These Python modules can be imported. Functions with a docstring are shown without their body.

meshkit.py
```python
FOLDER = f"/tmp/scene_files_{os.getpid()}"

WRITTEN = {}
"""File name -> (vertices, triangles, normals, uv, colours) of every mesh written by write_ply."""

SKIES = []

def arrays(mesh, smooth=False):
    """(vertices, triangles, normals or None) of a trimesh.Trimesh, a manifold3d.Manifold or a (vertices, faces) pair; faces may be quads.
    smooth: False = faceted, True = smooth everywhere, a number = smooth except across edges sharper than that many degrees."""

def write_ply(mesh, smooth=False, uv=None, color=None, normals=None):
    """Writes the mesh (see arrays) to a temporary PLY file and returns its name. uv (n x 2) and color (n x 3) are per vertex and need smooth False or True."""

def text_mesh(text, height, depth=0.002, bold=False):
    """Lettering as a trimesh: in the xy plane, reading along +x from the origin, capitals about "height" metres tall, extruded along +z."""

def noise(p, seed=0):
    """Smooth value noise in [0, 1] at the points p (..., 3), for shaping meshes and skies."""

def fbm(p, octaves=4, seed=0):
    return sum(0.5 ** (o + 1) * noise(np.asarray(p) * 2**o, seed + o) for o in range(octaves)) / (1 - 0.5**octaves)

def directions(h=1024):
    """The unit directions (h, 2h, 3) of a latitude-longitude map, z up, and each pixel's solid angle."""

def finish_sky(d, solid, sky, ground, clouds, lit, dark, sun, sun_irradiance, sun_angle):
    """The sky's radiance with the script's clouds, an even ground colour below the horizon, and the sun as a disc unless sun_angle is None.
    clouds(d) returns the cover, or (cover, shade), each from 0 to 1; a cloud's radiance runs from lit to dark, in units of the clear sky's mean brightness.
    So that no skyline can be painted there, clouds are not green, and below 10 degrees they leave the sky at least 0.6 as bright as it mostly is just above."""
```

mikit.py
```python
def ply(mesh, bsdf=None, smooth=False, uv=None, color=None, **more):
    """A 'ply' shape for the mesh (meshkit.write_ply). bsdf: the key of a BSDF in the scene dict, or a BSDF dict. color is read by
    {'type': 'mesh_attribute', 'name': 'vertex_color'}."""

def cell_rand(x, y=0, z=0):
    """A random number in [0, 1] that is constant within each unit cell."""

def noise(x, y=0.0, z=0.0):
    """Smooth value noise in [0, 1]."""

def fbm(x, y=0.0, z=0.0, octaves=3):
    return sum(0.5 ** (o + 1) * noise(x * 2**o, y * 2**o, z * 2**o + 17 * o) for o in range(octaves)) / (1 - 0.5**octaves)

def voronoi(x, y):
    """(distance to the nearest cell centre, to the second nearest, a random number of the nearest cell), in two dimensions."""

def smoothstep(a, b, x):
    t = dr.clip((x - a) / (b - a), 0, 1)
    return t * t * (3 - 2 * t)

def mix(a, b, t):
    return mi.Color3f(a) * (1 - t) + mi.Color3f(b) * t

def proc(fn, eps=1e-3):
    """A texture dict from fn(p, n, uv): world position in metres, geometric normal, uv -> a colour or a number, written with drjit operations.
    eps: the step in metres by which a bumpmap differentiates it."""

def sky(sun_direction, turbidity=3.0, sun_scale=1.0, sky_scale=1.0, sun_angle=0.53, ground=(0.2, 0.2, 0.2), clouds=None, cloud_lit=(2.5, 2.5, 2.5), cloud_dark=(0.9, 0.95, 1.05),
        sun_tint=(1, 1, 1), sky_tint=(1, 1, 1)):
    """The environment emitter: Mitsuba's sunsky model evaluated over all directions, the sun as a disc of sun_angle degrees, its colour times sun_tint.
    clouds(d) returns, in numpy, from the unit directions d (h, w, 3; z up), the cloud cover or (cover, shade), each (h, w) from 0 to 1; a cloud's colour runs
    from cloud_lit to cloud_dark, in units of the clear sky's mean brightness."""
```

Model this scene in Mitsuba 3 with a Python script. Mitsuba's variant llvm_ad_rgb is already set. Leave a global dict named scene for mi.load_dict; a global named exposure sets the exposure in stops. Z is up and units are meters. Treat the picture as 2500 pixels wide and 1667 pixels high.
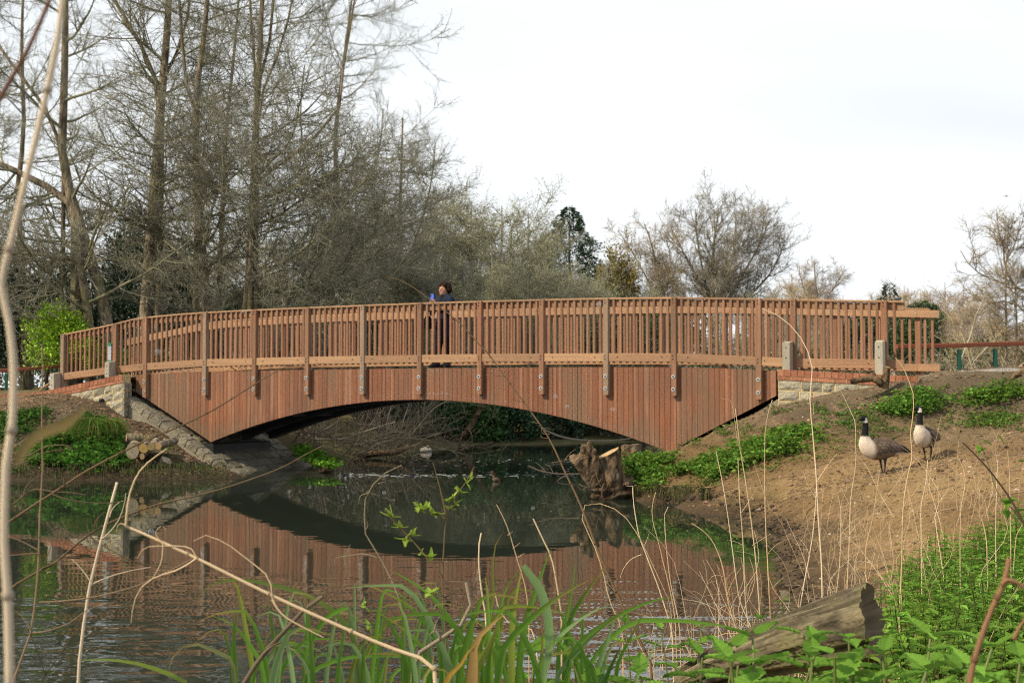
import math
import numpy as np
import trimesh
import manifold3d
import drjit as dr
import mitsuba as mi
import mikit
import meshkit
from scipy.interpolate import RBFInterpolator
from scipy.spatial import cKDTree

# ------------------------------------------------------------------ camera, sky, exposure
T = mi.ScalarTransform4f
F = 3354.0                                   # focal length in pixels of the 2500 x 1667 photograph
CAM = np.array([0.0, 0.0, 1.65])
PITCH = math.atan2(123.5, F)
scene, labels = {}, {}
scene['camera'] = {'type': 'thinlens', 'fov': math.degrees(2 * math.atan(1250 / F)), 'fov_axis': 'x',
                   'aperture_radius': 0.0030, 'focus_distance': 6.0, 'near_clip': 0.05, 'far_clip': 3000.0,
                   'to_world': T().look_at(origin=CAM.tolist(), target=[0, math.cos(PITCH), 1.65 + math.sin(PITCH)], up=[0, 0, 1])}


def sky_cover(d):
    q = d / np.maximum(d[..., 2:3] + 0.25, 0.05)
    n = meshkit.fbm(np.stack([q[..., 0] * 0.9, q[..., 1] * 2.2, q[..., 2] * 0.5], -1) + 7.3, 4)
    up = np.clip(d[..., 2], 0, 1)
    return np.clip(1.02 + 0.4 * (n - 0.5) - 0.6 * up, 0, 0.97), np.clip(0.05 * (0.52 - n), 0, 1)  # cover thinned towards the unseen zenith to cut fill light and deepen shade


SUN = np.array([-0.69, -0.36, 0.63])
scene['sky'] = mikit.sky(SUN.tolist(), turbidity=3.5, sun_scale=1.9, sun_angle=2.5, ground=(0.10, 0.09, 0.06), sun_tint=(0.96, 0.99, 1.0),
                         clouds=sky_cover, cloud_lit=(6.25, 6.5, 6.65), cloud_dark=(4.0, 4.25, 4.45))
exposure = 1.0


# ------------------------------------------------------------------ helpers
def at(px, py, depth):
    """The point at this depth (metres along y) that a pixel of the photograph shows."""
    cx, cy = (px - 1250) / F, (833.5 - py) / F
    c, s = math.cos(PITCH), math.sin(PITCH)
    d = np.array([cx, c - cy * s, s + cy * c])
    return CAM + d * (depth / d[1])


def on_level(px, py, z=0.0):
    a = at(px, py, 1.0) - CAM
    return CAM + a * ((z - CAM[2]) / a[2])


def numbered(name):
    if name not in TAKEN:
        TAKEN[name] = 0
        return name
    TAKEN[name] += 1
    return f'{name}_{TAKEN[name]:03d}'


TAKEN = {}


def add(name, mesh, mat, parent=None, label=None, cat=None, group=None, kind=None, smooth=False, uv=None, color=None, like=None, **more):
    key = numbered((parent + '__' if parent else '') + name)
    if like is not None:
        scene[key] = {**like, **more}
    else:
        if color is not None and np.ndim(color) == 1:
            color = np.tile(np.asarray(color, float), (len(meshkit.arrays(mesh, smooth)[0]), 1))
        if uv is not None and np.ndim(uv) == 1:
            uv = np.tile(np.asarray(uv, float), (len(meshkit.arrays(mesh, smooth)[0]), 1))
        scene[key] = mikit.ply(mesh, mat, smooth=smooth, uv=uv, color=color, **more)
    tag(key, label, cat, group, kind)
    return key


def thing(name, label=None, cat=None, group=None, kind=None):
    key = numbered(name)
    tag(key, label, cat, group, kind)
    return key


def tag(key, label=None, cat=None, group=None, kind=None):
    e = {k: v for k, v in (('label', label), ('category', cat), ('group', group), ('kind', kind)) if v}
    if e:
        labels[key] = e


def unit(v):
    v = np.asarray(v, float)
    return v / np.maximum(np.linalg.norm(v, axis=-1, keepdims=True), 1e-12)


def join(parts):
    """Concatenates (vertices, faces[, colours]) tuples."""
    vs, fs, cs, n = [], [], [], 0
    for p in parts:
        vs.append(p[0]); fs.append(np.asarray(p[1]) + n); n += len(p[0])
        if len(p) > 2:
            c = np.asarray(p[2], float)
            cs.append(np.tile(c, (len(p[0]), 1)) if c.ndim == 1 else c)
    return (np.vstack(vs), np.vstack(fs)) + ((np.vstack(cs),) if cs else ())


def beam(p0, p1, side, w, d, ch=0.004):
    """A bar from p0 to p1, w wide along 'side', d deep across it, its long edges chamfered."""
    p0, p1 = np.asarray(p0, float), np.asarray(p1, float)
    ax = unit(p1 - p0)
    a = unit(np.asarray(side, float) - ax * np.dot(side, ax)); b = np.cross(ax, a)
    w, d = w / 2, d / 2
    ring = [(w - ch, -d), (w, -d + ch), (w, d - ch), (w - ch, d), (-w + ch, d), (-w, d - ch), (-w, -d + ch), (-w + ch, -d)]
    r = np.array([x * a + y * b for x, y in ring])
    v = np.vstack([p0 + r, p1 + r])
    i = np.arange(8); j = (i + 1) % 8
    f = [np.stack([i, j, j + 8], 1), np.stack([i, j + 8, i + 8], 1), [[0, k + 1, k] for k in range(1, 7)], [[8, 8 + k, 9 + k] for k in range(1, 7)]]
    return v, np.vstack(f)


def boxm(c, sx, sy, sz, ax=None):
    """A plain box: centre, half sizes, optional axes (3 rows)."""
    ax = np.eye(3) if ax is None else np.asarray(ax)
    s = np.array([[x, y, z] for x in (-1, 1) for y in (-1, 1) for z in (-1, 1)], float) * [sx, sy, sz]
    f = np.array([[0, 1, 3], [0, 3, 2], [4, 6, 7], [4, 7, 5], [0, 4, 5], [0, 5, 1], [2, 3, 7], [2, 7, 6], [0, 2, 6], [0, 6, 4], [1, 5, 7], [1, 7, 3]])
    return np.asarray(c) + s @ ax, f


def hexa(lo, hi):
    """A solid between two quads (4 x 3 each), ordered alike."""
    v = np.vstack([lo, hi])
    f = [[0, 2, 1], [0, 3, 2], [4, 5, 6], [4, 6, 7]]
    for i in range(4):
        j = (i + 1) % 4
        f += [[i, j, j + 4], [i, j + 4, i + 4]]
    m = trimesh.Trimesh(v, f, process=False)
    if m.volume < 0:
        f = [x[::-1] for x in f]
    return v, np.array(f)


def tubes(P, R, sides=5, tip=False, seed=0):
    """Many polylines (n, k, 3) with radii (n, k) as tubes. tip: the last ring is one point."""
    P, R = np.asarray(P, float), np.asarray(R, float)
    n, k = P.shape[:2]
    t = np.empty_like(P)
    t[:, 1:-1] = P[:, 2:] - P[:, :-2]; t[:, 0] = P[:, 1] - P[:, 0]; t[:, -1] = P[:, -1] - P[:, -2]
    t = unit(t)
    m = unit(P[:, -1] - P[:, 0])
    ref = np.where(np.abs(m[:, 2:]) < 0.8, [0.0, 0.0, 1.0], [1.0, 0.13, 0.0])
    a = unit(np.cross(t, ref[:, None, :])); b = np.cross(t, a)
    rings = k - 1 if tip else k
    ang = np.arange(sides) * 2 * np.pi / sides
    V = P[:, :rings, None] + R[:, :rings, None, None] * (np.cos(ang)[None, None, :, None] * a[:, :rings, None] + np.sin(ang)[None, None, :, None] * b[:, :rings, None])
    V = V.reshape(n, rings * sides, 3)
    i, j = np.meshgrid(np.arange(rings - 1), np.arange(sides), indexing='ij')
    j2 = (j + 1) % sides
    q = np.stack([i * sides + j, i * sides + j2, (i + 1) * sides + j2, (i + 1) * sides + j], -1).reshape(-1, 4)
    f = np.vstack([q[:, [0, 1, 2]], q[:, [0, 2, 3]]]) if len(q) else np.zeros((0, 3), int)
    per = rings * sides
    if tip:
        V = np.concatenate([V, P[:, -1:]], 1)
        jj = np.arange(sides)
        f = np.vstack([f, np.stack([(rings - 1) * sides + jj, (rings - 1) * sides + (jj + 1) % sides, jj * 0 + per], 1)])
        per += 1
    Fa = (f[None] + (np.arange(n) * per)[:, None, None]).reshape(-1, 3)
    return V.reshape(-1, 3), Fa


def tube(P, R, sides=6, tip=False, caps=True):
    P = np.asarray(P, float)
    R = np.broadcast_to(np.asarray(R, float), (len(P),))
    v, f = tubes(P[None], R[None], sides, tip)
    if caps:
        n = len(v); k = n // sides * sides
        c = [[n, (j + 1) % sides, j] for j in range(sides)]
        v = np.vstack([v, P[:1]])
        if not tip:
            c += [[n + 1, k - sides + j, k - sides + (j + 1) % sides] for j in range(sides)]
            v = np.vstack([v, P[-1:]])
        f = np.vstack([f, c])
    return v, f


def spline(pts, n):
    """Catmull-Rom through the points, n samples."""
    p = np.asarray(pts, float)
    if len(p) < 3:
        return p[0] + (p[-1] - p[0]) * np.linspace(0, 1, n)[:, None]
    d = np.concatenate([[0], np.cumsum(np.linalg.norm(np.diff(p, axis=0), axis=1))])
    from scipy.interpolate import PchipInterpolator
    return PchipInterpolator(d / d[-1], p, axis=0)(np.linspace(0, 1, n))


def rot_to(z, spin=0.0):
    """Rows: an orthonormal frame whose third axis is z."""
    z = unit(z); x = unit(np.cross([0.0, 1, 0] if abs(z[1]) < 0.9 else [1.0, 0, 0], z)); y = np.cross(z, x)
    c, s = math.cos(spin), math.sin(spin)
    return np.array([c * x + s * y, -s * x + c * y, z])


def blob(c, r, sub=2, amp=0.25, freq=1.5, seed=0, ax=None):
    """A lumpy solid: an icosphere with radii r, displaced by noise."""
    m = trimesh.creation.icosphere(subdivisions=sub)
    v = np.array(m.vertices)
    v = v * (1 + amp * (meshkit.fbm(v * freq + seed * 3.7, 3, seed) * 2 - 1))[:, None] * np.asarray(r)
    if ax is not None:
        v = v @ np.asarray(ax)
    return v + c, np.array(m.faces)


def hull_chain(spheres, bones, edge=0.02, smooth=8, seg=14):
    """One continuous surface: the hulls of pairs of spheres (x, y, z, r), joined, refined and smoothed."""
    out = None
    for a, b in bones:
        pts = []
        for s in (spheres[a], spheres[b]):
            u = trimesh.creation.icosphere(subdivisions=2).vertices
            pts.append(np.asarray(s[:3]) + u * s[3])
        h = manifold3d.Manifold.hull_points(np.vstack(pts).tolist())
        out = h if out is None else out + h
    out = out.refine_to_length(edge).to_mesh()
    m = trimesh.Trimesh(out.vert_properties[:, :3], out.tri_verts, process=True)
    trimesh.smoothing.filter_taubin(m, iterations=smooth)
    return m


# ------------------------------------------------------------------ materials
fbm_, noise_, smooth_, mix_ = mikit.fbm, mikit.noise, mikit.smoothstep, mikit.mix


def bsdf(name, **d):
    scene[name] = {'type': 'twosided', 'b': d}


def principled(color, rough=0.7, spec=0.3, **more):
    c = color if isinstance(color, dict) else {'type': 'rgb', 'value': list(color)}
    return dict(type='principled', base_color=c, roughness=rough, specular=spec, **more)


BU = np.array([math.cos(math.radians(27.3)), -math.sin(math.radians(27.3)), 0.0])      # along the bridge, to the right and nearer
BN = np.array([math.sin(math.radians(27.3)), math.cos(math.radians(27.3)), 0.0])       # across it, away from the camera
B0 = np.array([0.0, 25.6, 0.0])


def wood_tone(r, g):
    """Timber colour from a piece's own random number and its grain."""
    a = mix_((0.105, 0.041, 0.021), (0.245, 0.102, 0.050), smooth_(0.0, 1.0, r))
    b = mix_((0.215, 0.078, 0.037), (0.190, 0.090, 0.048), smooth_(0.3, 0.9, mikit.cell_rand(r * 9973.0)))
    return mix_(a, b, 0.5) * (0.74 + 0.52 * g)


def wood_v(p, n, uv):
    s = p.x * BU[0] + p.y * BU[1]
    o = p.x * BN[0] + p.y * BN[1]
    tan = mi.Color3f(0.300, 0.180, 0.108)
    g = 0.7 * fbm_(s * 24.0, o * 24.0, p.z * 0.9 + uv.x * 91.0, octaves=2) + 0.3 * noise_(s * 60.0, o * 60.0, p.z * 1.6 + uv.x * 37.0)
    tan = mix_(tan, mi.Color3f(0.200, 0.168, 0.125), smooth_(1.2, 2.6, uv.y))
    base = mix_(wood_tone(uv.x, g), tan * (0.74 + 0.52 * g), dr.minimum(uv.y, 0.93))
    streak = smooth_(0.62, 0.80, noise_(s * 30.0 + uv.x * 53.0, o * 20.0, p.z * 0.55))
    base = mix_(base, mi.Color3f(0.40, 0.24, 0.16), 0.32 * streak)
    weather = smooth_(0.45, 0.75, fbm_(s * 0.8, p.z * 1.1, uv.x * 5.0))
    base = mix_(base, mi.Color3f(0.11, 0.062, 0.042), 0.45 * weather * dr.maximum(1 - uv.y, 0))
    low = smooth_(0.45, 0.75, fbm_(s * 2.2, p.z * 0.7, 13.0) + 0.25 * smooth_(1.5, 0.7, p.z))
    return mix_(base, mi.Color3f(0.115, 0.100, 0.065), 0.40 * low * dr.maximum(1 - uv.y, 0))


def wood_h(p, n, uv):
    s = p.x * BU[0] + p.y * BU[1]
    o = p.x * BN[0] + p.y * BN[1]
    g = 0.7 * fbm_(p.z * 30.0, o * 30.0, s * 0.9 + uv.x * 71.0, octaves=2) + 0.3 * noise_(p.z * 75.0, o * 75.0, s * 1.7)
    base = mix_((0.205, 0.112, 0.064), (0.385, 0.232, 0.126), uv.x) * (0.76 + 0.48 * g)
    return mix_(base, mi.Color3f(0.20, 0.13, 0.09), 0.45 * smooth_(0.5, 0.75, fbm_(s * 0.7, p.z * 3.0, uv.x * 11.0)))


def stone_c(p, n, uv):
    g = fbm_(p.x * 13.0, p.y * 13.0, p.z * 13.0)
    f = fbm_(p.x * 60.0, p.y * 60.0, p.z * 60.0, octaves=2)
    a = mix_((0.19, 0.178, 0.138), (0.37, 0.34, 0.26), uv.x)
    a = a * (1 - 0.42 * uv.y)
    return mix_(a * (0.62 + 0.7 * g), mi.Color3f(0.36, 0.27, 0.13), 0.5 * smooth_(0.50, 0.75, g) * uv.x * (1 - 0.6 * uv.y)) * (0.8 + 0.4 * f)


def mortar_c(p, n, uv):
    return mix_((0.46, 0.36, 0.18), (0.62, 0.50, 0.27), fbm_(p.x * 9, p.y * 9, p.z * 9)) * (0.8 + 0.4 * noise_(p.x * 90, p.y * 90, p.z * 90))


def brick_c(p, n, uv):
    return mix_((0.235, 0.092, 0.055), (0.36, 0.165, 0.100), uv.x) * (0.65 + 0.7 * fbm_(p.x * 35, p.y * 35, p.z * 35))


def concrete_c(p, n, uv):
    g = fbm_(p.x * 3.0, p.y * 3.0, p.z * 3.0, octaves=4)
    return mix_((0.15, 0.14, 0.11), (0.30, 0.275, 0.215), g) * (0.8 + 0.4 * noise_(p.x * 70, p.y * 70, p.z * 70))


def grey_post_c(p, n, uv):
    return mix_((0.27, 0.255, 0.205), (0.36, 0.335, 0.27), fbm_(p.x * 40, p.y * 40, p.z * 3)) * (0.85 + 0.3 * uv.x)


def soil_c(p, n, uv):
    a = fbm_(p.x * 0.55, p.y * 0.55, 3.0)
    b = fbm_(p.x * 5.0, p.y * 5.0, p.z * 5.0, octaves=4)
    c = fbm_(p.x * 38.0, p.y * 38.0, p.z * 38.0, octaves=2)
    warm = mi.Color3f(0.168, 0.114, 0.055)
    grey = mi.Color3f(0.100, 0.080, 0.054)
    side = smooth_(-2.0, 1.0, p.x) * smooth_(1.45, 0.75, p.z + 0.5 * (a - 0.5))          # the raked clay low on the right bank
    col = mix_(grey, warm, dr.maximum(side, 0.35 * smooth_(0.45, 0.65, a)))
    patch = smooth_(0.40, 0.66, fbm_(p.x * 0.9 + 3.0, p.y * 0.6, 7.0, octaves=4))
    col = mix_(col, col * mi.Color3f(0.66, 0.64, 0.66), 0.75 * patch)
    col = col * (0.55 + 0.55 * b + 0.35 * c)
    litter = smooth_(0.60, 0.70, noise_(p.x * 23.0, p.y * 23.0, 1.0)) * smooth_(0.42, 0.6, fbm_(p.x * 1.3, p.y * 1.3, 9.0))
    col = mix_(col, mi.Color3f(0.20, 0.13, 0.08) * (0.5 + c), 0.6 * litter)
    moss = smooth_(0.55, 0.70, fbm_(p.x * 1.7, p.y * 1.7, 21.0)) * smooth_(0.9, 0.2, p.z) * (1 - 0.8 * side)
    col = mix_(col, mi.Color3f(0.07, 0.085, 0.025), 0.6 * moss)
    wet = smooth_(0.30, 0.06, p.z + 0.28 * (b - 0.5) + 0.10 * (a - 0.5))
    col = mix_(col, mi.Color3f(0.040, 0.030, 0.020) * (0.6 + 0.8 * c), 0.85 * wet)
    far = smooth_(30.0, 34.0, p.y)
    return mix_(col, mi.Color3f(0.075, 0.070, 0.032) * (0.5 + b), 0.8 * far)


def soil_b(p, n, uv):
    return 0.030 * fbm_(p.x * 5.0, p.y * 5.0, p.z * 5.0, octaves=4) + 0.016 * fbm_(p.x * 30.0, p.y * 30.0, p.z * 30.0, octaves=2)


def water_c(p, n, uv):
    edge = smooth_(1.7, 2.9, p.x) * smooth_(15.5, 12.0, p.y) * smooth_(6.5, 8.5, p.y)        # silty shallows off the raked bank
    edge = edge * smooth_(0.25, 0.7, fbm_(p.x * 0.9, p.y * 0.5, 2.0) + 0.35 * smooth_(2.1, 2.8, p.x))
    return mix_((0.021, 0.028, 0.020), (0.105, 0.068, 0.030), edge * 0.9)


def water_b(p, n, uv):
    """Ripple height in metres: calm in the bridge's lee, a light chop towards the camera and a little far beyond."""
    near = smooth_(14.5, 7.0, p.y + 1.5 * (fbm_(p.x * 0.35, p.y * 0.25, 4.0) - 0.5) - 0.25 * p.x * smooth_(0.0, 4.0, p.x))
    far = smooth_(25.0, 31.0, p.y)
    w = noise_(p.x * 2.2 + 0.5 * p.y, p.y * 4.6, 0.0) + 0.6 * noise_(p.x * 4.1 - p.y, p.y * 9.0, 5.0)
    s = noise_(p.x * 8.0, p.y * 17.0, 9.0)
    return 0.0030 * w * (0.10 + 2.2 * near + 0.35 * far) + 0.0016 * s * (0.03 + 1.3 * near)


def bark_c(p, n, uv):
    g = fbm_(p.x * 18.0, p.y * 18.0, p.z * 4.0, octaves=3)
    c = mix_((0.080, 0.066, 0.048), (0.300, 0.250, 0.180), smooth_(0.25, 0.8, g))
    return mix_(c, mi.Color3f(0.18, 0.17, 0.06), 0.45 * smooth_(0.45, 0.65, fbm_(p.x * 1.6, p.y * 1.6, p.z * 0.8)))


def bark_b(p, n, uv):
    return 0.03 * fbm_(p.x * 22.0, p.y * 22.0, p.z * 4.5, octaves=2)


def log_c(p, n, uv):
    a = uv.x * 1.0
    g = fbm_(uv.x * 3.0, uv.y * 34.0, 0.0, octaves=4)
    f = fbm_(p.x * 90.0, p.y * 90.0, p.z * 90.0, octaves=2)
    c = mix_((0.055, 0.047, 0.031), (0.190, 0.162, 0.100), smooth_(0.25, 0.75, g))
    c = mix_(c, mi.Color3f(0.035, 0.028, 0.022), 0.8 * smooth_(0.50, 0.80, fbm_(uv.x * 6.0, uv.y * 9.0, 2.0, octaves=4) + 0.65 * (uv.x - 0.76)))
    c = mix_(c, mi.Color3f(0.12, 0.125, 0.045), 0.45 * smooth_(0.45, 0.65, fbm_(p.x * 9.0, p.y * 9.0, p.z * 9.0)))
    return c * (0.65 + 0.7 * f)


def path_c(p, n, uv):
    return mix_((0.25, 0.25, 0.24), (0.34, 0.33, 0.31), fbm_(p.x * 6, p.y * 6, 0.0)) * (0.8 + 0.4 * noise_(p.x * 60, p.y * 60, 0.0))


def rot_c(p, n, uv):
    g = fbm_(p.x * 16.0, p.y * 16.0, p.z * 7.0, octaves=4)
    c = mix_((0.030, 0.021, 0.014), (0.180, 0.125, 0.075), smooth_(0.25, 0.75, g))
    c = c * smooth_(-0.15, 0.30, p.z)
    return mix_(c, mi.Color3f(0.15, 0.13, 0.095), 0.4 * smooth_(0.5, 0.7, fbm_(p.x * 5, p.y * 5, p.z * 5)))


P_ = mikit.proc
bsdf('m_wood_upright', **principled(P_(wood_v), 0.62, 0.35))
bsdf('m_wood_level', **principled(P_(wood_h), 0.6, 0.35))
bsdf('m_stone', type='bumpmap', arbitrary=P_(lambda p, n, uv: 0.03 * fbm_(p.x * 20, p.y * 20, p.z * 20), 4e-3), scale=1.0, nested=principled(P_(stone_c), 0.85, 0.25))
bsdf('m_mortar', **principled(P_(mortar_c), 0.95, 0.1))
bsdf('m_brick', **principled(P_(brick_c), 0.85, 0.2))
bsdf('m_concrete', **principled(P_(concrete_c), 0.9, 0.2))
bsdf('m_grey_post', **principled(P_(grey_post_c), 0.8, 0.25))
bsdf('m_soil', type='bumpmap', arbitrary=P_(soil_b, 8e-3), scale=1.0, nested=principled(P_(soil_c), 0.95, 0.1))
bsdf('m_path', **principled(P_(path_c), 0.9, 0.2))
bsdf('m_water', type='bumpmap', arbitrary=P_(water_b, 6e-3), scale=1.0, nested=dict(type='plastic', int_ior=1.333, diffuse_reflectance=P_(water_c), nonlinear=False))
bsdf('m_bark', type='bumpmap', arbitrary=P_(bark_b, 6e-3), scale=1.0, nested=principled(P_(bark_c), 0.9, 0.15))
bsdf('m_log', type='bumpmap', arbitrary=P_(lambda p, n, uv: 0.016 * fbm_(uv.x * 3.5, uv.y * 40.0, 3.0, octaves=3) + 0.006 * noise_(p.x * 120, p.y * 120, p.z * 120), 3e-3), scale=1.0, nested=principled(P_(log_c), 0.9, 0.15))
bsdf('m_rot', type='bumpmap', arbitrary=P_(lambda p, n, uv: 0.05 * fbm_(p.x * 18, p.y * 18, p.z * 8), 6e-3), scale=1.0, nested=principled(P_(rot_c), 0.95, 0.1))
VC = {'type': 'mesh_attribute', 'name': 'vertex_color'}
bsdf('m_matt', **principled(VC, 0.85, 0.15))
bsdf('m_satin', **principled(VC, 0.45, 0.4))
scene['m_leaf'] = {'type': 'twosided', 'b': {'type': 'principled', 'base_color': VC, 'roughness': 0.5, 'specular': 0.35}}
scene['m_leaf_thin'] = {'type': 'principledthin', 'base_color': VC, 'roughness': 0.42, 'diff_trans': 0.85, 'spec_trans': 0.0, 'eta': 1.4}
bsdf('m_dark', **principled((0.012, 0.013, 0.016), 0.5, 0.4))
bsdf('m_steel', **principled((0.55, 0.55, 0.53), 0.38, 0.5, metallic=0.9))
scene['m_bubble'] = {'type': 'thindielectric', 'int_ior': 1.6}

# ------------------------------------------------------------------ the ground, one sheet
SHORE_PX = [(-500, 1172), (-200, 1173), (0, 1172), (150, 1172), (300, 1171), (450, 1170), (590, 1162)]
SHORE_PX2 = [(1480, 1214), (1509, 1205), (1570, 1218), (1625, 1226), (1693, 1234), (1740, 1238), (1813, 1260), (1878, 1288), (1925, 1304), (1914, 1355), (1921, 1425), (1960, 1470), (1993, 1500),
             (1860, 1600), (1700, 1690), (1500, 1760), (1250, 1800), (1000, 1800), (700, 1790), (400, 1780), (100, 1770), (-300, 1750)]
FAR_SHORE = [(-4.6, 28.6), (-4.2, 30.5), (-4.0, 33.0), (-3.4, 36.0), (-2.6, 39.5), (-1.2, 41.8), (0.8, 43.2), (2.5, 44.0), (4.5, 46.0), (7.0, 47.5), (9.5, 47.0), (11.0, 43.0), (10.5, 36.0), (8.0, 31.0), (5.5, 27.5), (4.2, 25.5), (3.2, 24.0)]
pts = [(*on_level(*q)[:2], 0.0) for q in SHORE_PX + SHORE_PX2] + [(x, y, 0.0) for x, y in FAR_SHORE]
SHORE_XY = np.array([p[:2] for p in pts])


def G(px, py, depth):
    pts.append(tuple(at(px, py, depth)))


def BW(s, o, z=0.0):
    return B0 + s * BU + o * BN + np.array([0, 0, z])


# under water
pts += [(x, y, -0.5) for x, y in ((0, 12), (-4, 12), (0, 18), (-3, 22), (-1, 28), (1, 34), (4, 41), (-7, 14), (-8, 20), (-3, 9), (7, 42), (1.2, 24), (-2.5, 24.5), (-12, 15), (-14, 20), (-2, 34), (0.5, 39.5))]
# near bank
pts += [(0, 0, .82), (3, 1, .85), (-3, 1, .8), (0, 3.3, .60), (-2, 3.6, .5), (2, 3.6, .62), (0, 5, .30), (1.3, 5, .44), (2.3, 6.6, .42), (-2, 5.3, .25), (3.4, 6.5, .62), (3.0, 8.2, .36), (4.5, 8, .75), (3, 10.2, .22), (4, 10, .5),
        (0, -6, 1.0), (-6, 2, .7), (-8, 4, .5), (6, 3, 1.0), (8, 8, 1.2), (10, 14, 1.5), (-12, 4, .6), (1.6, 6.9, .16)]
# right bank
for q in ((2200, 1400, 11), (2400, 1250, 12.5), (2250, 1250, 13.5), (2050, 1200, 16), (1930, 1215, 17.2), (2500, 1150, 15), (2500, 1000, 21), (2300, 1000, 21.5), (2100, 1000, 21.5), (2000, 975, 22.2), (1895, 988, 22.9),
          (1800, 1026, 22.9), (1715, 1073, 23.0), (1655, 1104, 23.0), (1760, 1085, 21.8), (1560, 1150, 22.6), (2150, 1152, 18), (2265, 1118, 19), (2120, 938, 22.6), (2240, 922, 22.8), (2400, 912, 24), (2600, 905, 24), (2700, 1050, 19), (1700, 1180, 20), (1800, 1190, 19), (1600, 1185, 21), (1545, 1120, 22.2), (1600, 1113, 22.5), (1640, 1106, 22.8), (1520, 1150, 21.8)):
    G(*q)
pts += [(*BW(8.0, -0.25)[:2], 1.92), (*BW(9.2, -0.2)[:2], 1.97), (*BW(8.5, 0.0)[:2], 1.95), (*BW(11, -0.6)[:2], 1.97), (*BW(14, -0.8)[:2], 2.0), (*BW(7.25, -0.45)[:2], 1.82), (*BW(7.5, 1.2)[:2], 1.88), (*BW(10, 1.2)[:2], 1.9), (*BW(14, 2)[:2], 1.95), (9, 27, 1.95), (14, 30, 2.0), (12, 22, 1.95), (20, 25, 2.1), (*BW(6.2, 2.9)[:2], 1.75), (*BW(4.6, 1.0)[:2], 0.85), (*BW(3.2, 1.0)[:2], .1)]
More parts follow.
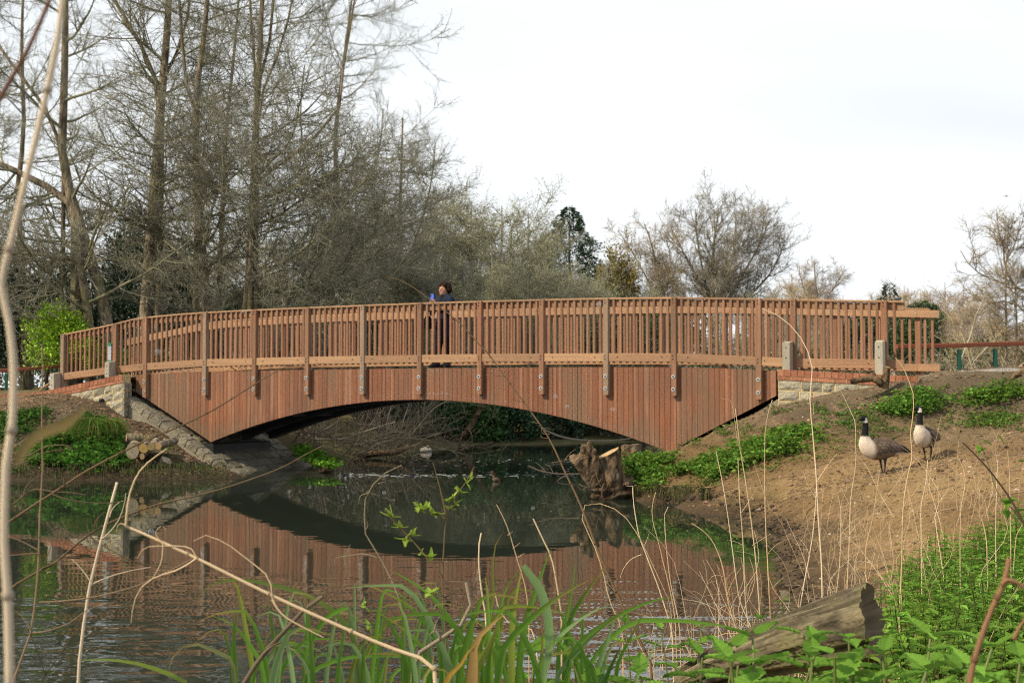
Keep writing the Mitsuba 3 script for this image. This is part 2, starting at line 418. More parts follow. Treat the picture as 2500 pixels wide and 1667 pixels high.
# left bank: in front of the wall, along the path, beyond
for q in ((320, 1018, 29.0), (240, 985, 29.6), (140, 958, 30.4), (60, 962, 31.0), (0, 975, 30.5), (-150, 965, 31), (300, 1060, 28.0), (200, 1040, 28.3), (100, 1040, 28.2), (0, 1040, 28), (390, 1062, 28.2), (300, 1120, 26.9), (150, 1120, 26.7), (0, 1120, 26.6), (450, 1110, 27.3), (560, 1150, 26.8)):
    G(*q)
pts += [(*BW(-7.6, 0.8)[:2], .35), (*BW(-7.6, 2.0)[:2], .35), (*BW(-6.4, 1.2)[:2], -.25), (*BW(-6.4, 2.4)[:2], -.2), (*BW(-8.6, 1.0)[:2], 0.95), (*BW(-8.6, 2.2)[:2], 0.95), (*BW(-9.05, -0.32)[:2], 1.02), (*BW(-8.3, -0.32)[:2], .86), (*BW(-7.77, -0.32)[:2], .52), (*BW(-7.0, -0.32)[:2], .16), (*BW(-8.3, -0.7)[:2], .80), (*BW(-7.5, -0.7)[:2], .36), (*BW(-6.3, -0.32)[:2], -.12), (*BW(-12, 1.2)[:2], 1.72), (*BW(-15, 1.2)[:2], 1.65), (*BW(-10, 3.0)[:2], 1.5), (*BW(-8, 3.2)[:2], .9), (-14, 36, 1.6), (-9, 36, 1.4), (-7, 33, 1.0), (-5.6, 31, .5), (-6, 36, .8), (-5, 40, .8), (-12, 42, 1.5), (-20, 34, 1.7), (-20, 26, 1.2), (-14, 25.5, .3)]
# far bank and beyond
pts += [(-2, 44.6, .22), (1, 46.2, .22), (4, 49, .3), (8, 50.5, .5), (12, 47, .9), (13, 40, 1.2), (12, 33, 1.6), (0, 52, 1.2), (6, 56, 1.3), (-8, 50, 1.4), (16, 52, 1.6), (25, 45, 2.0), (-25, 50, 1.8), (0, 70, 1.7), (30, 70, 2.0), (-30, 70, 1.9), (30, 15, 2.0), (-30, 15, -.4), (-30, 5, .7), (30, 0, 1.2), (0, -25, 1.2), (-30, -25, 1.0), (30, -25, 1.4)]
pts = np.array(pts)
_rbf = RBFInterpolator(pts[:, :2], pts[:, 2], kernel='linear', smoothing=0.002)


def smooth_np(a, b, x):
    t = np.clip((x - a) / (b - a), 0, 1)
    return t * t * (3 - 2 * t)


def ground_z(x, y, fine=True):
    q = np.stack([np.ravel(x), np.ravel(y)], 1).astype(float)
    z = _rbf(np.stack([np.clip(q[:, 0], -30, 30), np.clip(q[:, 1], -25, 70)], 1))
    z = np.where(q[:, 1] > 70, np.minimum(z, 2.2) + (q[:, 1] - 70) * 0.002, z)
    z = z + 0.06 * smooth_np(0.05, 0.25, z) * (meshkit.fbm(np.stack([q[:, 0] * 1.1, q[:, 1] * 1.1, q[:, 0] * 0], 1), 3, 5) - 0.5)
    if fine:
        z = z + (0.05 * (meshkit.fbm(np.stack([q[:, 0] * 3.6, q[:, 1] * 3.6, q[:, 0] * 0], 1), 4, 8) - 0.5)) * smooth_np(-0.1, 0.1, z)
    return z.reshape(np.shape(x))


def axis(lo, hi, step, far, grow=1.17):
    a = list(np.arange(lo, hi + 1e-6, step))
    d, x = step, hi
    while x < far[1]:
        d *= grow; x += d; a.append(x)
    d, x = step, lo
    while x > far[0]:
        d *= grow; x -= d; a.insert(0, x)
    return np.array(a)


gx, gy = axis(-11.5, 10.5, 0.10, (-900, 900)), axis(1.5, 33.0, 0.11, (-300, 1800))
X, Y = np.meshgrid(gx, gy)
Z = ground_z(X, Y)
nx, ny = len(gx), len(gy)
i, j = np.meshgrid(np.arange(ny - 1), np.arange(nx - 1), indexing='ij')
q = np.stack([i * nx + j, i * nx + j + 1, (i + 1) * nx + j + 1, (i + 1) * nx + j], -1).reshape(-1, 4)
add('ground', (np.stack([X, Y, Z], -1).reshape(-1, 3), q), 'm_soil', kind='structure', smooth=True, label='bare sloping earth banks around the pond, raked clay on the right')
_wx, _wy = np.linspace(-60, 40, 41), np.linspace(2, 62, 41)
WX, WY = np.meshgrid(_wx, _wy)
i, j = np.meshgrid(np.arange(40), np.arange(40), indexing='ij')
q = np.stack([i * 41 + j, i * 41 + j + 1, (i + 1) * 41 + j + 1, (i + 1) * 41 + j], -1).reshape(-1, 4)
add('water', (np.stack([WX, WY, WX * 0], -1).reshape(-1, 3), q), 'm_water', kind='structure', smooth=True, label='still dark green pond water with light ripples in front')


def drape(poly_s, half, lift, name, label):
    """A strip of paving along bridge coordinates, lying on the ground."""
    rows = []
    for s, o in poly_s:
        a, b = BW(s, o - half), BW(s, o + half)
        zz = float(ground_z(*((a + b) / 2)[:2], False)) + lift
        rows += [(a[0], a[1], zz), (b[0], b[1], zz), (b[0], b[1], zz - 0.25), (a[0], a[1], zz - 0.25)]
    v = np.array(rows)
    f = []
    for k in range(len(poly_s) - 1):
        for m in range(4):
            n = (m + 1) % 4
            f += [[4 * k + m, 4 * k + n, 4 * k + 4 + n], [4 * k + m, 4 * k + 4 + n, 4 * k + 4 + m]]
    f += [[0, 2, 1], [0, 3, 2]]
    add(name, (v, np.array(f)[:, ::-1]), 'm_path', kind='structure', label=label)


drape([(s, 1.15) for s in np.linspace(7.15, 16, 12)], 1.05, 0.02, 'path', 'grey path leading off the right end of the bridge')

# ------------------------------------------------------------------ the footbridge
from scipy.interpolate import PchipInterpolator
W = 2.2
cap_z = PchipInterpolator([-12, -11.4, -9.7, -9.2, -7.2, -4.6, -2, 0.65, 1.94, 3.23, 4.76, 7.4, 8], [2.86, 2.935, 3.16, 3.245, 3.335, 3.362, 3.372, 3.36, 3.345, 3.315, 3.245, 3.12, 3.09])
rail_z = PchipInterpolator([-12, -11.3, -9.7, -8.8, -7.2, -2, 3.3, 4.76, 5.3, 7.3, 8], [1.86, 1.915, 2.06, 2.12, 2.185, 2.215, 2.175, 2.10, 2.065, 2.02, 2.0])
top_z = PchipInterpolator([-10, -8.9, -7.2, -4.6, -2, 0.65, 3.2, 4.7, 5.4], [1.97, 2.04, 2.08, 2.10, 2.108, 2.106, 2.085, 2.03, 1.99])
rng = np.random.default_rng(11)
BC = -2.0


def low_z(s):
    t = abs(s - BC)
    return 1.505 - 0.9 * (t / 5.1) ** 2 if t < 5.1 else 0.605 + (t - 5.1) / 2.05 * 1.04


br = thing('footbridge', 'arched red-brown timber footbridge with slatted railings spanning the pond', 'bridge')
PAIR = 0.3
# cladding boards
e = np.linspace(-9.18, 5.04, 143)
e[1:-1] += rng.uniform(-0.012, 0.012, 141)
_t = 0.0
for a, b in zip(e[:-1], e[1:]):
    gp = rng.uniform(0.0022, 0.0048)
    a2, b2 = a + gp, b - gp
    cut = [x for x in (BC - 5.1, BC + 5.1) if a2 < x < b2]
    ss = [a2, *cut, b2]
    pr = rng.uniform(0, 0.004)
    parts = []
    for s0, s1 in zip(ss[:-1], ss[1:]):
        z = [low_z(s0 + 1e-6), low_z(s1 - 1e-6), float(top_z(s1)), float(top_z(s0))]
        if z[2] - z[1] < 0.05:
            continue
        lo = [BW(s, -pr, zz) for s, zz in zip((s0, s1, s1, s0), z)]
        hi = [BW(s, 0.024, zz) for s, zz in zip((s0, s1, s1, s0), z)]
        parts.append(hexa(lo, hi))
    mid = (a + b) / 2
    left = smooth_np(-3.5, -6.0, mid)
    tone = np.clip(0.44 + 0.17 * rng.normal() * (0.7 + 1.2 * left) + 0.18 * smooth_np(1.2, 3.0, mid) + 0.10 * left, 0.03, 0.99)
    add('cladding_board', join(parts), 'm_wood_upright', br, uv=[tone, 0])
# dark membrane behind the boards, both sides, and the far side's cladding (one sheet of boards, unseen but for its edge)
bs = np.concatenate([np.linspace(-9.16, BC - 5.1, 8), np.linspace(BC - 5.1, BC + 5.1, 41)[1:], np.linspace(BC + 5.1, 5.02, 8)[1:]])


def sheet(o0, o1, ztop, zlow, sarr):
    parts = []
    for s0, s1 in zip(sarr[:-1], sarr[1:]):
        z = [zlow(s0), zlow(s1), ztop(s1), ztop(s0)]
        parts.append(hexa([BW(s, o0, zz) for s, zz in zip((s0, s1, s1, s0), z)], [BW(s, o1, zz) for s, zz in zip((s0, s1, s1, s0), z)]))
    return join(parts)


add('backing_panel', sheet(0.026, 0.06, lambda s: float(top_z(s)) - 0.01, lambda s: low_z(s) + 0.012, bs), 'm_dark', br)
add('backing_panel', sheet(W - 0.06, W - 0.026, lambda s: float(top_z(s)) - 0.01, lambda s: low_z(s) + 0.012, bs), 'm_dark', br)
add('far_cladding', sheet(W - 0.024, W, lambda s: float(top_z(s)), low_z, bs), 'm_wood_upright', br, uv=[0.4, 0], label='rear timber cladding of the bridge')
arch = np.linspace(BC - 5.1, BC + 5.1, 41)
for o in (0.075, W / 2 - 0.08, W - 0.235):
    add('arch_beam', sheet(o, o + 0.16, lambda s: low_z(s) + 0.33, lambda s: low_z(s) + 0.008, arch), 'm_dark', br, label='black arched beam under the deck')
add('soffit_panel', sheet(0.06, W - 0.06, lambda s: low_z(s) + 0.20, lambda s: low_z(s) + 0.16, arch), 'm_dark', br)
for s in (BC - 3.4, BC - 1.15, BC + 1.15, BC + 3.4):
    add('cross_beam', beam(BW(s, 0.24, low_z(s) + .10), BW(s, W - 0.24, low_z(s) + .10), BU, 0.14, 0.12), 'm_dark', br)
for sgn in (-1, 1):
    s = BC + sgn * 5.35
    add('bearing_block', beam(BW(s, 0.12, 0.34), BW(s, W - 0.12, 0.34), BU, 0.42, 0.46, 0.02), 'm_dark', br)
# deck boards
for k, s in enumerate(np.arange(-11.3, 7.3, 0.145)):
    z = float(PchipInterpolator([-12, -11.3, -9.2, -2, 5, 8], [1.72, 1.76, 2.0, 2.105, 2.0, 1.87])(s))
    add('deck_board', beam(BW(s, 0.065, z - 0.02), BW(s, W - 0.065, z - 0.02), BU, 0.137, 0.04, 0.003), 'm_wood_level', br, uv=[rng.uniform(0.1, 0.6), 0])
# posts: along-bridge positions read off the photograph
POSTS = [-11.26, -9.71, -8.85, -7.22, -5.92, -4.60, -3.27, -1.96, -0.643, 0.654, 1.94, 3.23, 4.76, 5.36, 6.87]
GREY = {0, 3, 6, 10}
disc = trimesh.creation.cylinder(0.036, 0.012, sections=14)
nut = trimesh.creation.cylinder(0.015, 0.02, sections=6)
small = trimesh.creation.cylinder(0.0115, 0.012, sections=6)
_face = np.eye(4); _face[:3, :3] = np.stack([BU, [0, 0, 1], -BN], 1)
for m in (disc, nut, small):
    m.apply_transform(_face)
disc_p, nut_p, small_p, stud_p = mikit.ply(disc, 'm_steel', smooth=30), mikit.ply(nut, 'm_dark'), mikit.ply(small, 'm_dark'), mikit.ply(small, 'm_steel')


def put(p):
    return {'to_world': T().translate(np.asarray(p).tolist())}


for side in (0, 1):
    for k, s in enumerate(POSTS):
        if side:
            s = s * 0.985 + 0.20
        mid = 2 < k < 12
        zt = float(cap_z(s)) - 0.010
        zb = float(top_z(s)) - 0.50 if 1 < k < 13 else float(rail_z(s)) - 0.17
        d0, d1 = (-0.105, -0.002) if not side else (W + 0.003, W + 0.105)
        tone = (0.02 + 0.1 * rng.random()) if (k in GREY and not side) else rng.uniform(0.2, 0.75)
        w = 0.098
        post = add('post', beam(BW(s, (d0 + d1) / 2, zb), BW(s, (d0 + d1) / 2, zt), BU, w, d1 - d0, 0.006), 'm_wood_upright', br, uv=[tone, 2.0 if (k in GREY and not side) else 0.12 + 0.4 * rng.random()],
                   label='weathered grey-brown railing post' if (k in GREY and not side) else None)
        if side:
            continue
        if 1 < k < 13:
            for zz in (float(top_z(s)) - 0.165, float(top_z(s)) - 0.385):
                add('washer', None, None, post, like=disc_p, **put(BW(s - 0.004, d0 - 0.005, zz)))
                add('nut', None, None, post, like=nut_p, **put(BW(s - 0.004, d0 - 0.013, zz)))
        for zz in (zt - 0.035, zt - 0.085, float(rail_z(s)) + 0.105, float(rail_z(s)) + 0.05):
            add('bolt_head', None, None, post, like=small_p, **put(BW(s - 0.01, d0 - 0.002, zz)))
# rails, bay by bay, and balusters
ends_near, ends_far = [-11.31, *POSTS[1:-1], 6.87, 7.18], [-11.45, *[s * 0.985 + 0.2 for s in POSTS[1:-1]], 6.967, 7.35]


def bays(ends):
    return list(zip(ends[:-1], ends[1:]))


def bar_s(s0, s1, o, zf, dz, w, d):
    """A level timber between two stations: depth d across the bridge, height w."""
    return beam(BW(s0, o, float(zf(s0)) + dz), BW(s1, o, float(zf(s1)) + dz), [0, 0, 1], w, d, 0.005)


for k, (a, b) in enumerate(bays(ends_near)):
    g = 0.052 if b < 7.0 else 0.002
    st = 0.052
    t = rng.uniform(0.25, 0.95)
    r = add('bottom_rail', bar_s(a + st, b - g, -0.062, rail_z, 0.076, 0.150, 0.045), 'm_wood_level', br, uv=[t, 0])
    if b - a > 0.5:
        for f in (0.17, 0.83):
            s = a + (b - a) * f
            add('bolt_head', None, None, r, like=small_p, **put(BW(s, -0.087, float(rail_z(s)) + 0.085)))
    add('top_rail', bar_s(a + 0.002, b - 0.002, 0.026, cap_z, -0.098, 0.115, 0.045), 'm_wood_level', br, uv=[rng.uniform(0.0, 0.5), 0])
    n = max(1, int(round((b - a) / 0.131))) - 1
    for q in range(n):
        s = a + (b - a) * (q + 1) / (n + 1)
        p0, p1 = BW(s, -0.018, float(rail_z(s)) - 0.02), BW(s + rng.uniform(-.004, .004), -0.018, float(cap_z(s)) - 0.037)
        add('baluster', beam(p0, p1, BU, 0.045, 0.038, 0.004), 'm_wood_upright', br, uv=[rng.uniform(0.25, 0.95), rng.uniform(.15, .6)])
cap_ends = [-11.33, -9.28, -7.22, -4.60, -1.96, 0.654, 3.23, 5.36, 7.18]
for a, b in zip(cap_ends[:-1], cap_ends[1:]):
    for side in (0, 1):
        o = 0.0 if not side else W + 0.0
        sub = np.linspace(a + 0.0015, b - 0.0015, 5)
        add('handrail_cap', join([bar_s(x, y, o, cap_z, -0.017 if not side else -0.019, 0.034, 0.10) for x, y in zip(sub[:-1], sub[1:])]), 'm_wood_level', br, uv=[rng.uniform(0.35, 0.9), 0])
for k, (a, b) in enumerate(bays(ends_far)):
    add('inner_rail', bar_s(a + 0.002, b - 0.002, W - 0.045, cap_z, -0.105, 0.135, 0.045), 'm_wood_level', br, uv=[rng.uniform(0.5, 0.8), 0])
    add('inner_kick_rail', bar_s(a + 0.002, b - 0.002, W - 0.045, rail_z, 0.055, 0.13, 0.045), 'm_wood_level', br, uv=[rng.uniform(0.4, 0.8), 0])
    n = max(1, int(round((b - a) / 0.131))) - 1
    for q in range(n):
        s = a + (b - a) * (q + 1) / (n + 1)
        add('baluster', beam(BW(s, W + 0.0, float(rail_z(s)) - 0.02), BW(s, W + 0.0, float(cap_z(s)) - 0.037), BU, 0.045, 0.038, 0.004), 'm_wood_upright', br, uv=[rng.uniform(0.25, 0.95), rng.uniform(.15, .6)])
# silver screw heads: along the boards' tops, along the arch, on the inner rails
for s in [*ends_far[1:-1]]:
    for dz in (-0.06, -0.12):
        add('stud', None, None, br, like=stud_p, **put(BW(s - 0.07, W - 0.07, float(cap_z(s)) + dz)))
scr = trimesh.creation.cylinder(0.0065, 0.006, sections=5); scr.apply_transform(_face)
sv, sf = np.array(scr.vertices), np.array(scr.faces)
parts = []
for s in e[1:-1]:
    for dz, keep in ((-0.06, 0.55), (-0.14, 0.3)):
        if rng.random() < keep:
            parts.append((sv + BW(s - 0.05 + rng.uniform(-.02, .02), -0.006, float(top_z(s)) + dz), sf))
    if abs(s - BC) < 5.0:
        for dz in (0.07, 0.115):
            if rng.random() < 0.7:
                parts.append((sv + BW(s - 0.05 + rng.uniform(-.03, .03), -0.006, low_z(s) + dz + rng.uniform(-.01, .01)), sf))
add('screw_heads', join(parts), 'm_steel', br, kind='stuff')
for s in (-2.08, -1.98, -1.885, -1.79, -1.69):          # five brighter ones over the crown
    add('stud', None, None, br, like=stud_p, **put(BW(s + 0.30, -0.008, low_z(s) + 0.115)))
# grey stub posts that carry the railing's ends
for s, z0, z1 in ((-11.34, 1.70, 2.085), (-9.72, 1.97, 2.325), (5.30, 1.97, 2.50), (6.83, 1.78, 2.49)):
    p = boxm(BW(s, -0.215, (z0 + z1) / 2), 0.062, 0.10, (z1 - z0) / 2, [BU, BN, [0, 0, 1]])
    v, f = p
    topv = v[:, 2] > (z0 + z1) / 2
    front = ((v - BW(s, -0.215)) @ BN) < 0
    v[topv & front, 2] -= 0.025
    stub = add('stub_post', (v, f), 'm_grey_post', br, uv=[rng.random(), 0], label='pale grey stub post bolted to the railing')
    for dz in (0.11, 0.28):
        add('bolt_head', None, None, stub, like=small_p, **put(BW(s, -0.318, z1 - dz)))

# ------------------------------------------------------------------ abutment walls of stone with brick copings
def stone_block(s0, s1, z0, z1, o, bulge):
    """A rough-faced stone: its face at o, bulging towards the camera."""
    n = 4
    a, b = np.linspace(s0, s1, n), np.linspace(z0, z1, n)
    S, Zz = np.meshgrid(a, b)
    edge = np.minimum(np.minimum(S - s0, s1 - S) / (s1 - s0), np.minimum(Zz - z0, z1 - Zz) / (z1 - z0))
    bo = o - bulge * np.clip(edge * 5, 0, 1) * (0.6 + 0.8 * rng.random((n, n)))
    S = S + rng.uniform(-.008, .008, (n, n)); Zz = Zz + rng.uniform(-.006, .006, (n, n))
    v = B0 + S[..., None] * BU + bo[..., None] * BN + Zz[..., None] * np.array([0, 0, 1])
    back = B0 + S[..., None] * BU + (o + 0.08) * BN + Zz[..., None] * np.array([0, 0, 1])
    v = v.reshape(-1, 3)
    i, j = np.meshgrid(np.arange(n - 1), np.arange(n - 1), indexing='ij')
    q = np.stack([i * n + j, i * n + j + 1, (i + 1) * n + j + 1, (i + 1) * n + j], -1).reshape(-1, 4)
    rim = [*range(n), *[n * k + n - 1 for k in range(1, n)], *[n * (n - 1) + k for k in range(n - 2, -1, -1)], *[n * k for k in range(n - 2, 0, -1)]]
    bv = back.reshape(-1, 3)[rim]
    f = [q[:, [0, 1, 2]], q[:, [0, 2, 3]]]
    m = len(rim); base = n * n
    f.append(np.array([[rim[k], base + k, rim[(k + 1) % m]] for k in range(m)]))
    f.append(np.array([[rim[(k + 1) % m], base + k, base + (k + 1) % m] for k in range(m)]))
    return np.vstack([v, bv]), np.vstack(f)


def abutment(s_end, s_far, zt_end, zt_far, label, o=-0.35, side_face=False):
    w = thing('abutment_wall', label, 'stone wall')
    sg = 1 if s_far > s_end else -1
    L = abs(s_far - s_end)
    zt = lambda s: zt_end + (zt_far - zt_end) * (s - s_end) / (s_far - s_end)
    base = lambda s: zt(s) - 1.45
    ss = np.linspace(s_end, s_far, 9)
    core = []
    for a, b in zip(ss[:-1], ss[1:]):
        z = [base(a), base(b), zt(b) - 0.165, zt(a) - 0.165]
        core.append(hexa([BW(s, o + 0.010, zz) for s, zz in zip((a, b, b, a), z)], [BW(s, -0.115, zz) for s, zz in zip((a, b, b, a), z)]))
    add('mortar_core', join(core), 'm_mortar', w)
    for r, (c0, c1) in enumerate(((0.180, 0.335), (0.355, 0.515), (0.535, 0.71), (0.73, 0.90), (0.92, 1.10), (1.12, 1.3))):
        x = 0.0 if r % 2 else -0.0
        while x < L - 0.12:
            wd = min(rng.uniform(0.20, 0.42), L - x)
            if L - x - wd < 0.15:
                wd = L - x
            a, b = s_end + sg * (x + 0.012), s_end + sg * (x + wd - 0.012)
            m = (a + b) / 2
            blk = stone_block(min(a, b), max(a, b), zt(m) - c1, zt(m) - c0, o, 0.022)
            # shear each stone along the sloping course
            v = blk[0]; sv_ = (v - B0) @ BU
            v[:, 2] += (sv_ - m) * (zt_far - zt_end) / (s_far - s_end) * max(0.0, 1 - r * 0.35)
            add('stone', blk, 'm_stone', w, uv=[rng.random(), 0], smooth=35 if False else False)
            x += wd
        if side_face and r < 5:
            for oo, od in ((o + 0.0, o + 0.13), (o + 0.145, -0.115)):
                sx = s_end - sg * 0.006
                c = BW(sx, (oo + od) / 2, zt_end - (c0 + c1) / 2)
                add('stone', boxm(c, 0.022, (od - oo) / 2 - 0.004, (c1 - c0) / 2 - 0.004, [BU, BN, [0, 0, 1]]), 'm_stone', w, uv=[rng.random() * 0.5, 0])
    # brick courses: rowlock on top, stretchers below
    n = int(L / 0.113)
    for k in range(n):
        a, b = s_end + sg * (L * k / n + 0.006), s_end + sg * (L * (k + 1) / n - 0.006)
        a, b = min(a, b), max(a, b)
        z = [zt(a) - 0.105, zt(b) - 0.105, zt(b), zt(a)]
        dj = rng.uniform(-.004, .004)
        add('brick', hexa([BW(s, o - 0.03 + dj, zz) for s, zz in zip((a, b, b, a), z)], [BW(s, -0.12, zz) for s, zz in zip((a, b, b, a), z)]), 'm_brick', w, uv=[rng.random(), 0])
    n = int(L / 0.225)
    for k in range(n):
        a, b = s_end + sg * (L * k / n + 0.006), s_end + sg * (L * (k + 1) / n - 0.006)
        a, b = min(a, b), max(a, b)
        z = [zt(a) - 0.172, zt(b) - 0.172, zt(b) - 0.114, zt(a) - 0.114]
        add('brick', hexa([BW(s, o - 0.018, zz) for s, zz in zip((a, b, b, a), z)], [BW(s, -0.12, zz) for s, zz in zip((a, b, b, a), z)]), 'm_brick', w, uv=[rng.random(), 0])
    add('mortar_bed', hexa([BW(s, o - 0.012, zz) for s, zz in zip((s_end, s_far, s_far, s_end), (zt_end - 0.17, zt_far - 0.17, zt_far - 0.006, zt_end - 0.006))],
                           [BW(s, -0.125, zz) for s, zz in zip((s_end, s_far, s_far, s_end), (zt_end - 0.17, zt_far - 0.17, zt_far - 0.006, zt_end - 0.006))]), 'm_mortar', w)
    return w


abutment(-9.215, -11.9, 2.03, 1.60, 'stone abutment wall with red brick coping at the left end of the bridge', side_face=True)
abutment(5.17, 7.45, 2.03, 1.90, 'stone abutment wall with red brick coping at the right end of the bridge')

# paved slopes under the bridge ends: stone edging and setts on a concrete haunch
for name, s0, z0, s1, z1, lab in (('left', -9.20, 1.60, -5.75, -0.30, 'sloping stone-edged revetment under the left end of the bridge'),
                                  ('right', 5.16, 1.60, 1.85, -0.30, 'sloping stone-edged revetment under the right end of the bridge')):
    w = thing('stone_revetment', lab, 'stone slope')
    d = unit(np.array([s1 - s0, z1 - z0])); nn = np.array([-d[1], d[0]])
    nn = nn if nn[1] > 0 else -nn
    L = math.hypot(s1 - s0, z1 - z0)

    def sl(x, o, h):
        return BW(s0 + d[0] * x + nn[0] * h, o, z0 + d[1] * x + nn[1] * h)
    OB = 2.75
    add('concrete_haunch', hexa([sl(0, -0.20, -0.62), sl(L, -0.20, -0.62), sl(L, -0.20, -0.10), sl(0, -0.20, -0.10)], [sl(0, OB, -0.62), sl(L, OB, -0.62), sl(L, OB, -0.10), sl(0, OB, -0.10)]), 'm_concrete', w)
    x = 0.0
    while x < L - 0.1:
        wd = min(rng.uniform(0.20, 0.36), L - x)
        h = rng.uniform(-.015, .015)
        m = hexa([sl(x + .012, -0.235, -0.19), sl(x + wd - .012, -0.235, -0.19), sl(x + wd - .012, -0.225, -0.045 + h), sl(x + .012, -0.225, -0.045 + h)],
                 [sl(x + .012, 0.03, -0.19), sl(x + wd - .012, 0.03, -0.19), sl(x + wd - .012, 0.03, -0.03 + h), sl(x + .012, 0.03, -0.03 + h)])
        tm = trimesh.Trimesh(*m, process=False).subdivide().subdivide()
        v = np.array(tm.vertices)
        v += 0.02 * (meshkit.noise(v * 14.0)[:, None] - 0.5)
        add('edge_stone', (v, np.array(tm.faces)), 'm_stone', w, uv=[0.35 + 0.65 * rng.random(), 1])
        x += wd
    rows = int((L - 1.4) / 0.27)
    for r in range(rows):
        o = 0.06 + (r % 2) * 0.12
        while o < OB - 0.1:
            wo = min(rng.uniform(0.25, 0.5), OB - o)
            x = 1.4 + r * 0.27
            h = rng.uniform(-.02, .012)
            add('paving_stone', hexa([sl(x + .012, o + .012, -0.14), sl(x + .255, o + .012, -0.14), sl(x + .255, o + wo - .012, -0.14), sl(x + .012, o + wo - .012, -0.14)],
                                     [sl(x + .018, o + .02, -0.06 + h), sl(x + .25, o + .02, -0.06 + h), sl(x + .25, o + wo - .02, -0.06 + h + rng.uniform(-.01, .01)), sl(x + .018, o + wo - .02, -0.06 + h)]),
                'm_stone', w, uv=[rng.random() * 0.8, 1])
            o += wo

# ------------------------------------------------------------------ low handrails on green posts beyond both ends
def handrail(ptsP, posts, label):
    h = thing('path_handrail', label, 'handrail')
    line = [at(*q) for q in ptsP]
    add('rail', join([beam(a, b, [0, 0, 1], 0.085, 0.05, 0.012) for a, b in zip(line[:-1], line[1:])]), 'm_matt', h, color=(0.24, 0.085, 0.048), label='red-brown timber rail')
    for px, py, dep in posts:
        p = at(px, py, dep)
        g0 = float(ground_z(p[0], p[1], False)) - 0.1
        add('post', beam([p[0], p[1], g0], [p[0], p[1], p[2] - 0.04], [1, 0, 0], 0.07, 0.07, 0.01), 'm_matt', h, color=(0.018, 0.085, 0.065), label='green painted post')
    return h


handrail([(2190, 846, 25.6), (2343, 843, 26.2), (2430, 840, 26.6), (2700, 832, 27.8)], [(2342, 848, 26.2), (2429, 846, 26.6), (2560, 843, 27.2)], 'red-brown handrail on green posts beside the path at the right edge')
handrail([(153, 893, 33.4), (60, 901, 33.0), (-40, 907, 32.6), (-160, 915, 32.2)], [(134, 897, 33.3), (16, 907, 32.9), (-100, 913, 32.4)], 'red-brown handrail on green posts beside the path at the left edge')
# sloping timber with its short posts by the left end, and the brick edging of the path
fr = thing('ramp_rail', 'short sloping timber rail on green stub posts by the left end of the bridge', 'handrail')
add('rail', beam(at(98, 953, 31.6), at(130, 931, 31.9), [0, 0, 1], 0.07, 0.05, 0.01), 'm_matt', fr, color=(0.34, 0.22, 0.11))
add('rail', beam(at(137, 926, 31.6), at(150, 918, 31.9), [0, 0, 1], 0.07, 0.05, 0.01), 'm_matt', fr, color=(0.34, 0.17, 0.09))
for q in ((114, 945, 31.8), (127, 938, 31.9)):
    p = at(*q)
    add('post', beam([p[0], p[1], p[2] - 0.42], p, [1, 0, 0], 0.06, 0.06), 'm_matt', fr, color=(0.018, 0.075, 0.055))
ke = thing('brick_kerb', 'low red brick kerb edging the path at the far left', 'kerb')
for k in range(26):
    p = at(112 - k * 9.0, 957 + k * 0.75, 30.9)
    add('brick', boxm([p[0], p[1], p[2] - 0.06], 0.037, 0.10, 0.075 + rng.uniform(-.004, .004)), 'm_brick', ke, uv=[rng.random(), 0])
# green and white notice fixed to the second post
nt = thing('notice', 'narrow white notice with green bands fixed beside the second railing post from the left', 'notice')
c = BW(-9.895, -0.052, 2.51)
add('board', boxm(c, 0.048, 0.006, 0.215, [BU, BN, [0, 0, 1]]), 'm_satin', nt, color=(0.36, 0.39, 0.44))
for dz, h in ((0.18, 0.036), (-0.185, 0.03)):
    add('green_band', boxm(c + np.array([0, 0, dz]) - BN * 0.009, 0.049, 0.002, h, [BU, BN, [0, 0, 1]]), 'm_satin', nt, color=(0.015, 0.17, 0.09))
for k in range(7):
    add('text_line', boxm(c + np.array([0, 0, 0.115 - k * 0.036]) - BN * 0.008, 0.036 - 0.012 * (k % 3 == 2), 0.001, 0.005, [BU, BN, [0, 0, 1]]), 'm_satin', nt, color=(0.20, 0.22, 0.25))

# ------------------------------------------------------------------ trees: tapered trunks, limbs and twigs grown level by level
def lerp_rows(P, R, idx, t):
    k = P.shape[1] - 1
    x = np.clip(t, 0, 0.9999) * k
    i = x.astype(int); f = (x - i)[:, None]
    pos = P[idx, i] * (1 - f) + P[idx, i + 1] * f
    tan = unit(P[idx, i + 1] - P[idx, i])
    rad = R[idx, i] * (1 - f[:, 0]) + R[idx, i + 1] * f[:, 0]
    return pos, tan, rad


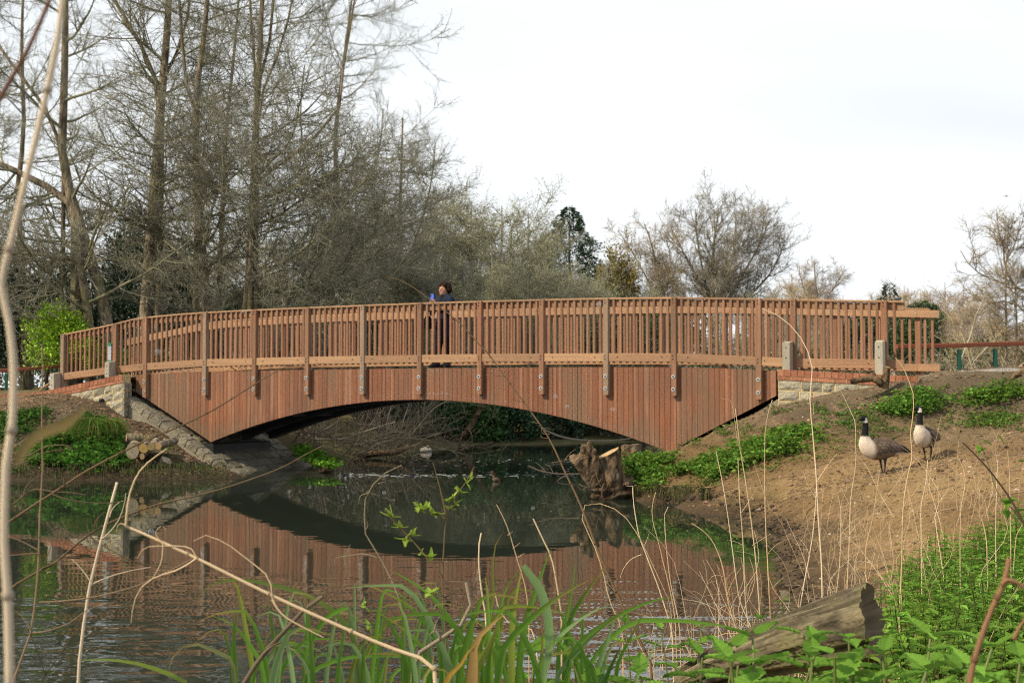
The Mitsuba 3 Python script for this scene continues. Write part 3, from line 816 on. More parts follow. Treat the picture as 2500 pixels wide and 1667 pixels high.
def grow(r, P, R, n, t0, t1, length, angle, up, wiggle, k, rr, rmin, flat=0.0, tip=0.35, lean=None, bias=1.0):
    """n children on the branches (P, R): length(t, parent length, u) gives theirs; angle (degrees) from the parent, up: how much they turn skywards."""
    L = np.linalg.norm(np.diff(P, axis=1), axis=2).sum(1)
    idx = r.choice(len(P), n, p=L ** bias / (L ** bias).sum())
    t = t0 + (t1 - t0) * r.random(n)
    pos, tan, rad = lerp_rows(P, R, idx, t)
    ref = unit(r.normal(size=(n, 3)) * [1, 1, 1 - flat] + (0 if lean is None else np.asarray(lean)))
    side = unit(ref - tan * (ref * tan).sum(1, keepdims=True))
    a = np.radians(angle[0] + angle[1] * r.normal(size=n))[:, None]
    d = unit(np.cos(a) * tan + np.sin(a) * side)
    ln = length(t, L[idx], r.random(n))
    seg = (ln / (k - 1))[:, None]
    out = np.empty((n, k, 3)); out[:, 0] = pos
    for i in range(1, k):
        out[:, i] = out[:, i - 1] + d * seg
        d = unit(d + wiggle * r.normal(size=(n, 3)) + np.array([0, 0, up]))
    r0 = np.clip(rad * rr, rmin, None)
    taper = np.linspace(1, tip, k)
    return out, np.maximum(r0[:, None] * taper, rmin * 0.6)


def shade(v, base, r, amp=0.25):
    n = meshkit.fbm(v * 0.9, 2, 3)[:, None]
    return np.clip(np.asarray(base) * (1 - amp + 2 * amp * n), 0.005, 0.9)


def trunk_line(ptsP, depth, r0, r1, n=14, dy=None, power=0.8):
    p = np.array([at(x, y, depth + (0 if dy is None else dy[k])) for k, (x, y) in enumerate(ptsP)])
    P = spline(p, n)
    g = float(ground_z(P[0, 0], P[0, 1], False)) - 0.15
    if P[0, 2] > g + 0.3:
        foot = P[0] + (P[0] - P[1]) * 0.2; foot[2] = g
        P = spline(np.vstack([foot, P]), n)
    R = r0 + (r1 - r0) * np.linspace(0, 1, n) ** power
    R[0] *= 1.35; R[1] *= 1.08
    return P, R


# the tall bare trees on the left bank
def bare_tree(label, trunks, seed, n1, n2, n3, n4, len1, up1=0.05, ang1=(72, 10), col=(0.215, 0.210, 0.160), lean=None, t0=0.24, k1=9, wig=0.085, moss=(0.215, 0.215, 0.135), group=None, twig_r=0.0055, name='bare_tree'):
    r = np.random.default_rng(seed)
    tr = thing(name, label, 'tree', group)
    for q, (P, R) in enumerate(trunks):
        add('trunk' if q == 0 else 'stem', tube(P, R, 12), 'm_bark', tr, smooth=True)
    P = np.array([spline(p, 14) for p, _ in trunks]); R = np.array([np.interp(np.linspace(0, 1, 14), np.linspace(0, 1, len(x)), x) for _, x in trunks])
    B1, R1 = grow(r, P, R, n1, t0, 0.97, lambda t, L, u: len1(t) * (0.55 + 0.6 * u), ang1, up1, wig, k1, 0.42, 0.016, flat=0.75, tip=0.22, lean=lean)
    B2, R2 = grow(r, B1, R1, n2, 0.12, 0.98, lambda t, L, u: L * (0.22 + 0.34 * u) * (1.1 - 0.5 * t), (46, 12), 0.045, 0.10, 6, 0.55, 0.0095, flat=0.5, tip=0.4)
    B3, R3 = grow(r, B2, R2, n3, 0.10, 1.0, lambda t, L, u: (0.22 + 0.55 * u) * np.minimum(1.0, 0.45 + 0.5 * L), (44, 14), 0.05, 0.13, 4, 0.6, twig_r, tip=0.5)
    B4, R4 = grow(r, B3, R3, n4, 0.15, 1.0, lambda t, L, u: 0.10 + 0.26 * u, (42, 18), 0.04, 0.1, 2, 0.75, twig_r * 0.78, tip=0.6)
    big = [tubes(B1, R1, 6)]
    v, f = big[0]
    add('limbs', (v, f), 'm_matt', tr, smooth=True, color=shade(v, moss, r, 0.45))
    parts = []
    for B, Rr, sd, tp in ((B2, R2, 4, False), (B3, R3, 3, True), (B4, R4, 3, True)):
        v, f = tubes(B, Rr, sd, tp)
        parts.append((v, f, shade(v, col if B is not B2 else np.add(col, moss) / 2, r, 0.4)))
    v, f, c = join(parts)
    add('twigs', (v, f), 'm_matt', tr, smooth=True, color=c, kind='stuff')
    return tr


S = 2500 / 2352


def ov(*p):
    return [(x * S, y * S) for x, y in p]



bare_tree('leaning twin-stemmed bare tree, leftmost of the tall trees behind the bridge',
          [trunk_line(ov((252, 790), (243, 730), (213, 610), (172, 480), (142, 360), (147, 220), (150, 60), (152, -120), (158, -330)), 34.5, 0.185, 0.045),
           trunk_line(ov((208, 790), (203, 730), (190, 640), (178, 560), (180, 520)), 34.3, 0.125, 0.10),
           trunk_line(ov((172, 480), (110, 430), (40, 395), (-70, 340), (-160, 250)), 34.5, 0.17, 0.05),
           trunk_line(ov((146, 380), (115, 270), (60, 190), (0, 110), (-60, 0)), 34.6, 0.08, 0.03)], 21, 66, 640, 4600, 10500, lambda t: 3.9 - 1.4 * t)
bare_tree('thickest bare trunk, flared at its foot, behind the left part of the bridge',
          [trunk_line(ov((333, 790), (336, 715), (345, 600), (352, 480), (362, 360), (368, 250), (378, 150), (388, 0), (395, -150), (400, -300)), 39, 0.25, 0.05),
           trunk_line(ov((366, 235), (350, 160), (310, 80), (262, 0), (200, -110)), 39, 0.13, 0.04),
           trunk_line(ov((376, 160), (420, 90), (436, 0), (450, -120)), 39.1, 0.10, 0.03)], 22, 58, 560, 4000, 9500, lambda t: 4.0 - 1.6 * t)
bare_tree('forked bare tree standing third of the tall trunks behind the bridge',
          [trunk_line(ov((482, 790), (475, 705), (466, 600), (458, 480), (452, 380), (450, 280), (453, 200), (470, 80), (482, -100), (490, -280)), 38, 0.172, 0.04),
           trunk_line(ov((451, 265), (428, 190), (416, 60), (405, -140)), 38, 0.10, 0.03),
           trunk_line(ov((470, 700), (455, 640), (470, 560), (490, 470), (520, 400)), 37.4, 0.06, 0.03)], 23, 66, 640, 4800, 11500, lambda t: 4.6 - 2.2 * t)
bare_tree('bare tree with long side limbs and many upright stems, right of the tall trunks',
          [trunk_line(ov((563, 790), (570, 690), (575, 600), (580, 480), (585, 380), (588, 280), (592, 190), (600, 60), (605, -100), (610, -280)), 37, 0.175, 0.035),
           trunk_line(ov((591, 200), (580, 100), (572, -60), (570, -200)), 37, 0.07, 0.03), trunk_line(ov((592, 200), (616, 120), (628, 0), (640, -160)), 37.1, 0.07, 0.03),
           trunk_line(ov((593, 230), (640, 120), (672, 0), (690, -120)), 36.9, 0.065, 0.025),
           trunk_line(ov((583, 420), (660, 365), (735, 305), (775, 270), (788, 160), (815, 0), (830, -110)), 36.5, 0.075, 0.022)], 24, 110, 1300, 9800, 24000, lambda t: 6.3 - 3.8 * t, lean=(0.75, -0.1, 0), t0=0.12)
bare_tree('slim pale bare trunk between the third and fourth tall trees',
          [trunk_line(ov((498, 790), (506, 600), (512, 450), (520, 300), (535, 150), (548, 0), (556, -160)), 46, 0.12, 0.03)], 25, 40, 420, 3600, 8000, lambda t: 3.2 - 1.4 * t, moss=(0.30, 0.28, 0.22))
bare_tree('bare tree with fine twigs behind the long-limbed tree',
          [trunk_line(ov((752, 790), (765, 600), (772, 450), (770, 330), (782, 200), (800, 60), (815, -60)), 47, 0.15, 0.03), trunk_line(ov((765, 600), (820, 480), (868, 360), (880, 250)), 47, 0.08, 0.02),
           trunk_line(ov((765, 560), (715, 430), (690, 280), (700, 150)), 47, 0.08, 0.02)], 26, 60, 650, 5000, 11000, lambda t: 3.6 - 1.6 * t, moss=(0.27, 0.255, 0.185))
bare_tree('bare tree with a broad crown just right of the tallest trees',
          [trunk_line(ov((905, 790), (915, 640), (918, 500), (922, 380), (925, 270)), 50, 0.13, 0.03), trunk_line(ov((915, 640), (965, 520), (990, 420), (1000, 330)), 50, 0.07, 0.02),
           trunk_line(ov((914, 620), (870, 520), (850, 400)), 50, 0.07, 0.02)], 27, 60, 700, 5600, 12000, lambda t: 3.2 - 1.3 * t, moss=(0.27, 0.255, 0.185))
bare_tree('bare tree at the far left edge behind the twin-stemmed tree',
          [trunk_line(ov((60, 800), (50, 600), (40, 450), (55, 300), (50, 100), (60, -120)), 44, 0.15, 0.03), trunk_line(ov((-60, 800), (-70, 500), (-90, 200), (-80, -100)), 43, 0.16, 0.03)], 28, 50, 450, 3400, 7500, lambda t: 3.6 - 1.4 * t, moss=(0.20, 0.19, 0.12))

# the spreading oak and its neighbours, right of the middle
O = 78
bare_tree('large spreading bare oak with a rounded open crown, right of the middle',
          [trunk_line(ov((1640, 800), (1638, 700), (1635, 640), (1640, 560), (1648, 500), (1650, 478)), O, 0.28, 0.03),
           trunk_line(ov((1636, 720), (1600, 640), (1565, 570), (1540, 520)), O, 0.16, 0.03), trunk_line(ov((1638, 715), (1612, 610), (1600, 530), (1598, 480)), O + 1, 0.15, 0.03),
           trunk_line(ov((1638, 730), (1670, 640), (1688, 560), (1690, 490)), O - 1, 0.16, 0.03), trunk_line(ov((1642, 735), (1700, 640), (1740, 570), (1765, 510)), O, 0.16, 0.03),
           trunk_line(ov((1645, 745), (1720, 680), (1775, 620), (1800, 560)), O + 1, 0.14, 0.03), trunk_line(ov((1636, 745), (1580, 690), (1540, 640), (1510, 600)), O, 0.13, 0.03),
           trunk_line(ov((1640, 740), (1660, 620), (1720, 540), (1730, 480)), O + 2, 0.13, 0.03)],
          31, 250, 2500, 13000, 22000, lambda t: 2.5 - 0.5 * t, ang1=(36, 11), up1=0.07, moss=(0.19, 0.17, 0.13), col=(0.24, 0.22, 0.175), t0=0.42, twig_r=0.0075)
bare_tree('bare tree with pale upright stems left of the spreading oak',
          [trunk_line(ov((1525, 800), (1520, 680), (1505, 600), (1490, 540), (1480, 515)), 74, 0.15, 0.03), trunk_line(ov((1515, 700), (1470, 610), (1440, 560), (1420, 530)), 74, 0.1, 0.02),
           trunk_line(ov((1520, 690), (1540, 600), (1530, 550)), 74, 0.1, 0.02)], 32, 90, 900, 5600, 11000, lambda t: 2.2 - 0.8 * t, ang1=(46, 12), up1=0.09, moss=(0.24, 0.21, 0.14), col=(0.27, 0.22, 0.15), t0=0.2, twig_r=0.008)
bare_tree('faint bare tree with upright twigs right of the oak',
          [trunk_line(ov((1880, 800), (1880, 700), (1872, 640), (1870, 600)), 105, 0.2, 0.03), trunk_line(ov((1880, 720), (1915, 660), (1935, 630)), 105, 0.14, 0.03), trunk_line(ov((1880, 720), (1845, 660), (1835, 610)), 105, 0.14, 0.03)],
          33, 90, 700, 3600, 7000, lambda t: 2.6 - 1.0 * t, ang1=(44, 12), up1=0.1, moss=(0.30, 0.27, 0.24), col=(0.32, 0.29, 0.26), t0=0.2, twig_r=0.012)  # distance haze is put into these pale limb and twig colours
bare_tree('bare tree reaching in from the right edge with golden-brown upright twigs',
          [trunk_line([(2700, 1000), (2660, 900), (2615, 820), (2585, 740), (2580, 640), (2590, 560)], 47, 0.22, 0.06),
           trunk_line([(2615, 820), (2555, 800), (2505, 765), (2465, 735), (2425, 738), (2390, 765), (2380, 790)], 46.6, 0.085, 0.015), trunk_line([(2600, 780), (2550, 740), (2500, 712), (2470, 690), (2452, 640), (2450, 600), (2438, 565)], 47, 0.095, 0.02),
           trunk_line([(2478, 697), (2420, 682), (2375, 655), (2345, 612)], 47.2, 0.05, 0.012), trunk_line([(2455, 640), (2480, 590), (2490, 540)], 46.8, 0.05, 0.015)],
          34, 95, 700, 4200, 9000, lambda t: 1.9 - 0.5 * t, ang1=(52, 14), up1=0.12, moss=(0.15, 0.125, 0.095), col=(0.27, 0.215, 0.135), t0=0.1, twig_r=0.0062)


def leaves_at(pts, dirs, size, r, aspect=0.55, fold=0.25):
    """One folded leaf per point: base at the point, pointing along dirs."""
    n = len(pts)
    d = unit(dirs); s = unit(np.cross(d, unit(r.normal(size=(n, 3))))); u = np.cross(s, d)
    L = (size * (0.65 + 0.7 * r.random(n)))[:, None]
    w = L * aspect / 2
    V = np.stack([pts, pts + d * L * 0.45 + s * w + u * L * fold * 0.5, pts + d * L, pts + d * L * 0.45 - s * w + u * L * fold * 0.5], 1)
    b = (np.arange(n) * 4)[:, None]
    return V.reshape(-1, 3), np.vstack([b + [0, 1, 2], b + [0, 2, 3]])


def leaf_tint(n, base, r, var=0.35, per=4):
    k = np.exp(r.normal(size=(n, 1)) * var)
    hue = 1 + r.normal(size=(n, 3)) * [0.10, 0.05, 0.10]
    return np.repeat(np.clip(np.asarray(base) * k * hue, 0.003, 0.8), per, 0)


def clump_points(r, n, centre, radii, clumps, spread, hollow=0.55, low=-0.35):
    """n points in leaf clumps that fill the outer part of an ellipsoid, with gaps between the clumps; also the outward directions."""
    u = unit(r.normal(size=(clumps, 3)))
    u[:, 2] = np.where(u[:, 2] < low, -u[:, 2] * 0.6, u[:, 2])
    c = u * (hollow + (1 - hollow) * r.random((clumps, 1)) ** 0.6)
    sz = spread * (0.6 + 0.9 * r.random(clumps))
    k = r.integers(0, clumps, n)
    q = c[k] + r.normal(size=(n, 3)) * sz[k][:, None] * 0.55
    return centre + q * radii, unit(c[k] * 0.8 + r.normal(size=(n, 3)) * 0.6 + np.array([0, 0, 0.15]))


def bush(name, label, cat, centre, radii, n, size, col, seed, clumps=70, spread=0.20, stems=7, group=None, aspect=0.5, var=0.35, stem_col=(0.10, 0.08, 0.055)):
    r = np.random.default_rng(seed)
    b = thing(name, label, cat, group)
    centre, radii = np.asarray(centre, float), np.asarray(radii, float)
    p, d = clump_points(r, n, centre, radii, clumps, spread)
    g = ground_z(p[:, 0], p[:, 1], False)
    keep = p[:, 2] > np.maximum(g, 0) + 0.02
    p, d = p[keep], d[keep]
    v, f = leaves_at(p, d, size, r, aspect)
    add('foliage', (v, f), 'm_leaf', b, color=leaf_tint(len(p), col, r, var), kind='stuff')
    k = stems
    a = r.random(k) * 2 * np.pi
    base = centre + np.stack([np.cos(a) * radii[0] * 0.25, np.sin(a) * radii[1] * 0.25, np.zeros(k)], 1)
    base[:, 2] = ground_z(base[:, 0], base[:, 1], False) - 0.05
    top = centre + np.stack([np.cos(a) * radii[0] * 0.7, np.sin(a) * radii[1] * 0.7, radii[2] * (0.2 + 0.6 * r.random(k))], 1)
    mid = (base + top) / 2 + r.normal(size=(k, 3)) * 0.08 * radii + np.array([0, 0, 0.12]) * radii
    P = np.stack([base, (base + mid) / 2 + r.normal(size=(k, 3)) * .02, mid, (mid + top) / 2 + r.normal(size=(k, 3)) * .03, top], 1)
    R = np.linspace(1, 0.3, 5)[None] * (0.02 + 0.012 * max(radii)) * (0.6 + 0.7 * r.random((k, 1)))
    v, f = tubes(P, R, 5)
    add('stems', (v, f), 'm_matt', b, smooth=True, color=shade(v, stem_col, r))
    return b


def conifer(label, px, base_py, top_py, depth, half, n, col, seed, size=0.22, name='conifer', flat=False):
    r = np.random.default_rng(seed)
    t = thing(name, label, 'tree')
    foot, top = at(px, base_py, depth), at(px, top_py, depth)
    foot[2] = ground_z(foot[0], foot[1], False) - 0.1
    H = top[2] - foot[2]
    add('trunk', tube([foot, (foot + top) / 2, top], [0.2, 0.12, 0.02], 8), 'm_bark', t, smooth=True)
    h = 1 - r.random(n) ** 0.75 * 0.93
    a = r.random(n) * 2 * np.pi
    tier = 0.72 + 0.28 * np.sin(h * H * 5.0 + 1.5 * np.sin(a * 2 + seed)) + 0.18 * np.sin(a * 5 + h * 20)
    rad = half * (1 - h) ** (0.75 if not flat else 0.5) * tier * (0.55 + 0.45 * r.random(n) ** 0.5) + 0.05
    p = np.stack([foot[0] + np.cos(a) * rad, foot[1] + np.sin(a) * rad, foot[2] + H * h - 0.12 * rad], 1)
    d = np.stack([np.cos(a), np.sin(a), -0.25 + 0.3 * r.random(n)], 1) + r.normal(size=(n, 3)) * 0.35
    v, f = leaves_at(p, d, size, r, 0.4)
    add('foliage', (v, f), 'm_leaf', t, color=leaf_tint(n, col, r, 0.4), kind='stuff')
    return t


def px_bush(name, label, cat, x0, x1, ytop, ybot, depth, dy, n, size, col, seed, **kw):
    """A leafy bush that spans these pixels at this depth, dy metres deep."""
    a, b = at(x0, ybot, depth), at(x1, ytop, depth)
    c = (a + b) / 2
    return bush(name, label, cat, c, [(b[0] - a[0]) / 2, dy / 2, (b[2] - a[2]) / 2], n, size, col, seed, **kw)


conifer('dark green pointed conifer behind the grey-green trees', 1390, 860, 505, 70, 5.2, 22000, (0.026, 0.055, 0.030), 41, size=0.17)
conifer('small dark conifer showing above the right end of the railing', 2172, 800, 690, 85, 1.5, 2600, (0.040, 0.058, 0.034), 42, flat=True)
px_bush('ivy_clad_tree', 'small rounded olive-brown tree left of the oak', 'tree', 1450, 1560, 610, 840, 68, 2.4, 5200, 0.13, (0.185, 0.150, 0.048), 43, clumps=60)
px_bush('holly', 'dark green holly behind the thickest bare trunk', 'tree', 235, 480, 520, 960, 45, 3.0, 13000, 0.14, (0.018, 0.045, 0.020), 44, clumps=90)
px_bush('holly', 'dark evergreen mass behind the twin-stemmed tree at the left', 'tree', -90, 270, 650, 1000, 44, 3.0, 13000, 0.14, (0.020, 0.042, 0.024), 45, clumps=90)
px_bush('shrub', 'bright yellow-green leafy shrub beside the left end of the bridge', 'shrub', 58, 238, 745, 965, 33.6, 1.5, 12000, 0.075, (0.255, 0.420, 0.026), 46, clumps=90, spread=0.17)
px_bush('shrub', 'low green shrub seen between the balusters at the left end', 'shrub', 200, 420, 850, 950, 34.0, 1.4, 4000, 0.07, (0.14, 0.26, 0.03), 47, clumps=50)
px_bush('laurel', 'dark laurel behind the third and fourth tall trunks', 'bush', 440, 700, 690, 990, 45.5, 2.6, 9000, 0.13, (0.030, 0.058, 0.026), 51, clumps=90)
px_bush('laurel', 'olive laurel behind the railing left of the person', 'bush', 660, 960, 720, 990, 47, 2.6, 9000, 0.13, (0.055, 0.075, 0.035), 52, clumps=90)
px_bush('laurel', 'low green laurel behind the railing under the oak', 'bush', 1380, 1760, 735, 990, 56, 2.6, 9000, 0.14, (0.060, 0.085, 0.036), 53, clumps=100)
px_bush('yew', 'rounded dark green yew seen through the railing near its right end', 'tree', 2040, 2170, 762, 925, 46, 2.4, 7000, 0.11, (0.036, 0.068, 0.026), 48, clumps=60)
px_bush('yew', 'taller green yew behind the last railing post at the right', 'tree', 2165, 2310, 770, 925, 48, 2.4, 7000, 0.11, (0.046, 0.080, 0.026), 49, clumps=60)
px_bush('evergreen', 'small evergreen topping the scrub at the right end of the railing', 'tree', 2205, 2290, 735, 800, 62, 2.0, 2600, 0.14, (0.055, 0.080, 0.035), 50, clumps=40)
bank = [(985, 1120, 975, 1092, 43.2, (0.030, 0.058, 0.020)), (1090, 1230, 965, 1090, 44.3, (0.036, 0.078, 0.022)), (1190, 1330, 960, 1088, 45.0, (0.024, 0.052, 0.022)), (1290, 1440, 985, 1085, 46.3, (0.024, 0.046, 0.022)), (880, 1010, 950, 1096, 42.0, (0.040, 0.055, 0.026)), (1400, 1580, 985, 1082, 47.3, (0.026, 0.042, 0.022))]
for k, (a, b, c, d, dep, col) in enumerate(bank):
    px_bush('bank_bush', ['dark laurel bush overhanging the far water under the arch crown', 'brightest green bush on the far bank, under the middle of the arch', 'dark green bush on the far bank right of the brightest one', 'low dark bush on the far bank towards the right of the arch',
                          'olive bush on the far bank left of the dark laurel', 'dark bush on the far bank behind the right foot of the arch'][k], 'bush', a, b, c - 30, d + 50, dep, 2.8, 8500, 0.13, np.array(col) * 1.45, 60 + k, clumps=80, group='bushes along the far bank')

# low bare scrub
def scrub(label, centre, radii, n1, n2, n3, seed, col, name='scrub_bush', group=None, arch=-0.03, rr=0.02, twig=0.006):
    r = np.random.default_rng(seed)
    b = thing(name, label, 'bush', group)
    centre, radii = np.asarray(centre, float), np.asarray(radii, float)
    a = r.random(n1) * 2 * np.pi
    p = centre + np.stack([np.cos(a), np.sin(a), a * 0], 1) * radii * [0.6, 0.6, 0] * r.random((n1, 1)) ** 0.5
    p[:, 2] = ground_z(p[:, 0], p[:, 1], False) - 0.05
    d = unit(np.stack([np.cos(a) * 0.6, np.sin(a) * 0.6, 0.9 + 0 * a], 1) + r.normal(size=(n1, 3)) * 0.45)
    k = 7
    P = np.empty((n1, k, 3)); P[:, 0] = p
    seg = (radii[2] * 2 * (0.6 + 0.7 * r.random(n1)) / (k - 1))[:, None]
    for i in range(1, k):
        P[:, i] = P[:, i - 1] + d * seg
        d = unit(d + r.normal(size=(n1, 3)) * 0.16 + np.array([0, 0, arch]))
    R = np.linspace(1, 0.35, k)[None] * rr * (0.5 + r.random((n1, 1)))
    B2, R2 = grow(r, P, R, n2, 0.1, 1, lambda t, L, u: L * (0.2 + 0.35 * u), (45, 15), 0.0, 0.16, 5, 0.6, twig)
    B3, R3 = grow(r, B2, R2, n3, 0.1, 1, lambda t, L, u: 0.15 + 0.4 * u, (45, 15), 0.0, 0.15, 3, 0.7, twig * 0.8)
    v, f = tubes(P, R, 5)
    add('stems', (v, f), 'm_matt', b, smooth=True, color=shade(v, np.asarray(col) * 1.25, r, 0.4))
    parts = [(*tubes(B2, R2, 3, True),), (*tubes(B3, R3, 3, True),)]
    v, f = join(parts)
    add('twigs', (v, f), 'm_matt', b, smooth=True, color=shade(v, col, r, 0.4), kind='stuff')
    return b


for k, (px, py, dep, rx, rz) in enumerate([(690, 1100, 32.5, 1.5, 1.3), (800, 1100, 33.5, 1.5, 1.2), (900, 1095, 36, 1.6, 1.3), (740, 1080, 37, 2.0, 1.5), (980, 1085, 41, 1.6, 1.3), (1500, 1075, 47.5, 2.0, 1.0)]):
    scrub(['tangled bare bush beyond the left foot of the arch', 'tangled bare bush with arching grey twigs left of the water', 'bare bush overhanging the water under the arch', 'taller bare bush set back under the left half of the arch', 'bare bush beside the olive bush on the far bank',
           'low bare bush trailing twigs by the right foot of the arch'][k], at(px, py, dep), [rx, 1.4, rz], 22, 190, 900, 80 + k, (0.125, 0.110, 0.085), group='bare bushes on the far bank', arch=-0.09)
for k, (px, dep, rx, rz, col) in enumerate([(2330, 42, 1.1, 1.5, (0.36, 0.32, 0.24)), (2420, 43, 1.2, 1.5, (0.34, 0.29, 0.20)), (2250, 41, 0.8, 1.2, (0.36, 0.33, 0.26))]):
    scrub(['pale-stemmed bare shrub behind the handrail near the right edge', 'pale-stemmed bare shrub behind the second handrail post', 'pale-stemmed shrub behind the right end of the railing'][k], at(px, 930, dep), [rx, 1.0, rz], 9, 90, 500, 90 + k, col, arch=0.02, rr=0.026)


# prototypes for the wood behind: grown once at the origin, ten metres tall, then set out
def proto(seed, n1, n2, n3, n4, col, moss, width=0.34, stems=3, buds=None, twig=0.010, up=0.08):
    r = np.random.default_rng(seed)
    P, R = [], []
    for k in range(stems):
        a = 2 * np.pi * (k + r.random() * 0.6) / stems
        q = width * 10 * 0.45 * (0 if k == 0 else 1)
        top = np.array([np.cos(a) * q, np.sin(a) * q, 9.0 if k == 0 else 7.4 + 1.5 * r.random()])
        P.append(spline([[0.12 * k, 0, -0.4], [top[0] * 0.15, top[1] * 0.15, 1.3], [top[0] * 0.5 + r.normal() * .2, top[1] * 0.5 + r.normal() * .2, 4.5], [top[0] * 0.85, top[1] * 0.85, 7.2], top], 10))
        R.append(np.linspace(0.16 if k == 0 else 0.11, 0.02, 10))
    P, R = np.array(P), np.array(R)
    B1, R1 = grow(r, P, R, n1, 0.15, 0.97, lambda t, L, u: width * 10 * (0.35 + 0.5 * u) * (1.15 - 0.6 * t), (50, 12), up, 0.14, 7, 0.45, 0.018, flat=0.5, tip=0.3)
    B2, R2 = grow(r, B1, R1, n2, 0.12, 1, lambda t, L, u: L * (0.25 + 0.35 * u), (46, 14), up, 0.16, 5, 0.55, twig * 1.3)
    B3, R3 = grow(r, B2, R2, n3, 0.1, 1, lambda t, L, u: 0.25 + 0.6 * u, (44, 16), up, 0.16, 4, 0.7, twig)
    B4, R4 = grow(r, B3, R3, n4, 0.1, 1, lambda t, L, u: 0.15 + 0.35 * u, (42, 16), 0.05, 0.1, 2, 0.8, twig * 0.8)
    out = []
    v, f = tubes(P, R, 8); out.append(('trunk', mikit.ply((v, f), 'm_matt', smooth=True, color=shade(v, moss, r, 0.4))))
    v, f = tubes(B1, R1, 5); out.append(('limbs', mikit.ply((v, f), 'm_matt', smooth=True, color=shade(v, moss, r, 0.4))))
    parts = [tubes(B2, R2, 3, True), tubes(B3, R3, 3, True), tubes(B4, R4, 3, True)]
    v, f = join(parts); out.append(('twigs', mikit.ply((v, f), 'm_matt', smooth=True, color=shade(v, col, r, 0.45))))
    if buds:
        n, size, bc = buds
        idx = r.integers(0, len(B3), n)
        p = B3[idx, r.integers(1, 4, n)] + r.normal(size=(n, 3)) * 0.05
        v, f = leaves_at(p, r.normal(size=(n, 3)) + [0, 0, 0.5], size, r, 0.5)
        out.append(('buds', mikit.ply((v, f), 'm_leaf', color=leaf_tint(n, bc, r, 0.3))))
    return out


OLIVE = [proto(200 + k, 60, 520, 3800, 6000, (0.285, 0.283, 0.205), (0.245, 0.24, 0.175), width=0.30 + 0.05 * k, stems=3 + k % 2, buds=(9000, 0.085, (0.235, 0.238, 0.120))) for k in range(3)]
BROWN = [proto(210 + k, 56, 480, 3400, 5500, (0.30, 0.295, 0.23), (0.26, 0.25, 0.19), width=0.30 + 0.05 * k, stems=3) for k in range(2)]
GOLD = [proto(220 + k, 60, 500, 3600, 6000, c, m, width=0.30, stems=4, up=0.10) for k, (c, m) in enumerate([((0.36, 0.295, 0.185), (0.36, 0.32, 0.24)), ((0.31, 0.25, 0.205), (0.33, 0.29, 0.24))])]


def place(p, label, px, top_py, depth, group, spin, wide=1.0, name='tree'):
    g = at(px, 957, depth); z0 = float(ground_z(g[0], g[1], False))
    h = (at(px, top_py, depth)[2] - z0) / 9.6
    t = thing(name, label, 'tree', group)
    M = T().translate([g[0], g[1], z0]).rotate([0, 0, 1], spin).scale([h * wide, h * wide, h])
    for part, d in p:
        k = add(part, None, None, t, like=d, to_world=M, kind='stuff' if part in ('twigs', 'buds', 'limbs') else None)
    return t


r0 = np.random.default_rng(77)
WOOD = 'grey-green budding trees in the wood behind the bridge'
for k, (px, top, dep) in enumerate([(655, 570, 62), (735, 540, 60), (820, 500, 56), (900, 470, 60), (980, 490, 57), (1065, 470, 60), (1150, 462, 62), (1225, 472, 58), (1290, 490, 63), (1345, 560, 58), (1420, 640, 62), (1000, 600, 50), (1130, 620, 52), (1250, 610, 54), (1330, 660, 53), (1490, 700, 58), (1405, 655, 66), (1520, 650, 72), (1600, 700, 70), (1850, 705, 74), (1920, 725, 72)]):
    place(OLIVE[k % 3], ('tall' if top < 560 else 'low') + ' grey-green budding tree in the wood ' + ('behind the tall bare trees' if px < 900 else 'just left of the person' if px < 1040 else 'right behind the person' if px < 1110 else 'between the person and the dark conifer' if px < 1300 else 'around the dark conifer' if px < 1380 else 'left of the oak' if px < 1550 else 'behind the railing under the oak' if px < 1700 else 'right of the oak'), px, top, dep, WOOD, r0.random() * 360, 1.0 + 0.25 * r0.random())
WB = 'bare brown trees in the background wood'
for k, (px, top, dep) in enumerate([(-20, 560, 60), (70, 600, 58), (160, 590, 62), (250, 575, 57), (350, 560, 64), (450, 570, 60), (540, 555, 62), (610, 545, 57), (-100, 520, 58), (30, 640, 50), (130, 660, 51), (480, 660, 53), (1380, 640, 80), (1440, 600, 84), (1560, 690, 70), (1660, 720, 66), (1760, 740, 64), (1850, 745, 66), (1930, 760, 62)]):
    place(BROWN[k % 2], 'bare brown tree in the background wood ' + ('at the left picture edge' if px < 100 else 'behind the twin-stemmed tree' if px < 300 else 'behind the thickest and third trunks' if px < 530 else 'behind the long-limbed tree' if px < 700 else 'left of the oak' if px < 1500 else 'under or right of the oak'), px, top, dep, WB, r0.random() * 360, 1.05 + 0.3 * r0.random())
WG = 'pale golden and reddish trees along the right background'
for k, (px, top, dep) in enumerate([(2260, 690, 88), (2310, 672, 90), (2350, 700, 86), (2400, 715, 84), (2450, 765, 80), (2500, 765, 76), (2130, 700, 96), (2060, 705, 98), (1990, 665, 105), (2210, 680, 96), (2560, 760, 80), (1935, 650, 115), (2420, 810, 60), (2480, 815, 56), (2330, 800, 60), (2100, 790, 70), (1990, 800, 66)]):
    place(GOLD[k % 2], ('pale golden', 'pale reddish')[k % 2] + ' bare tree in the right background ' + ('seen through the railing' if px < 2150 else 'above the end of the railing' if px < 2320 else 'under the tree at the right edge'), px, top, dep, WG, r0.random() * 360, 1.15 + 0.3 * r0.random())
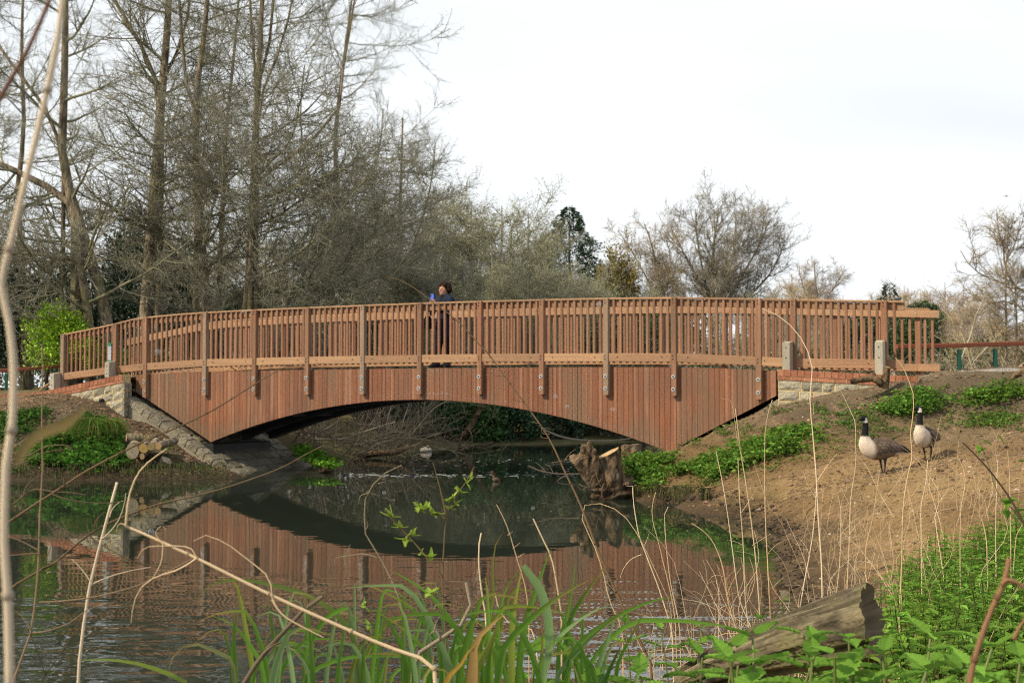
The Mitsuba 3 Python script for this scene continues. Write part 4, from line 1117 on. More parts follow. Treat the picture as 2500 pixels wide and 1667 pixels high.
# undergrowth that closes the foot of the wood
rr_ = np.random.default_rng(55)
parts = []
for X0, X1, Y0, Y1, n, hgt, col in ((-32, 2, 45.5, 56, 30000, 2.6, (0.080, 0.085, 0.042)), (2, 34, 49.5, 62, 26000, 2.3, (0.085, 0.085, 0.042)), (-60, 70, 90, 120, 16000, 4.5, (0.085, 0.080, 0.048))):
    x, y = rr_.uniform(X0, X1, n), rr_.uniform(Y0, Y1, n)
    top = hgt * (0.35 + 0.9 * meshkit.fbm(np.stack([x * 0.35, y * 0.35, x * 0], 1), 3, 4))
    p = np.stack([x, y, ground_z(x, y, False) + top * rr_.random(n) ** 0.7], 1)
    v, f = leaves_at(p, rr_.normal(size=(n, 3)) + [0, 0, 0.4], 0.16 * (1 if Y0 < 80 else 2.6), rr_, 0.5)
    parts.append((v, f, leaf_tint(n, col, rr_, 0.4)))
v, f, c = join(parts)
add('undergrowth', (v, f), 'm_leaf', kind='stuff', color=c, label='low leafy undergrowth along the foot of the background wood', cat='undergrowth')

# ------------------------------------------------------------------ the person on the bridge
PB = BW(-1.745, 0.50, 2.125)
pf = unit(np.array([-0.66, -0.75, 0.0])); pl = np.array([-pf[1], pf[0], 0.0])        # forward, and the person's left


def pw(f, l, z):
    return PB + pf * f + pl * l + np.array([0, 0, z])


def js(d):
    return {k: (*pw(*v[:3]), v[3]) for k, v in d.items()}


person = thing('person', 'curly dark-haired person in a long navy coat photographing from the bridge', 'person')
J = js(dict(head=(0.035, 0, 1.515, .083), crown=(0.015, 0, 1.55, .086), chin=(0.085, 0, 1.445, .038), jaw=(0.055, 0, 1.455, .05), nose=(0.125, 0, 1.505, .012), nbr=(0.108, 0, 1.535, .012), neck=(0.0, 0, 1.40, .048), chest=(0, 0, 1.24, .115), waist=(0, 0, 1.02, .105),
            hip=(0, 0, .88, .12), shl=(0, .165, 1.325, .05), shr=(0, -.165, 1.325, .05), ell=(.12, .21, 1.08, .038), elr=(.12, -.21, 1.08, .038), wl=(.30, .055, 1.225, .026), wr=(.30, -.07, 1.225, .026),
            pal=(.325, .045, 1.262, .026), par=(.325, -.055, 1.262, .026), hl=(0, .075, .84, .085), hr=(.03, -.075, .84, .085), kl=(.02, .08, .47, .058), kr=(.07, -.08, .47, .058), al=(-.02, .08, .09, .04), ar=(.10, -.09, .09, .04), tl=(.12, .085, .035, .034), tr=(.24, -.10, .035, .034)))
bones = [('head', 'crown'), ('head', 'jaw'), ('jaw', 'chin'), ('nose', 'nbr'), ('nbr', 'head'), ('head', 'neck'), ('neck', 'chest'), ('chest', 'waist'), ('waist', 'hip'), ('chest', 'shl'), ('chest', 'shr'), ('shl', 'ell'), ('shr', 'elr'), ('ell', 'wl'), ('elr', 'wr'), ('wl', 'pal'), ('wr', 'par'),
         ('hip', 'hl'), ('hip', 'hr'), ('hl', 'kl'), ('hr', 'kr'), ('kl', 'al'), ('kr', 'ar'), ('al', 'tl'), ('ar', 'tr')]
for sd, y0 in (('l', .045), ('r', -.055)):
    sgn = 1 if sd == 'l' else -1
    for k in range(4):
        a, b, c = f'f{sd}{k}a', f'f{sd}{k}b', f'f{sd}{k}c'
        z = 1.250 + 0.019 * k; ln = (.036, .044, .042, .034)[k]
        J.update(js({a: (.340, y0 + sgn * .006, z, .0095), b: (.362, y0 - sgn * .012, z + .006, .0085), c: (.356, y0 - sgn * (.012 + ln * .7), z + .006, .0075)}))
        bones += [(f'pa{sd}', a), (a, b), (b, c)]
    J.update(js({f't{sd}a': (.312, y0 - sgn * .016, 1.272, .011), f't{sd}b': (.316, y0 - sgn * .036, 1.298, .009)}))
    bones += [(f'pa{sd}', f't{sd}a'), (f't{sd}a', f't{sd}b')]
m = hull_chain(J, bones, 0.022, 3)
v = np.array(m.vertices); q = (v - PB) @ np.stack([pf, pl, [0, 0, 1]], 1)
col = np.tile([0.36, 0.205, 0.14], (len(v), 1))
eye = (np.abs(np.abs(q[:, 1]) - 0.030) < 0.013) & (np.abs(q[:, 2] - 1.532) < 0.009) & (q[:, 0] > 0.07)
lip = (np.abs(q[:, 1]) < 0.022) & (np.abs(q[:, 2] - 1.468) < 0.008) & (q[:, 0] > 0.07)
col[eye] = (0.05, 0.03, 0.025); col[lip] = (0.36, 0.13, 0.11)
add('body', m, 'm_matt', person, smooth=True, color=col)
for l in (0.03, -0.03):
    add('eye', blob(pw(.106, l, 1.532), [.008, .009, .006], 1, 0, ax=np.array([pf, pl, [0, 0, 1]])), 'm_satin', person, color=(0.03, 0.02, 0.015))
add('mouth', blob(pw(.118, 0, 1.468), [.006, .020, .005], 1, 0, ax=np.array([pf, pl, [0, 0, 1]])), 'm_matt', person, color=(0.34, 0.12, 0.10))
C = js(dict(n=(-.01, 0, 1.40, .075), ch=(0, 0, 1.25, .142), wa=(0, 0, 1.02, .150), hp=(0, 0, .84, .165), hem1=(.02, .07, .60, .125), hem2=(.02, -.07, .60, .125), hem3=(-.05, 0, .60, .12), shl=(0, .175, 1.325, .068), shr=(0, -.175, 1.325, .068), ell=(.11, .225, 1.075, .06), elr=(.11, -.225, 1.075, .06), wl=(.275, .07, 1.205, .044), wr=(.275, -.085, 1.205, .044),
            c1=(-.05, .045, 1.425, .028), c2=(-.05, -.045, 1.425, .028), c3=(.03, .065, 1.40, .025), c4=(.03, -.065, 1.40, .025)))
coat = hull_chain(C, [('n', 'ch'), ('ch', 'wa'), ('wa', 'hp'), ('hp', 'hem1'), ('hp', 'hem2'), ('hp', 'hem3'), ('hem1', 'hem2'), ('hem1', 'hem3'), ('hem2', 'hem3'), ('ch', 'shl'), ('ch', 'shr'), ('n', 'shl'), ('n', 'shr'), ('shl', 'ell'), ('shr', 'elr'), ('ell', 'wl'), ('elr', 'wr'), ('c1', 'c2'), ('c1', 'c3'), ('c2', 'c4')], 0.03, 6)
v = np.array(coat.vertices); q = (v - PB) @ np.stack([pf, pl, [0, 0, 1]], 1)
v += 0.010 * (meshkit.fbm(q * [9, 9, 5], 2, 4)[:, None] - 0.5) * np.array(coat.vertex_normals)
cc = np.tile([0.013, 0.020, 0.042], (len(v), 1)) * (0.7 + 0.6 * meshkit.fbm(q * 12, 2, 6))[:, None]
cc[(np.abs(q[:, 1]) < 0.045) & (q[:, 0] > 0.02) & (q[:, 2] > 1.16)] = (0.010, 0.010, 0.012)
add('coat', (v, np.array(coat.faces)), 'm_matt', person, smooth=True, color=cc)
Tm = js(dict(hl=(0, .075, .80, .098), hr=(.03, -.075, .80, .098), kl=(.02, .08, .47, .074), kr=(.07, -.08, .47, .074), al=(-.02, .08, .12, .052), ar=(.10, -.09, .12, .052)))
add('trousers', hull_chain(Tm, [('hl', 'hr'), ('hl', 'kl'), ('hr', 'kr'), ('kl', 'al'), ('kr', 'ar')], 0.04, 4), 'm_matt', person, smooth=True, color=(0.012, 0.013, 0.017))
for a, b, lab in ((-.02, .08, 'l'), (.10, -.09, 'r')):
    Sh = js(dict(h=(a - .02, b, .045, .045), m=(a + .09, b, .05, .044), t=(a + .19, b, .032, .032), an=(a, b, .10, .05)))
    add('shoe', hull_chain(Sh, [('h', 'm'), ('m', 't'), ('h', 'an'), ('an', 'm')], 0.03, 3), 'm_satin', person, smooth=True, color=(0.010, 0.013, 0.022))
rg = np.random.default_rng(3)
hp = []
for k in range(150):
    d = unit(rg.normal(size=3))
    if d[0] > 0.35 and d[2] < 0.42 or d[2] < -0.62:
        continue
    c = np.array([0.0, 0, 1.545]) + d * np.array([.108, .122, .108]) * (0.85 + 0.25 * rg.random()) - [0.012, 0, 0]
    hp.append((*blob(pw(*c), [0.026 + 0.016 * rg.random()] * 3, 1, 0.4, 2.0, k), (0.022 * (0.6 + rg.random()), 0.013, 0.009)))
hp.append((*blob(pw(-.012, 0, 1.55), [.098, .106, .098], 2, 0.1, ax=np.array([pf, pl, [0, 0, 1]])), (0.022, 0.012, 0.008)))
v, f, c = join(hp)
keep = ((v - PB) @ pf < 0.088) | ((v - PB)[:, 2] > 1.572)
add('hair', (v, f[keep[f].all(1)]), 'm_matt', person, smooth=True, color=c)
ph = thing('phone', 'blue phone held up in both hands by the person on the bridge', 'phone')
add('case', beam(pw(.338, -.006, 1.262), pw(.338, -.006, 1.425), pl, .086, .010, .004), 'm_satin', ph, color=(0.055, 0.13, 0.62))
add('camera_bump', beam(pw(.345, -.026, 1.378), pw(.345, -.026, 1.405), pl, .028, .008, .002), 'm_satin', ph, color=(0.012, 0.016, 0.05))
bg = thing('shoulder_bag', 'dark bag hanging at the side of the person in the navy coat', 'bag')
add('bag_body', hull_chain(js(dict(a=(.10, -.30, .80, .045), b=(.24, -.27, .80, .045), c=(.12, -.30, .98, .035), d=(.23, -.27, .98, .035))), [('a', 'b'), ('c', 'd'), ('a', 'c'), ('b', 'd'), ('a', 'd'), ('b', 'c')], 0.04, 4), 'm_matt', bg, smooth=True, color=(0.016, 0.017, 0.020))
add('strap', tube(spline([pw(.13, -.30, .99), pw(.10, -.24, 1.13), pw(.15, -.22, 1.16), pw(.22, -.27, .99)], 12), 0.010, 5), 'm_matt', bg, smooth=True, color=(0.016, 0.017, 0.020))

# ------------------------------------------------------------------ geese
GS = np.array([(-.470, .270, .018, .010), (-.39, .290, .055, .032), (-.28, .318, .092, .072), (-.14, .330, .122, .116), (0, .325, .136, .142), (.10, .332, .130, .147), (.18, .362, .110, .130), (.226, .425, .080, .095), (.237, .495, .051, .058), (.229, .565, .037, .041),
               (.223, .635, .033, .037), (.223, .680, .032, .036), (.236, .714, .034, .037), (.264, .726, .032, .033), (.292, .719, .024, .024), (.317, .710, .014, .014), (.350, .699, .008, .005)])


def goose(label, foot, heading, turn, legs, seed):
    r = np.random.default_rng(seed)
    g = thing('goose', label, 'goose', 'geese on the raked bank')
    n, m = 110, 28
    st = spline(GS, n)
    c = np.stack([st[:, 0], st[:, 0] * 0, st[:, 1]], 1)
    t = unit(np.gradient(c, axis=0)); side = np.tile([0.0, 1, 0], (n, 1)); up = np.cross(t, side)
    ang = np.arange(m) * 2 * np.pi / m
    V = c[:, None] + np.cos(ang)[None, :, None] * side[:, None] * st[:, 2, None, None] + np.sin(ang)[None, :, None] * up[:, None] * st[:, 3, None, None]
    x, z = c[:, 0], c[:, 2]
    along = np.arange(n) / (n - 1)
    cx = np.cos(ang)[None, :] * np.ones((n, 1)); sy = np.sin(ang)[None, :] * np.ones((n, 1))          # sy: +1 back or nape, -1 belly or throat
    col = np.zeros((n, m, 3))
    A = np.broadcast_to(x[:, None], (n, m)); Zc = np.broadcast_to(z[:, None], (n, m))
    bars = 0.5 + 0.5 * np.sin(A * 170 + 2.2 * np.sin(ang * 5)[None, :] + r.normal(size=(n, m)) * 0.5)
    flank = np.array([0.175, 0.130, 0.092]) * (0.72 + 0.65 * bars)[..., None]
    back = np.array([0.085, 0.064, 0.048]) * (0.75 + 0.6 * bars)[..., None]
    k = np.clip(sy * 1.6 + 0.25, 0, 1)[..., None]
    col = flank * (1 - k) + back * k
    cream = np.array([0.56, 0.48, 0.395])
    fr = np.clip((V[..., 0] - 0.135) / 0.05 + 0.35 * (-sy), 0, 1)[..., None]
    col = col * (1 - fr) + cream * fr
    rear = (np.clip((-0.16 - A) / 0.05, 0, 1) * np.clip(-sy * 2 + 0.1, 0, 1))[..., None]
    col = col * (1 - rear) + np.array([0.62, 0.60, 0.56]) * rear
    tail = np.clip((-0.33 - A) / 0.03, 0, 1)[..., None] * np.clip(sy * 2 + 1, 0, 1)[..., None]
    col = col * (1 - tail) + np.array([0.014, 0.012, 0.011]) * tail
    blk = np.clip((along - np.interp(0.487, z[int(n * .55):], along[int(n * .55):])) / 0.012, 0, 1)[:, None, None]
    col = col * (1 - blk) + np.array([0.011, 0.011, 0.013]) * blk
    cheek = (Zc > 0.668) & (A > 0.2225) & (A < 0.258) & (sy < 0.30) & ~((A > 0.245) & (sy < -0.75))
    col[cheek] = (0.66, 0.62, 0.56)
    V = V.reshape(-1, 3); col = col.reshape(-1, 3)
    # the head turns on the neck
    w = np.clip((V[:, 2] - 0.52) / 0.14, 0, 1) * (V[:, 0] > 0.15)
    a = turn * w; p0 = np.array([0.226, 0, 0])
    d = V - p0
    V = p0 + np.stack([d[:, 0] * np.cos(a) - d[:, 1] * np.sin(a), d[:, 0] * np.sin(a) + d[:, 1] * np.cos(a), d[:, 2]], 1)
    i, j = np.meshgrid(np.arange(n - 1), np.arange(m), indexing='ij')
    q = np.stack([i * m + j, i * m + (j + 1) % m, (i + 1) * m + (j + 1) % m, (i + 1) * m + j], -1).reshape(-1, 4)
    f = np.vstack([q[:, [0, 1, 2]], q[:, [0, 2, 3]]])
    hx = unit(np.array([heading[0], heading[1], 0])); hy = np.array([-hx[1], hx[0], 0])
    Rm = np.stack([hx, hy, [0, 0, 1]])

    def w3(p):
        return foot + np.asarray(p) @ Rm
    tm = trimesh.Trimesh(w3(V), f, process=False)
    if tm.volume < 0:
        f = f[:, ::-1]
    add('body', (w3(V), f), 'm_matt', g, smooth=True, color=col)
    for s in (-1, 1):
        # folded wing: rows of lapped feathers over the flank
        n1, n2 = 22, 9
        u, vv = np.meshgrid(np.linspace(0, 1, n1), np.linspace(0, 1, n2), indexing='ij')
        xx = 0.13 - 0.57 * u - 0.03 * vv * (1 - u)
        yy = s * (np.interp(xx, [-.47, -.39, -.28, -.14, 0, .1, .18], [.012, .045, .088, .120, .138, .134, .115]) * (0.55 + 0.5 * np.sin(np.pi * (0.15 + 0.6 * vv))) + 0.006)
        zz = np.interp(xx, [-.47, -.3, 0, .13], [.285, .375, .435, .42]) - vv * (0.155 * (1 - u) ** 0.6 + 0.02)
        step = 0.006 * ((u * 9 + vv * 2) % 1.0)
        yy = yy + s * step
        W3 = np.stack([xx, yy, zz], -1).reshape(-1, 3)
        i, j = np.meshgrid(np.arange(n1 - 1), np.arange(n2 - 1), indexing='ij')
        qq = np.stack([i * n2 + j, i * n2 + j + 1, (i + 1) * n2 + j + 1, (i + 1) * n2 + j], -1).reshape(-1, 4)
        edge = ((u * 9 + vv * 2) % 1.0 > 0.78)
        wc = np.where(edge[..., None], np.array([0.235, 0.185, 0.140]), np.array([0.088, 0.066, 0.050]) * (0.75 + 0.5 * r.random((n1, n2)))[..., None])
        dk = np.clip((u - 0.66) / 0.12, 0, 1)[..., None]
        wc = wc * (1 - dk) + np.array([0.022, 0.018, 0.016]) * dk
        add('wing', (w3(W3), qq), 'm_matt', g, smooth=True, color=wc.reshape(-1, 3))
    for s, (dx, lift) in zip((1, -1), legs):
        hip, knee, ank = np.array([-0.03, s * .06, .22]), np.array([-.035 + dx * .4, s * .062, .12 + lift]), np.array([-.03 + dx, s * .06, .012 + lift])
        leg = tube(spline([hip, knee, ank], 8), np.linspace(.024, .009, 8) * np.array([1.4, 1.1, .8, .75, .8, .85, .95, 1.0]), 7)
        toes = []
        for ta in (-0.45, 0, 0.45):
            tip = ank + np.array([.075 * math.cos(ta), .075 * math.sin(ta), -.006 - lift * .5])
            toes.append(tube([ank, tip], [.008, .004], 5))
        web = (np.array([ank + [0, 0, -.004], *[ank + np.array([.066 * math.cos(ta), .066 * math.sin(ta), -.008 - lift * .5]) for ta in (-.45, 0, .45)]]), np.array([[0, 1, 2], [0, 2, 3]]))
        v, f2 = join([leg, *toes, web])
        add('leg', (w3(v), f2), 'm_satin', g, smooth=True, color=(0.030, 0.028, 0.027))
    return g


def on_ground(px, py, depth, lift=0.0):
    p = at(px, py, depth)
    p[2] = float(ground_z(p[0], p[1])) + lift
    return p


gp = on_ground(2150, 1152, 18.0); gp[2] += 0.0
goose('goose with a black neck and white breast standing side-on, the nearer and left one', gp, (-0.94, -0.34), 0.15, ((0.02, 0), (-0.04, 0.0)), 1)
goose('goose walking towards the water with its head turned, the farther and right one', on_ground(2262, 1120, 18.9), (-0.60, -0.80), -0.75, ((0.06, 0), (-0.09, 0.03)), 2)

# duck asleep on the water under the arch
dk = thing('duck', 'pale duck floating on the far water below the arch', 'duck')
dp = on_level(1040, 1103)
add('body', blob(dp + [0, 0, .05], [.17, .12, .085], 3, 0.06, ax=rot_to([0, 0, 1], 0.5)), 'm_matt', dk, smooth=True, color=(0.52, 0.47, 0.40))
add('head', blob(dp + [.05, -.04, .145], [.05, .045, .045], 2, 0.03), 'm_matt', dk, smooth=True, color=(0.30, 0.24, 0.17))
add('tail', blob(dp + [-.14, .06, .07], [.05, .03, .02], 2, 0.03), 'm_matt', dk, smooth=True, color=(0.06, 0.05, 0.045))

# bird far off in the sky
bd = thing('flying_bird', 'tiny dark bird gliding in the pale sky at the right', 'bird')
c = at(2457, 479, 95)
add('body', blob(c, [.06, .16, .05], 2, 0), 'm_matt', bd, smooth=True, color=(0.16, 0.16, 0.18))
for s in (-1, 1):
    add('wing', (np.array([c + [0, .06, 0], c + [0, -.08, 0], c + [s * .20, -.05, .035], c + [s * .21, .04, .035], c + [s * .40, -.02, .02]]), np.array([[0, 1, 2], [0, 2, 3], [3, 2, 4]])), 'm_leaf', bd, color=(0.16, 0.16, 0.18))

# soap bubbles drifting over the water
ball = trimesh.creation.icosphere(subdivisions=3)
for px, py, r, dep, lab in ((1405, 677, 7.5, 12, 'clear soap bubble floating highest, in front of the grey-green trees'), (1461, 743, 6.5, 12.5, 'faint soap bubble just above the railing, right of the highest bubble'), (386, 858, 6, 12, 'soap bubble before the balusters at the left end of the bridge'),
                            (597, 761, 5, 12, 'soap bubble at the handrail above the left part of the bridge'), (1356, 968, 5.5, 11, 'soap bubble in front of the cladding, leftmost of the three there'), (1384, 992, 4.5, 11, 'middle one of three soap bubbles in front of the cladding'),
                            (1495, 999, 5, 11, 'rightmost of three soap bubbles in front of the cladding'), (938, 1203, 5, 10, 'soap bubble low over the dark water at the middle left'), (1301, 1240, 4.5, 10, 'soap bubble low over the dark water left of the long leaning stem'), (369, 1298, 8, 9, 'soap bubble over the water beside the bent pale stem at the left')):
    b = np.array(ball.vertices) * (r * dep / F) + at(px, py, dep)
    add('soap_bubble', (b, np.array(ball.faces)), 'm_bubble', smooth=True, label=lab, cat='bubble', group='soap bubbles in the air')

# ------------------------------------------------------------------ stumps, logs, litter and plants on the banks
def pix_tube(ptsP, depth, r0, r1, n=12, sides=6, dd=0.0, rough=0.0, seed=0, power=1.0):
    """A limb through these pixels, at this depth, dd metres deeper at its end."""
    P = spline([at(x, y, depth + dd * k / max(1, len(ptsP) - 1)) for k, (x, y) in enumerate(ptsP)], n)
    R = (r0 + (r1 - r0) * np.linspace(0, 1, n) ** power) * (1 + rough * (np.random.default_rng(seed).random(n) - 0.5))
    return tube(P, R, sides)


def cut_log(label, a, b, r, seed, group=None, cut=(0.50, 0.36, 0.19), cat='log', name='log', squash=1.0):
    """A log from a to b; the sawn face at a."""
    g = np.random.default_rng(seed)
    t = thing(name, label, cat, group)
    a, b = np.asarray(a, float), np.asarray(b, float)
    ax = unit(b - a)
    fr = rot_to(ax, g.random() * 6)
    m = 20
    ang = np.arange(m) * 2 * np.pi / m
    prof = r * (1 + 0.10 * np.sin(ang * 2 + g.random() * 6) + 0.05 * g.normal(size=m))
    ring = np.cos(ang)[:, None] * fr[0] * prof[:, None] + np.sin(ang)[:, None] * fr[1] * prof[:, None] * squash
    k = 6
    V = np.vstack([a + ring * (1 + 0.03 * g.normal(size=(m, 1))) + (b - a) * s for s in np.linspace(0.0, 1, k)])
    i, j = np.meshgrid(np.arange(k - 1), np.arange(m), indexing='ij')
    q = np.stack([i * m + j, i * m + (j + 1) % m, (i + 1) * m + (j + 1) % m, (i + 1) * m + j], -1).reshape(-1, 4)
    add('bark', (V, np.vstack([q[:, [0, 1, 2]], q[:, [0, 2, 3]]])), 'm_bark', t, smooth=True)
    for e, base in ((-1, a), (1, b)):
        rr = [base + ax * e * 0.004 + (V[:m] - a) * s for s in (0.97, 0.78, 0.6, 0.42, 0.22)]
        cols = [np.asarray(cut) * .78 * c * (0.9 + 0.2 * g.random((m, 1))) for c in (0.62, 1.0, 0.84, 1.02, 0.78)]
        vv = np.vstack([*rr, base[None] + ax * e * 0.004]); cc = np.vstack([*cols, np.asarray([cut]) * 0.6])
        ff = []
        for s in range(4):
            for x in range(m):
                y = (x + 1) % m
                ff += [[s * m + x, s * m + y, (s + 1) * m + y], [s * m + x, (s + 1) * m + y, (s + 1) * m + x]]
        ff += [[4 * m + x, 4 * m + (x + 1) % m, 5 * m] for x in range(m)]
        add('cut_face', (vv, np.array(ff)), 'm_matt', t, color=cc)
    return t


LP = 26.35
fwd = np.array([-0.10, 0.95, 0.12])
for k, (px, py, r, L, d, lab, cut) in enumerate([
        (323, 1101, .145, .8, fwd, 'biggest sawn log of the pile, its grey round end facing the water', (0.43, 0.36, 0.25)),
        (350, 1094, .095, .8, fwd, 'yellowish sawn log beside the biggest log of the pile', (0.52, 0.36, 0.13)),
        (347, 1114, .055, .7, fwd, 'smallest round log tucked below the yellowish one in the pile', (0.46, 0.33, 0.17)),
        (369, 1090, .075, .8, fwd, 'round-ended log right of the yellowish one in the pile', (0.40, 0.30, 0.13)),
        (386, 1088, .08, .7, np.array([0.2, .9, .1]), 'log at the right shoulder of the pile', (0.40, 0.27, 0.14))]):
    a = at(px, py, LP)
    cut_log(lab, a, a + unit(d) * L, r, 300 + k, 'logs piled on the left bank', cut)
a = at(309, 1068, 26.7)
cut_log('log lying crosswise on top of the pile', a, at(347, 1069, 26.8), .085, 310, 'logs piled on the left bank', (0.50, 0.36, 0.22))
cut_log('short upright log block at the back right of the pile', at(368, 1062, 27.0), at(369, 1084, 27.0), .12, 311, 'logs piled on the left bank', (0.46, 0.35, 0.22))
cut_log('short log with a pale slanting cut at the water side of the pile', at(407, 1124, 26.6), at(398, 1140, 26.7), .11, 312, 'logs piled on the left bank', (0.60, 0.50, 0.38), squash=0.8)
cut_log('flat sawn stump on the bare soil below the left stone wall', at(160, 974, 29.9), at(159, 990, 29.9), .165, 313, None, (0.52, 0.44, 0.31), 'stump', 'sawn_stump', 0.6)
dp_ = thing('drain_pipe', 'black plastic pipe end sticking out below the left stone wall', 'pipe')
add('pipe', tube([BW(-9.78, -0.44, 1.47), BW(-9.78, -0.22, 1.47)], .042, 12), 'm_dark', dp_, smooth=True)


def rot_trunk(t, name, base, top, r0, r1, seed, cut=None, ragged=0.0, mat='m_rot'):
    """A weathered stump piece from base to top, its upper end cut or ragged."""
    g = np.random.default_rng(seed)
    base, top = np.asarray(base, float), np.asarray(top, float)
    ax = unit(top - base); fr = rot_to(ax, 0.3 * seed)
    m, k = 36, 18
    ang = np.arange(m) * 2 * np.pi / m
    V = []
    for s in np.linspace(0, 1, k):
        rr = (r0 + (r1 - r0) * s) * (1 + 0.22 * (meshkit.fbm(np.stack([np.cos(ang) * 1.6 + seed, np.sin(ang) * 1.6, np.full(m, s * 1.3)], 1), 3, seed) - 0.5) * 2 + 0.10 * (meshkit.fbm(np.stack([np.cos(ang) * 6, np.sin(ang) * 6, np.full(m, s * 5)], 1), 2, seed) - 0.5) * 2)
        V.append(base + (top - base) * s + rr[:, None] * (np.cos(ang)[:, None] * fr[0] + np.sin(ang)[:, None] * fr[1]) + (ax * ragged * (meshkit.noise(np.stack([np.cos(ang) * 3, np.sin(ang) * 3, ang * 0 + seed], 1)) - 0.4)[:, None] * (s ** 4)))
    if cut is not None:                                  # shear the top rings into a sloping saw cut
        n = unit(cut); c = top
        for q in range(k - 6, k):
            h = ((c - V[q]) @ n) / (ax @ n)
            V[q] = V[q] + ax * (h * ((q - (k - 7)) / 6.0))[:, None]
    V = np.vstack(V)
    i, j = np.meshgrid(np.arange(k - 1), np.arange(m), indexing='ij')
    q = np.stack([i * m + j, i * m + (j + 1) % m, (i + 1) * m + (j + 1) % m, (i + 1) * m + j], -1).reshape(-1, 4)
    F_ = np.vstack([q[:, [0, 1, 2]], q[:, [0, 2, 3]]])
    last = V[-m:]
    if cut is None:
        V = np.vstack([V, last.mean(0) - ax * 0.5 * ragged]); F_ = np.vstack([F_, [[(k - 1) * m + x, (k - 1) * m + (x + 1) % m, k * m] for x in range(m)]])
    add(name, (V, F_), mat, t, smooth=True)
    if cut is not None:
        c = last.mean(0)
        vv = np.vstack([c + (last - c) * s + unit(cut) * 0.003 for s in (1.0, 0.85, 0.5)] + [c[None] + unit(cut) * 0.003])
        cc = np.vstack([np.array([[0.30, 0.20, 0.10]]).repeat(m, 0), np.array([[0.33, 0.235, 0.13]]).repeat(m, 0) * (0.85 + 0.3 * g.random((m, 1))), np.array([[0.30, 0.21, 0.115]]).repeat(m, 0), [[0.45, 0.3, 0.14]]])
        ff = []
        for s in range(2):
            for x in range(m):
                y = (x + 1) % m
                ff += [[s * m + x, s * m + y, (s + 1) * m + y], [s * m + x, (s + 1) * m + y, (s + 1) * m + x]]
        ff += [[2 * m + x, 2 * m + (x + 1) % m, 3 * m] for x in range(m)]
        add('cut_face', (vv, np.array(ff)), 'm_matt', t, color=cc)


SD = 21.4
st = thing('rotten_stump', 'big rotten twin stump with exposed roots leaning over the water on the right shore', 'stump')
rot_trunk(st, 'left_trunk', at(1480, 1206, SD), at(1422, 1110, SD - .1), .14, .20, 3, ragged=0.16)
rot_trunk(st, 'right_trunk', at(1502, 1215, SD), at(1482, 1108, SD), .21, .205, 5, cut=[-0.47, -0.06, 0.88])
add('broken_wood', join([blob(at(1440, 1100, SD - .22), [.07, .05, .13], 2, .5, 3, 2), blob(at(1452, 1112, SD - .24), [.06, .05, .10], 2, .5, 3, 4), blob(at(1426, 1096, SD - .2), [.06, .05, .08], 2, .5, 3, 5)]), 'm_rot', st, smooth=True)
add('root_mass', join([blob(at(1490, 1205, SD), [.30, .26, .16], 3, .5, 2.5, 7), blob(at(1520, 1190, SD + .1), [.22, .25, .20], 3, .5, 2.5, 9)]), 'm_rot', st, smooth=True)
for k, (pp, a) in enumerate([([(1468, 1170), (1440, 1190), (1412, 1180)], .016), ([(1450, 1160), (1440, 1185), (1438, 1205)], .018), ([(1475, 1180), (1470, 1205), (1492, 1216)], .02), ([(1490, 1175), (1478, 1200), (1474, 1216)], .012), ([(1440, 1176), (1420, 1196), (1408, 1178)], .009), ([(1500, 1200), (1498, 1215), (1503, 1226)], .02), ([(1455, 1150), (1466, 1185), (1494, 1212)], .011)]):
    add('root', pix_tube(pp, SD - .25, a, a * .45, 9, 6, rough=.3, seed=k), 'm_rot', st, smooth=True)
w = thing('sawn_stump', 'rounded mossy stump just behind the big rotten stump', 'stump')
rot_trunk(w, 'trunk', at(1543, 1112, 22.2), at(1542, 1085, 22.2), .17, .15, 8, ragged=.02)
w = thing('sawn_stump', 'small dark stump in the nettles at the right foot of the arch', 'stump')
rot_trunk(w, 'trunk', at(1592, 1118, 22.4), at(1592, 1103, 22.4), .06, .055, 9, ragged=.02)
w = thing('sawn_shrub_stump', 'reddish sawn shrub stump with a cut side branch before the right stone wall', 'stump')
rot_trunk(w, 'trunk', at(2158, 948, 21.7), at(2166, 896, 21.7), .075, .045, 11, cut=[0.2, -0.2, 0.9])
add('branch', pix_tube([(2152, 936), (2130, 924), (2105, 927), (2079, 931)], 21.6, .06, .042, 10, 9, rough=.25, seed=4), 'm_rot', w, smooth=True)
add('branch', pix_tube([(2140, 926), (2135, 916), (2133, 910)], 21.6, .035, .025, 6, 7, rough=.2, seed=5), 'm_rot', w, smooth=True)
add('cut_face', pix_tube([(2079, 931), (2077, 931)], 21.59, .041, .041, 2, 9), 'm_matt', w, color=(0.035, 0.025, 0.018))
w = thing('fallen_branch', 'sawn pale branch lying on the crest of the bank at the right edge', 'branch')
add('limb', pix_tube([(2424, 953), (2455, 936), (2490, 912), (2540, 890)], 21.5, .05, .06, 10, 9, rough=.2, seed=6), 'm_rot', w, smooth=True)
add('limb', pix_tube([(2470, 929), (2478, 915), (2500, 921)], 21.4, .035, .02, 6, 7, rough=.2, seed=7), 'm_rot', w, smooth=True)

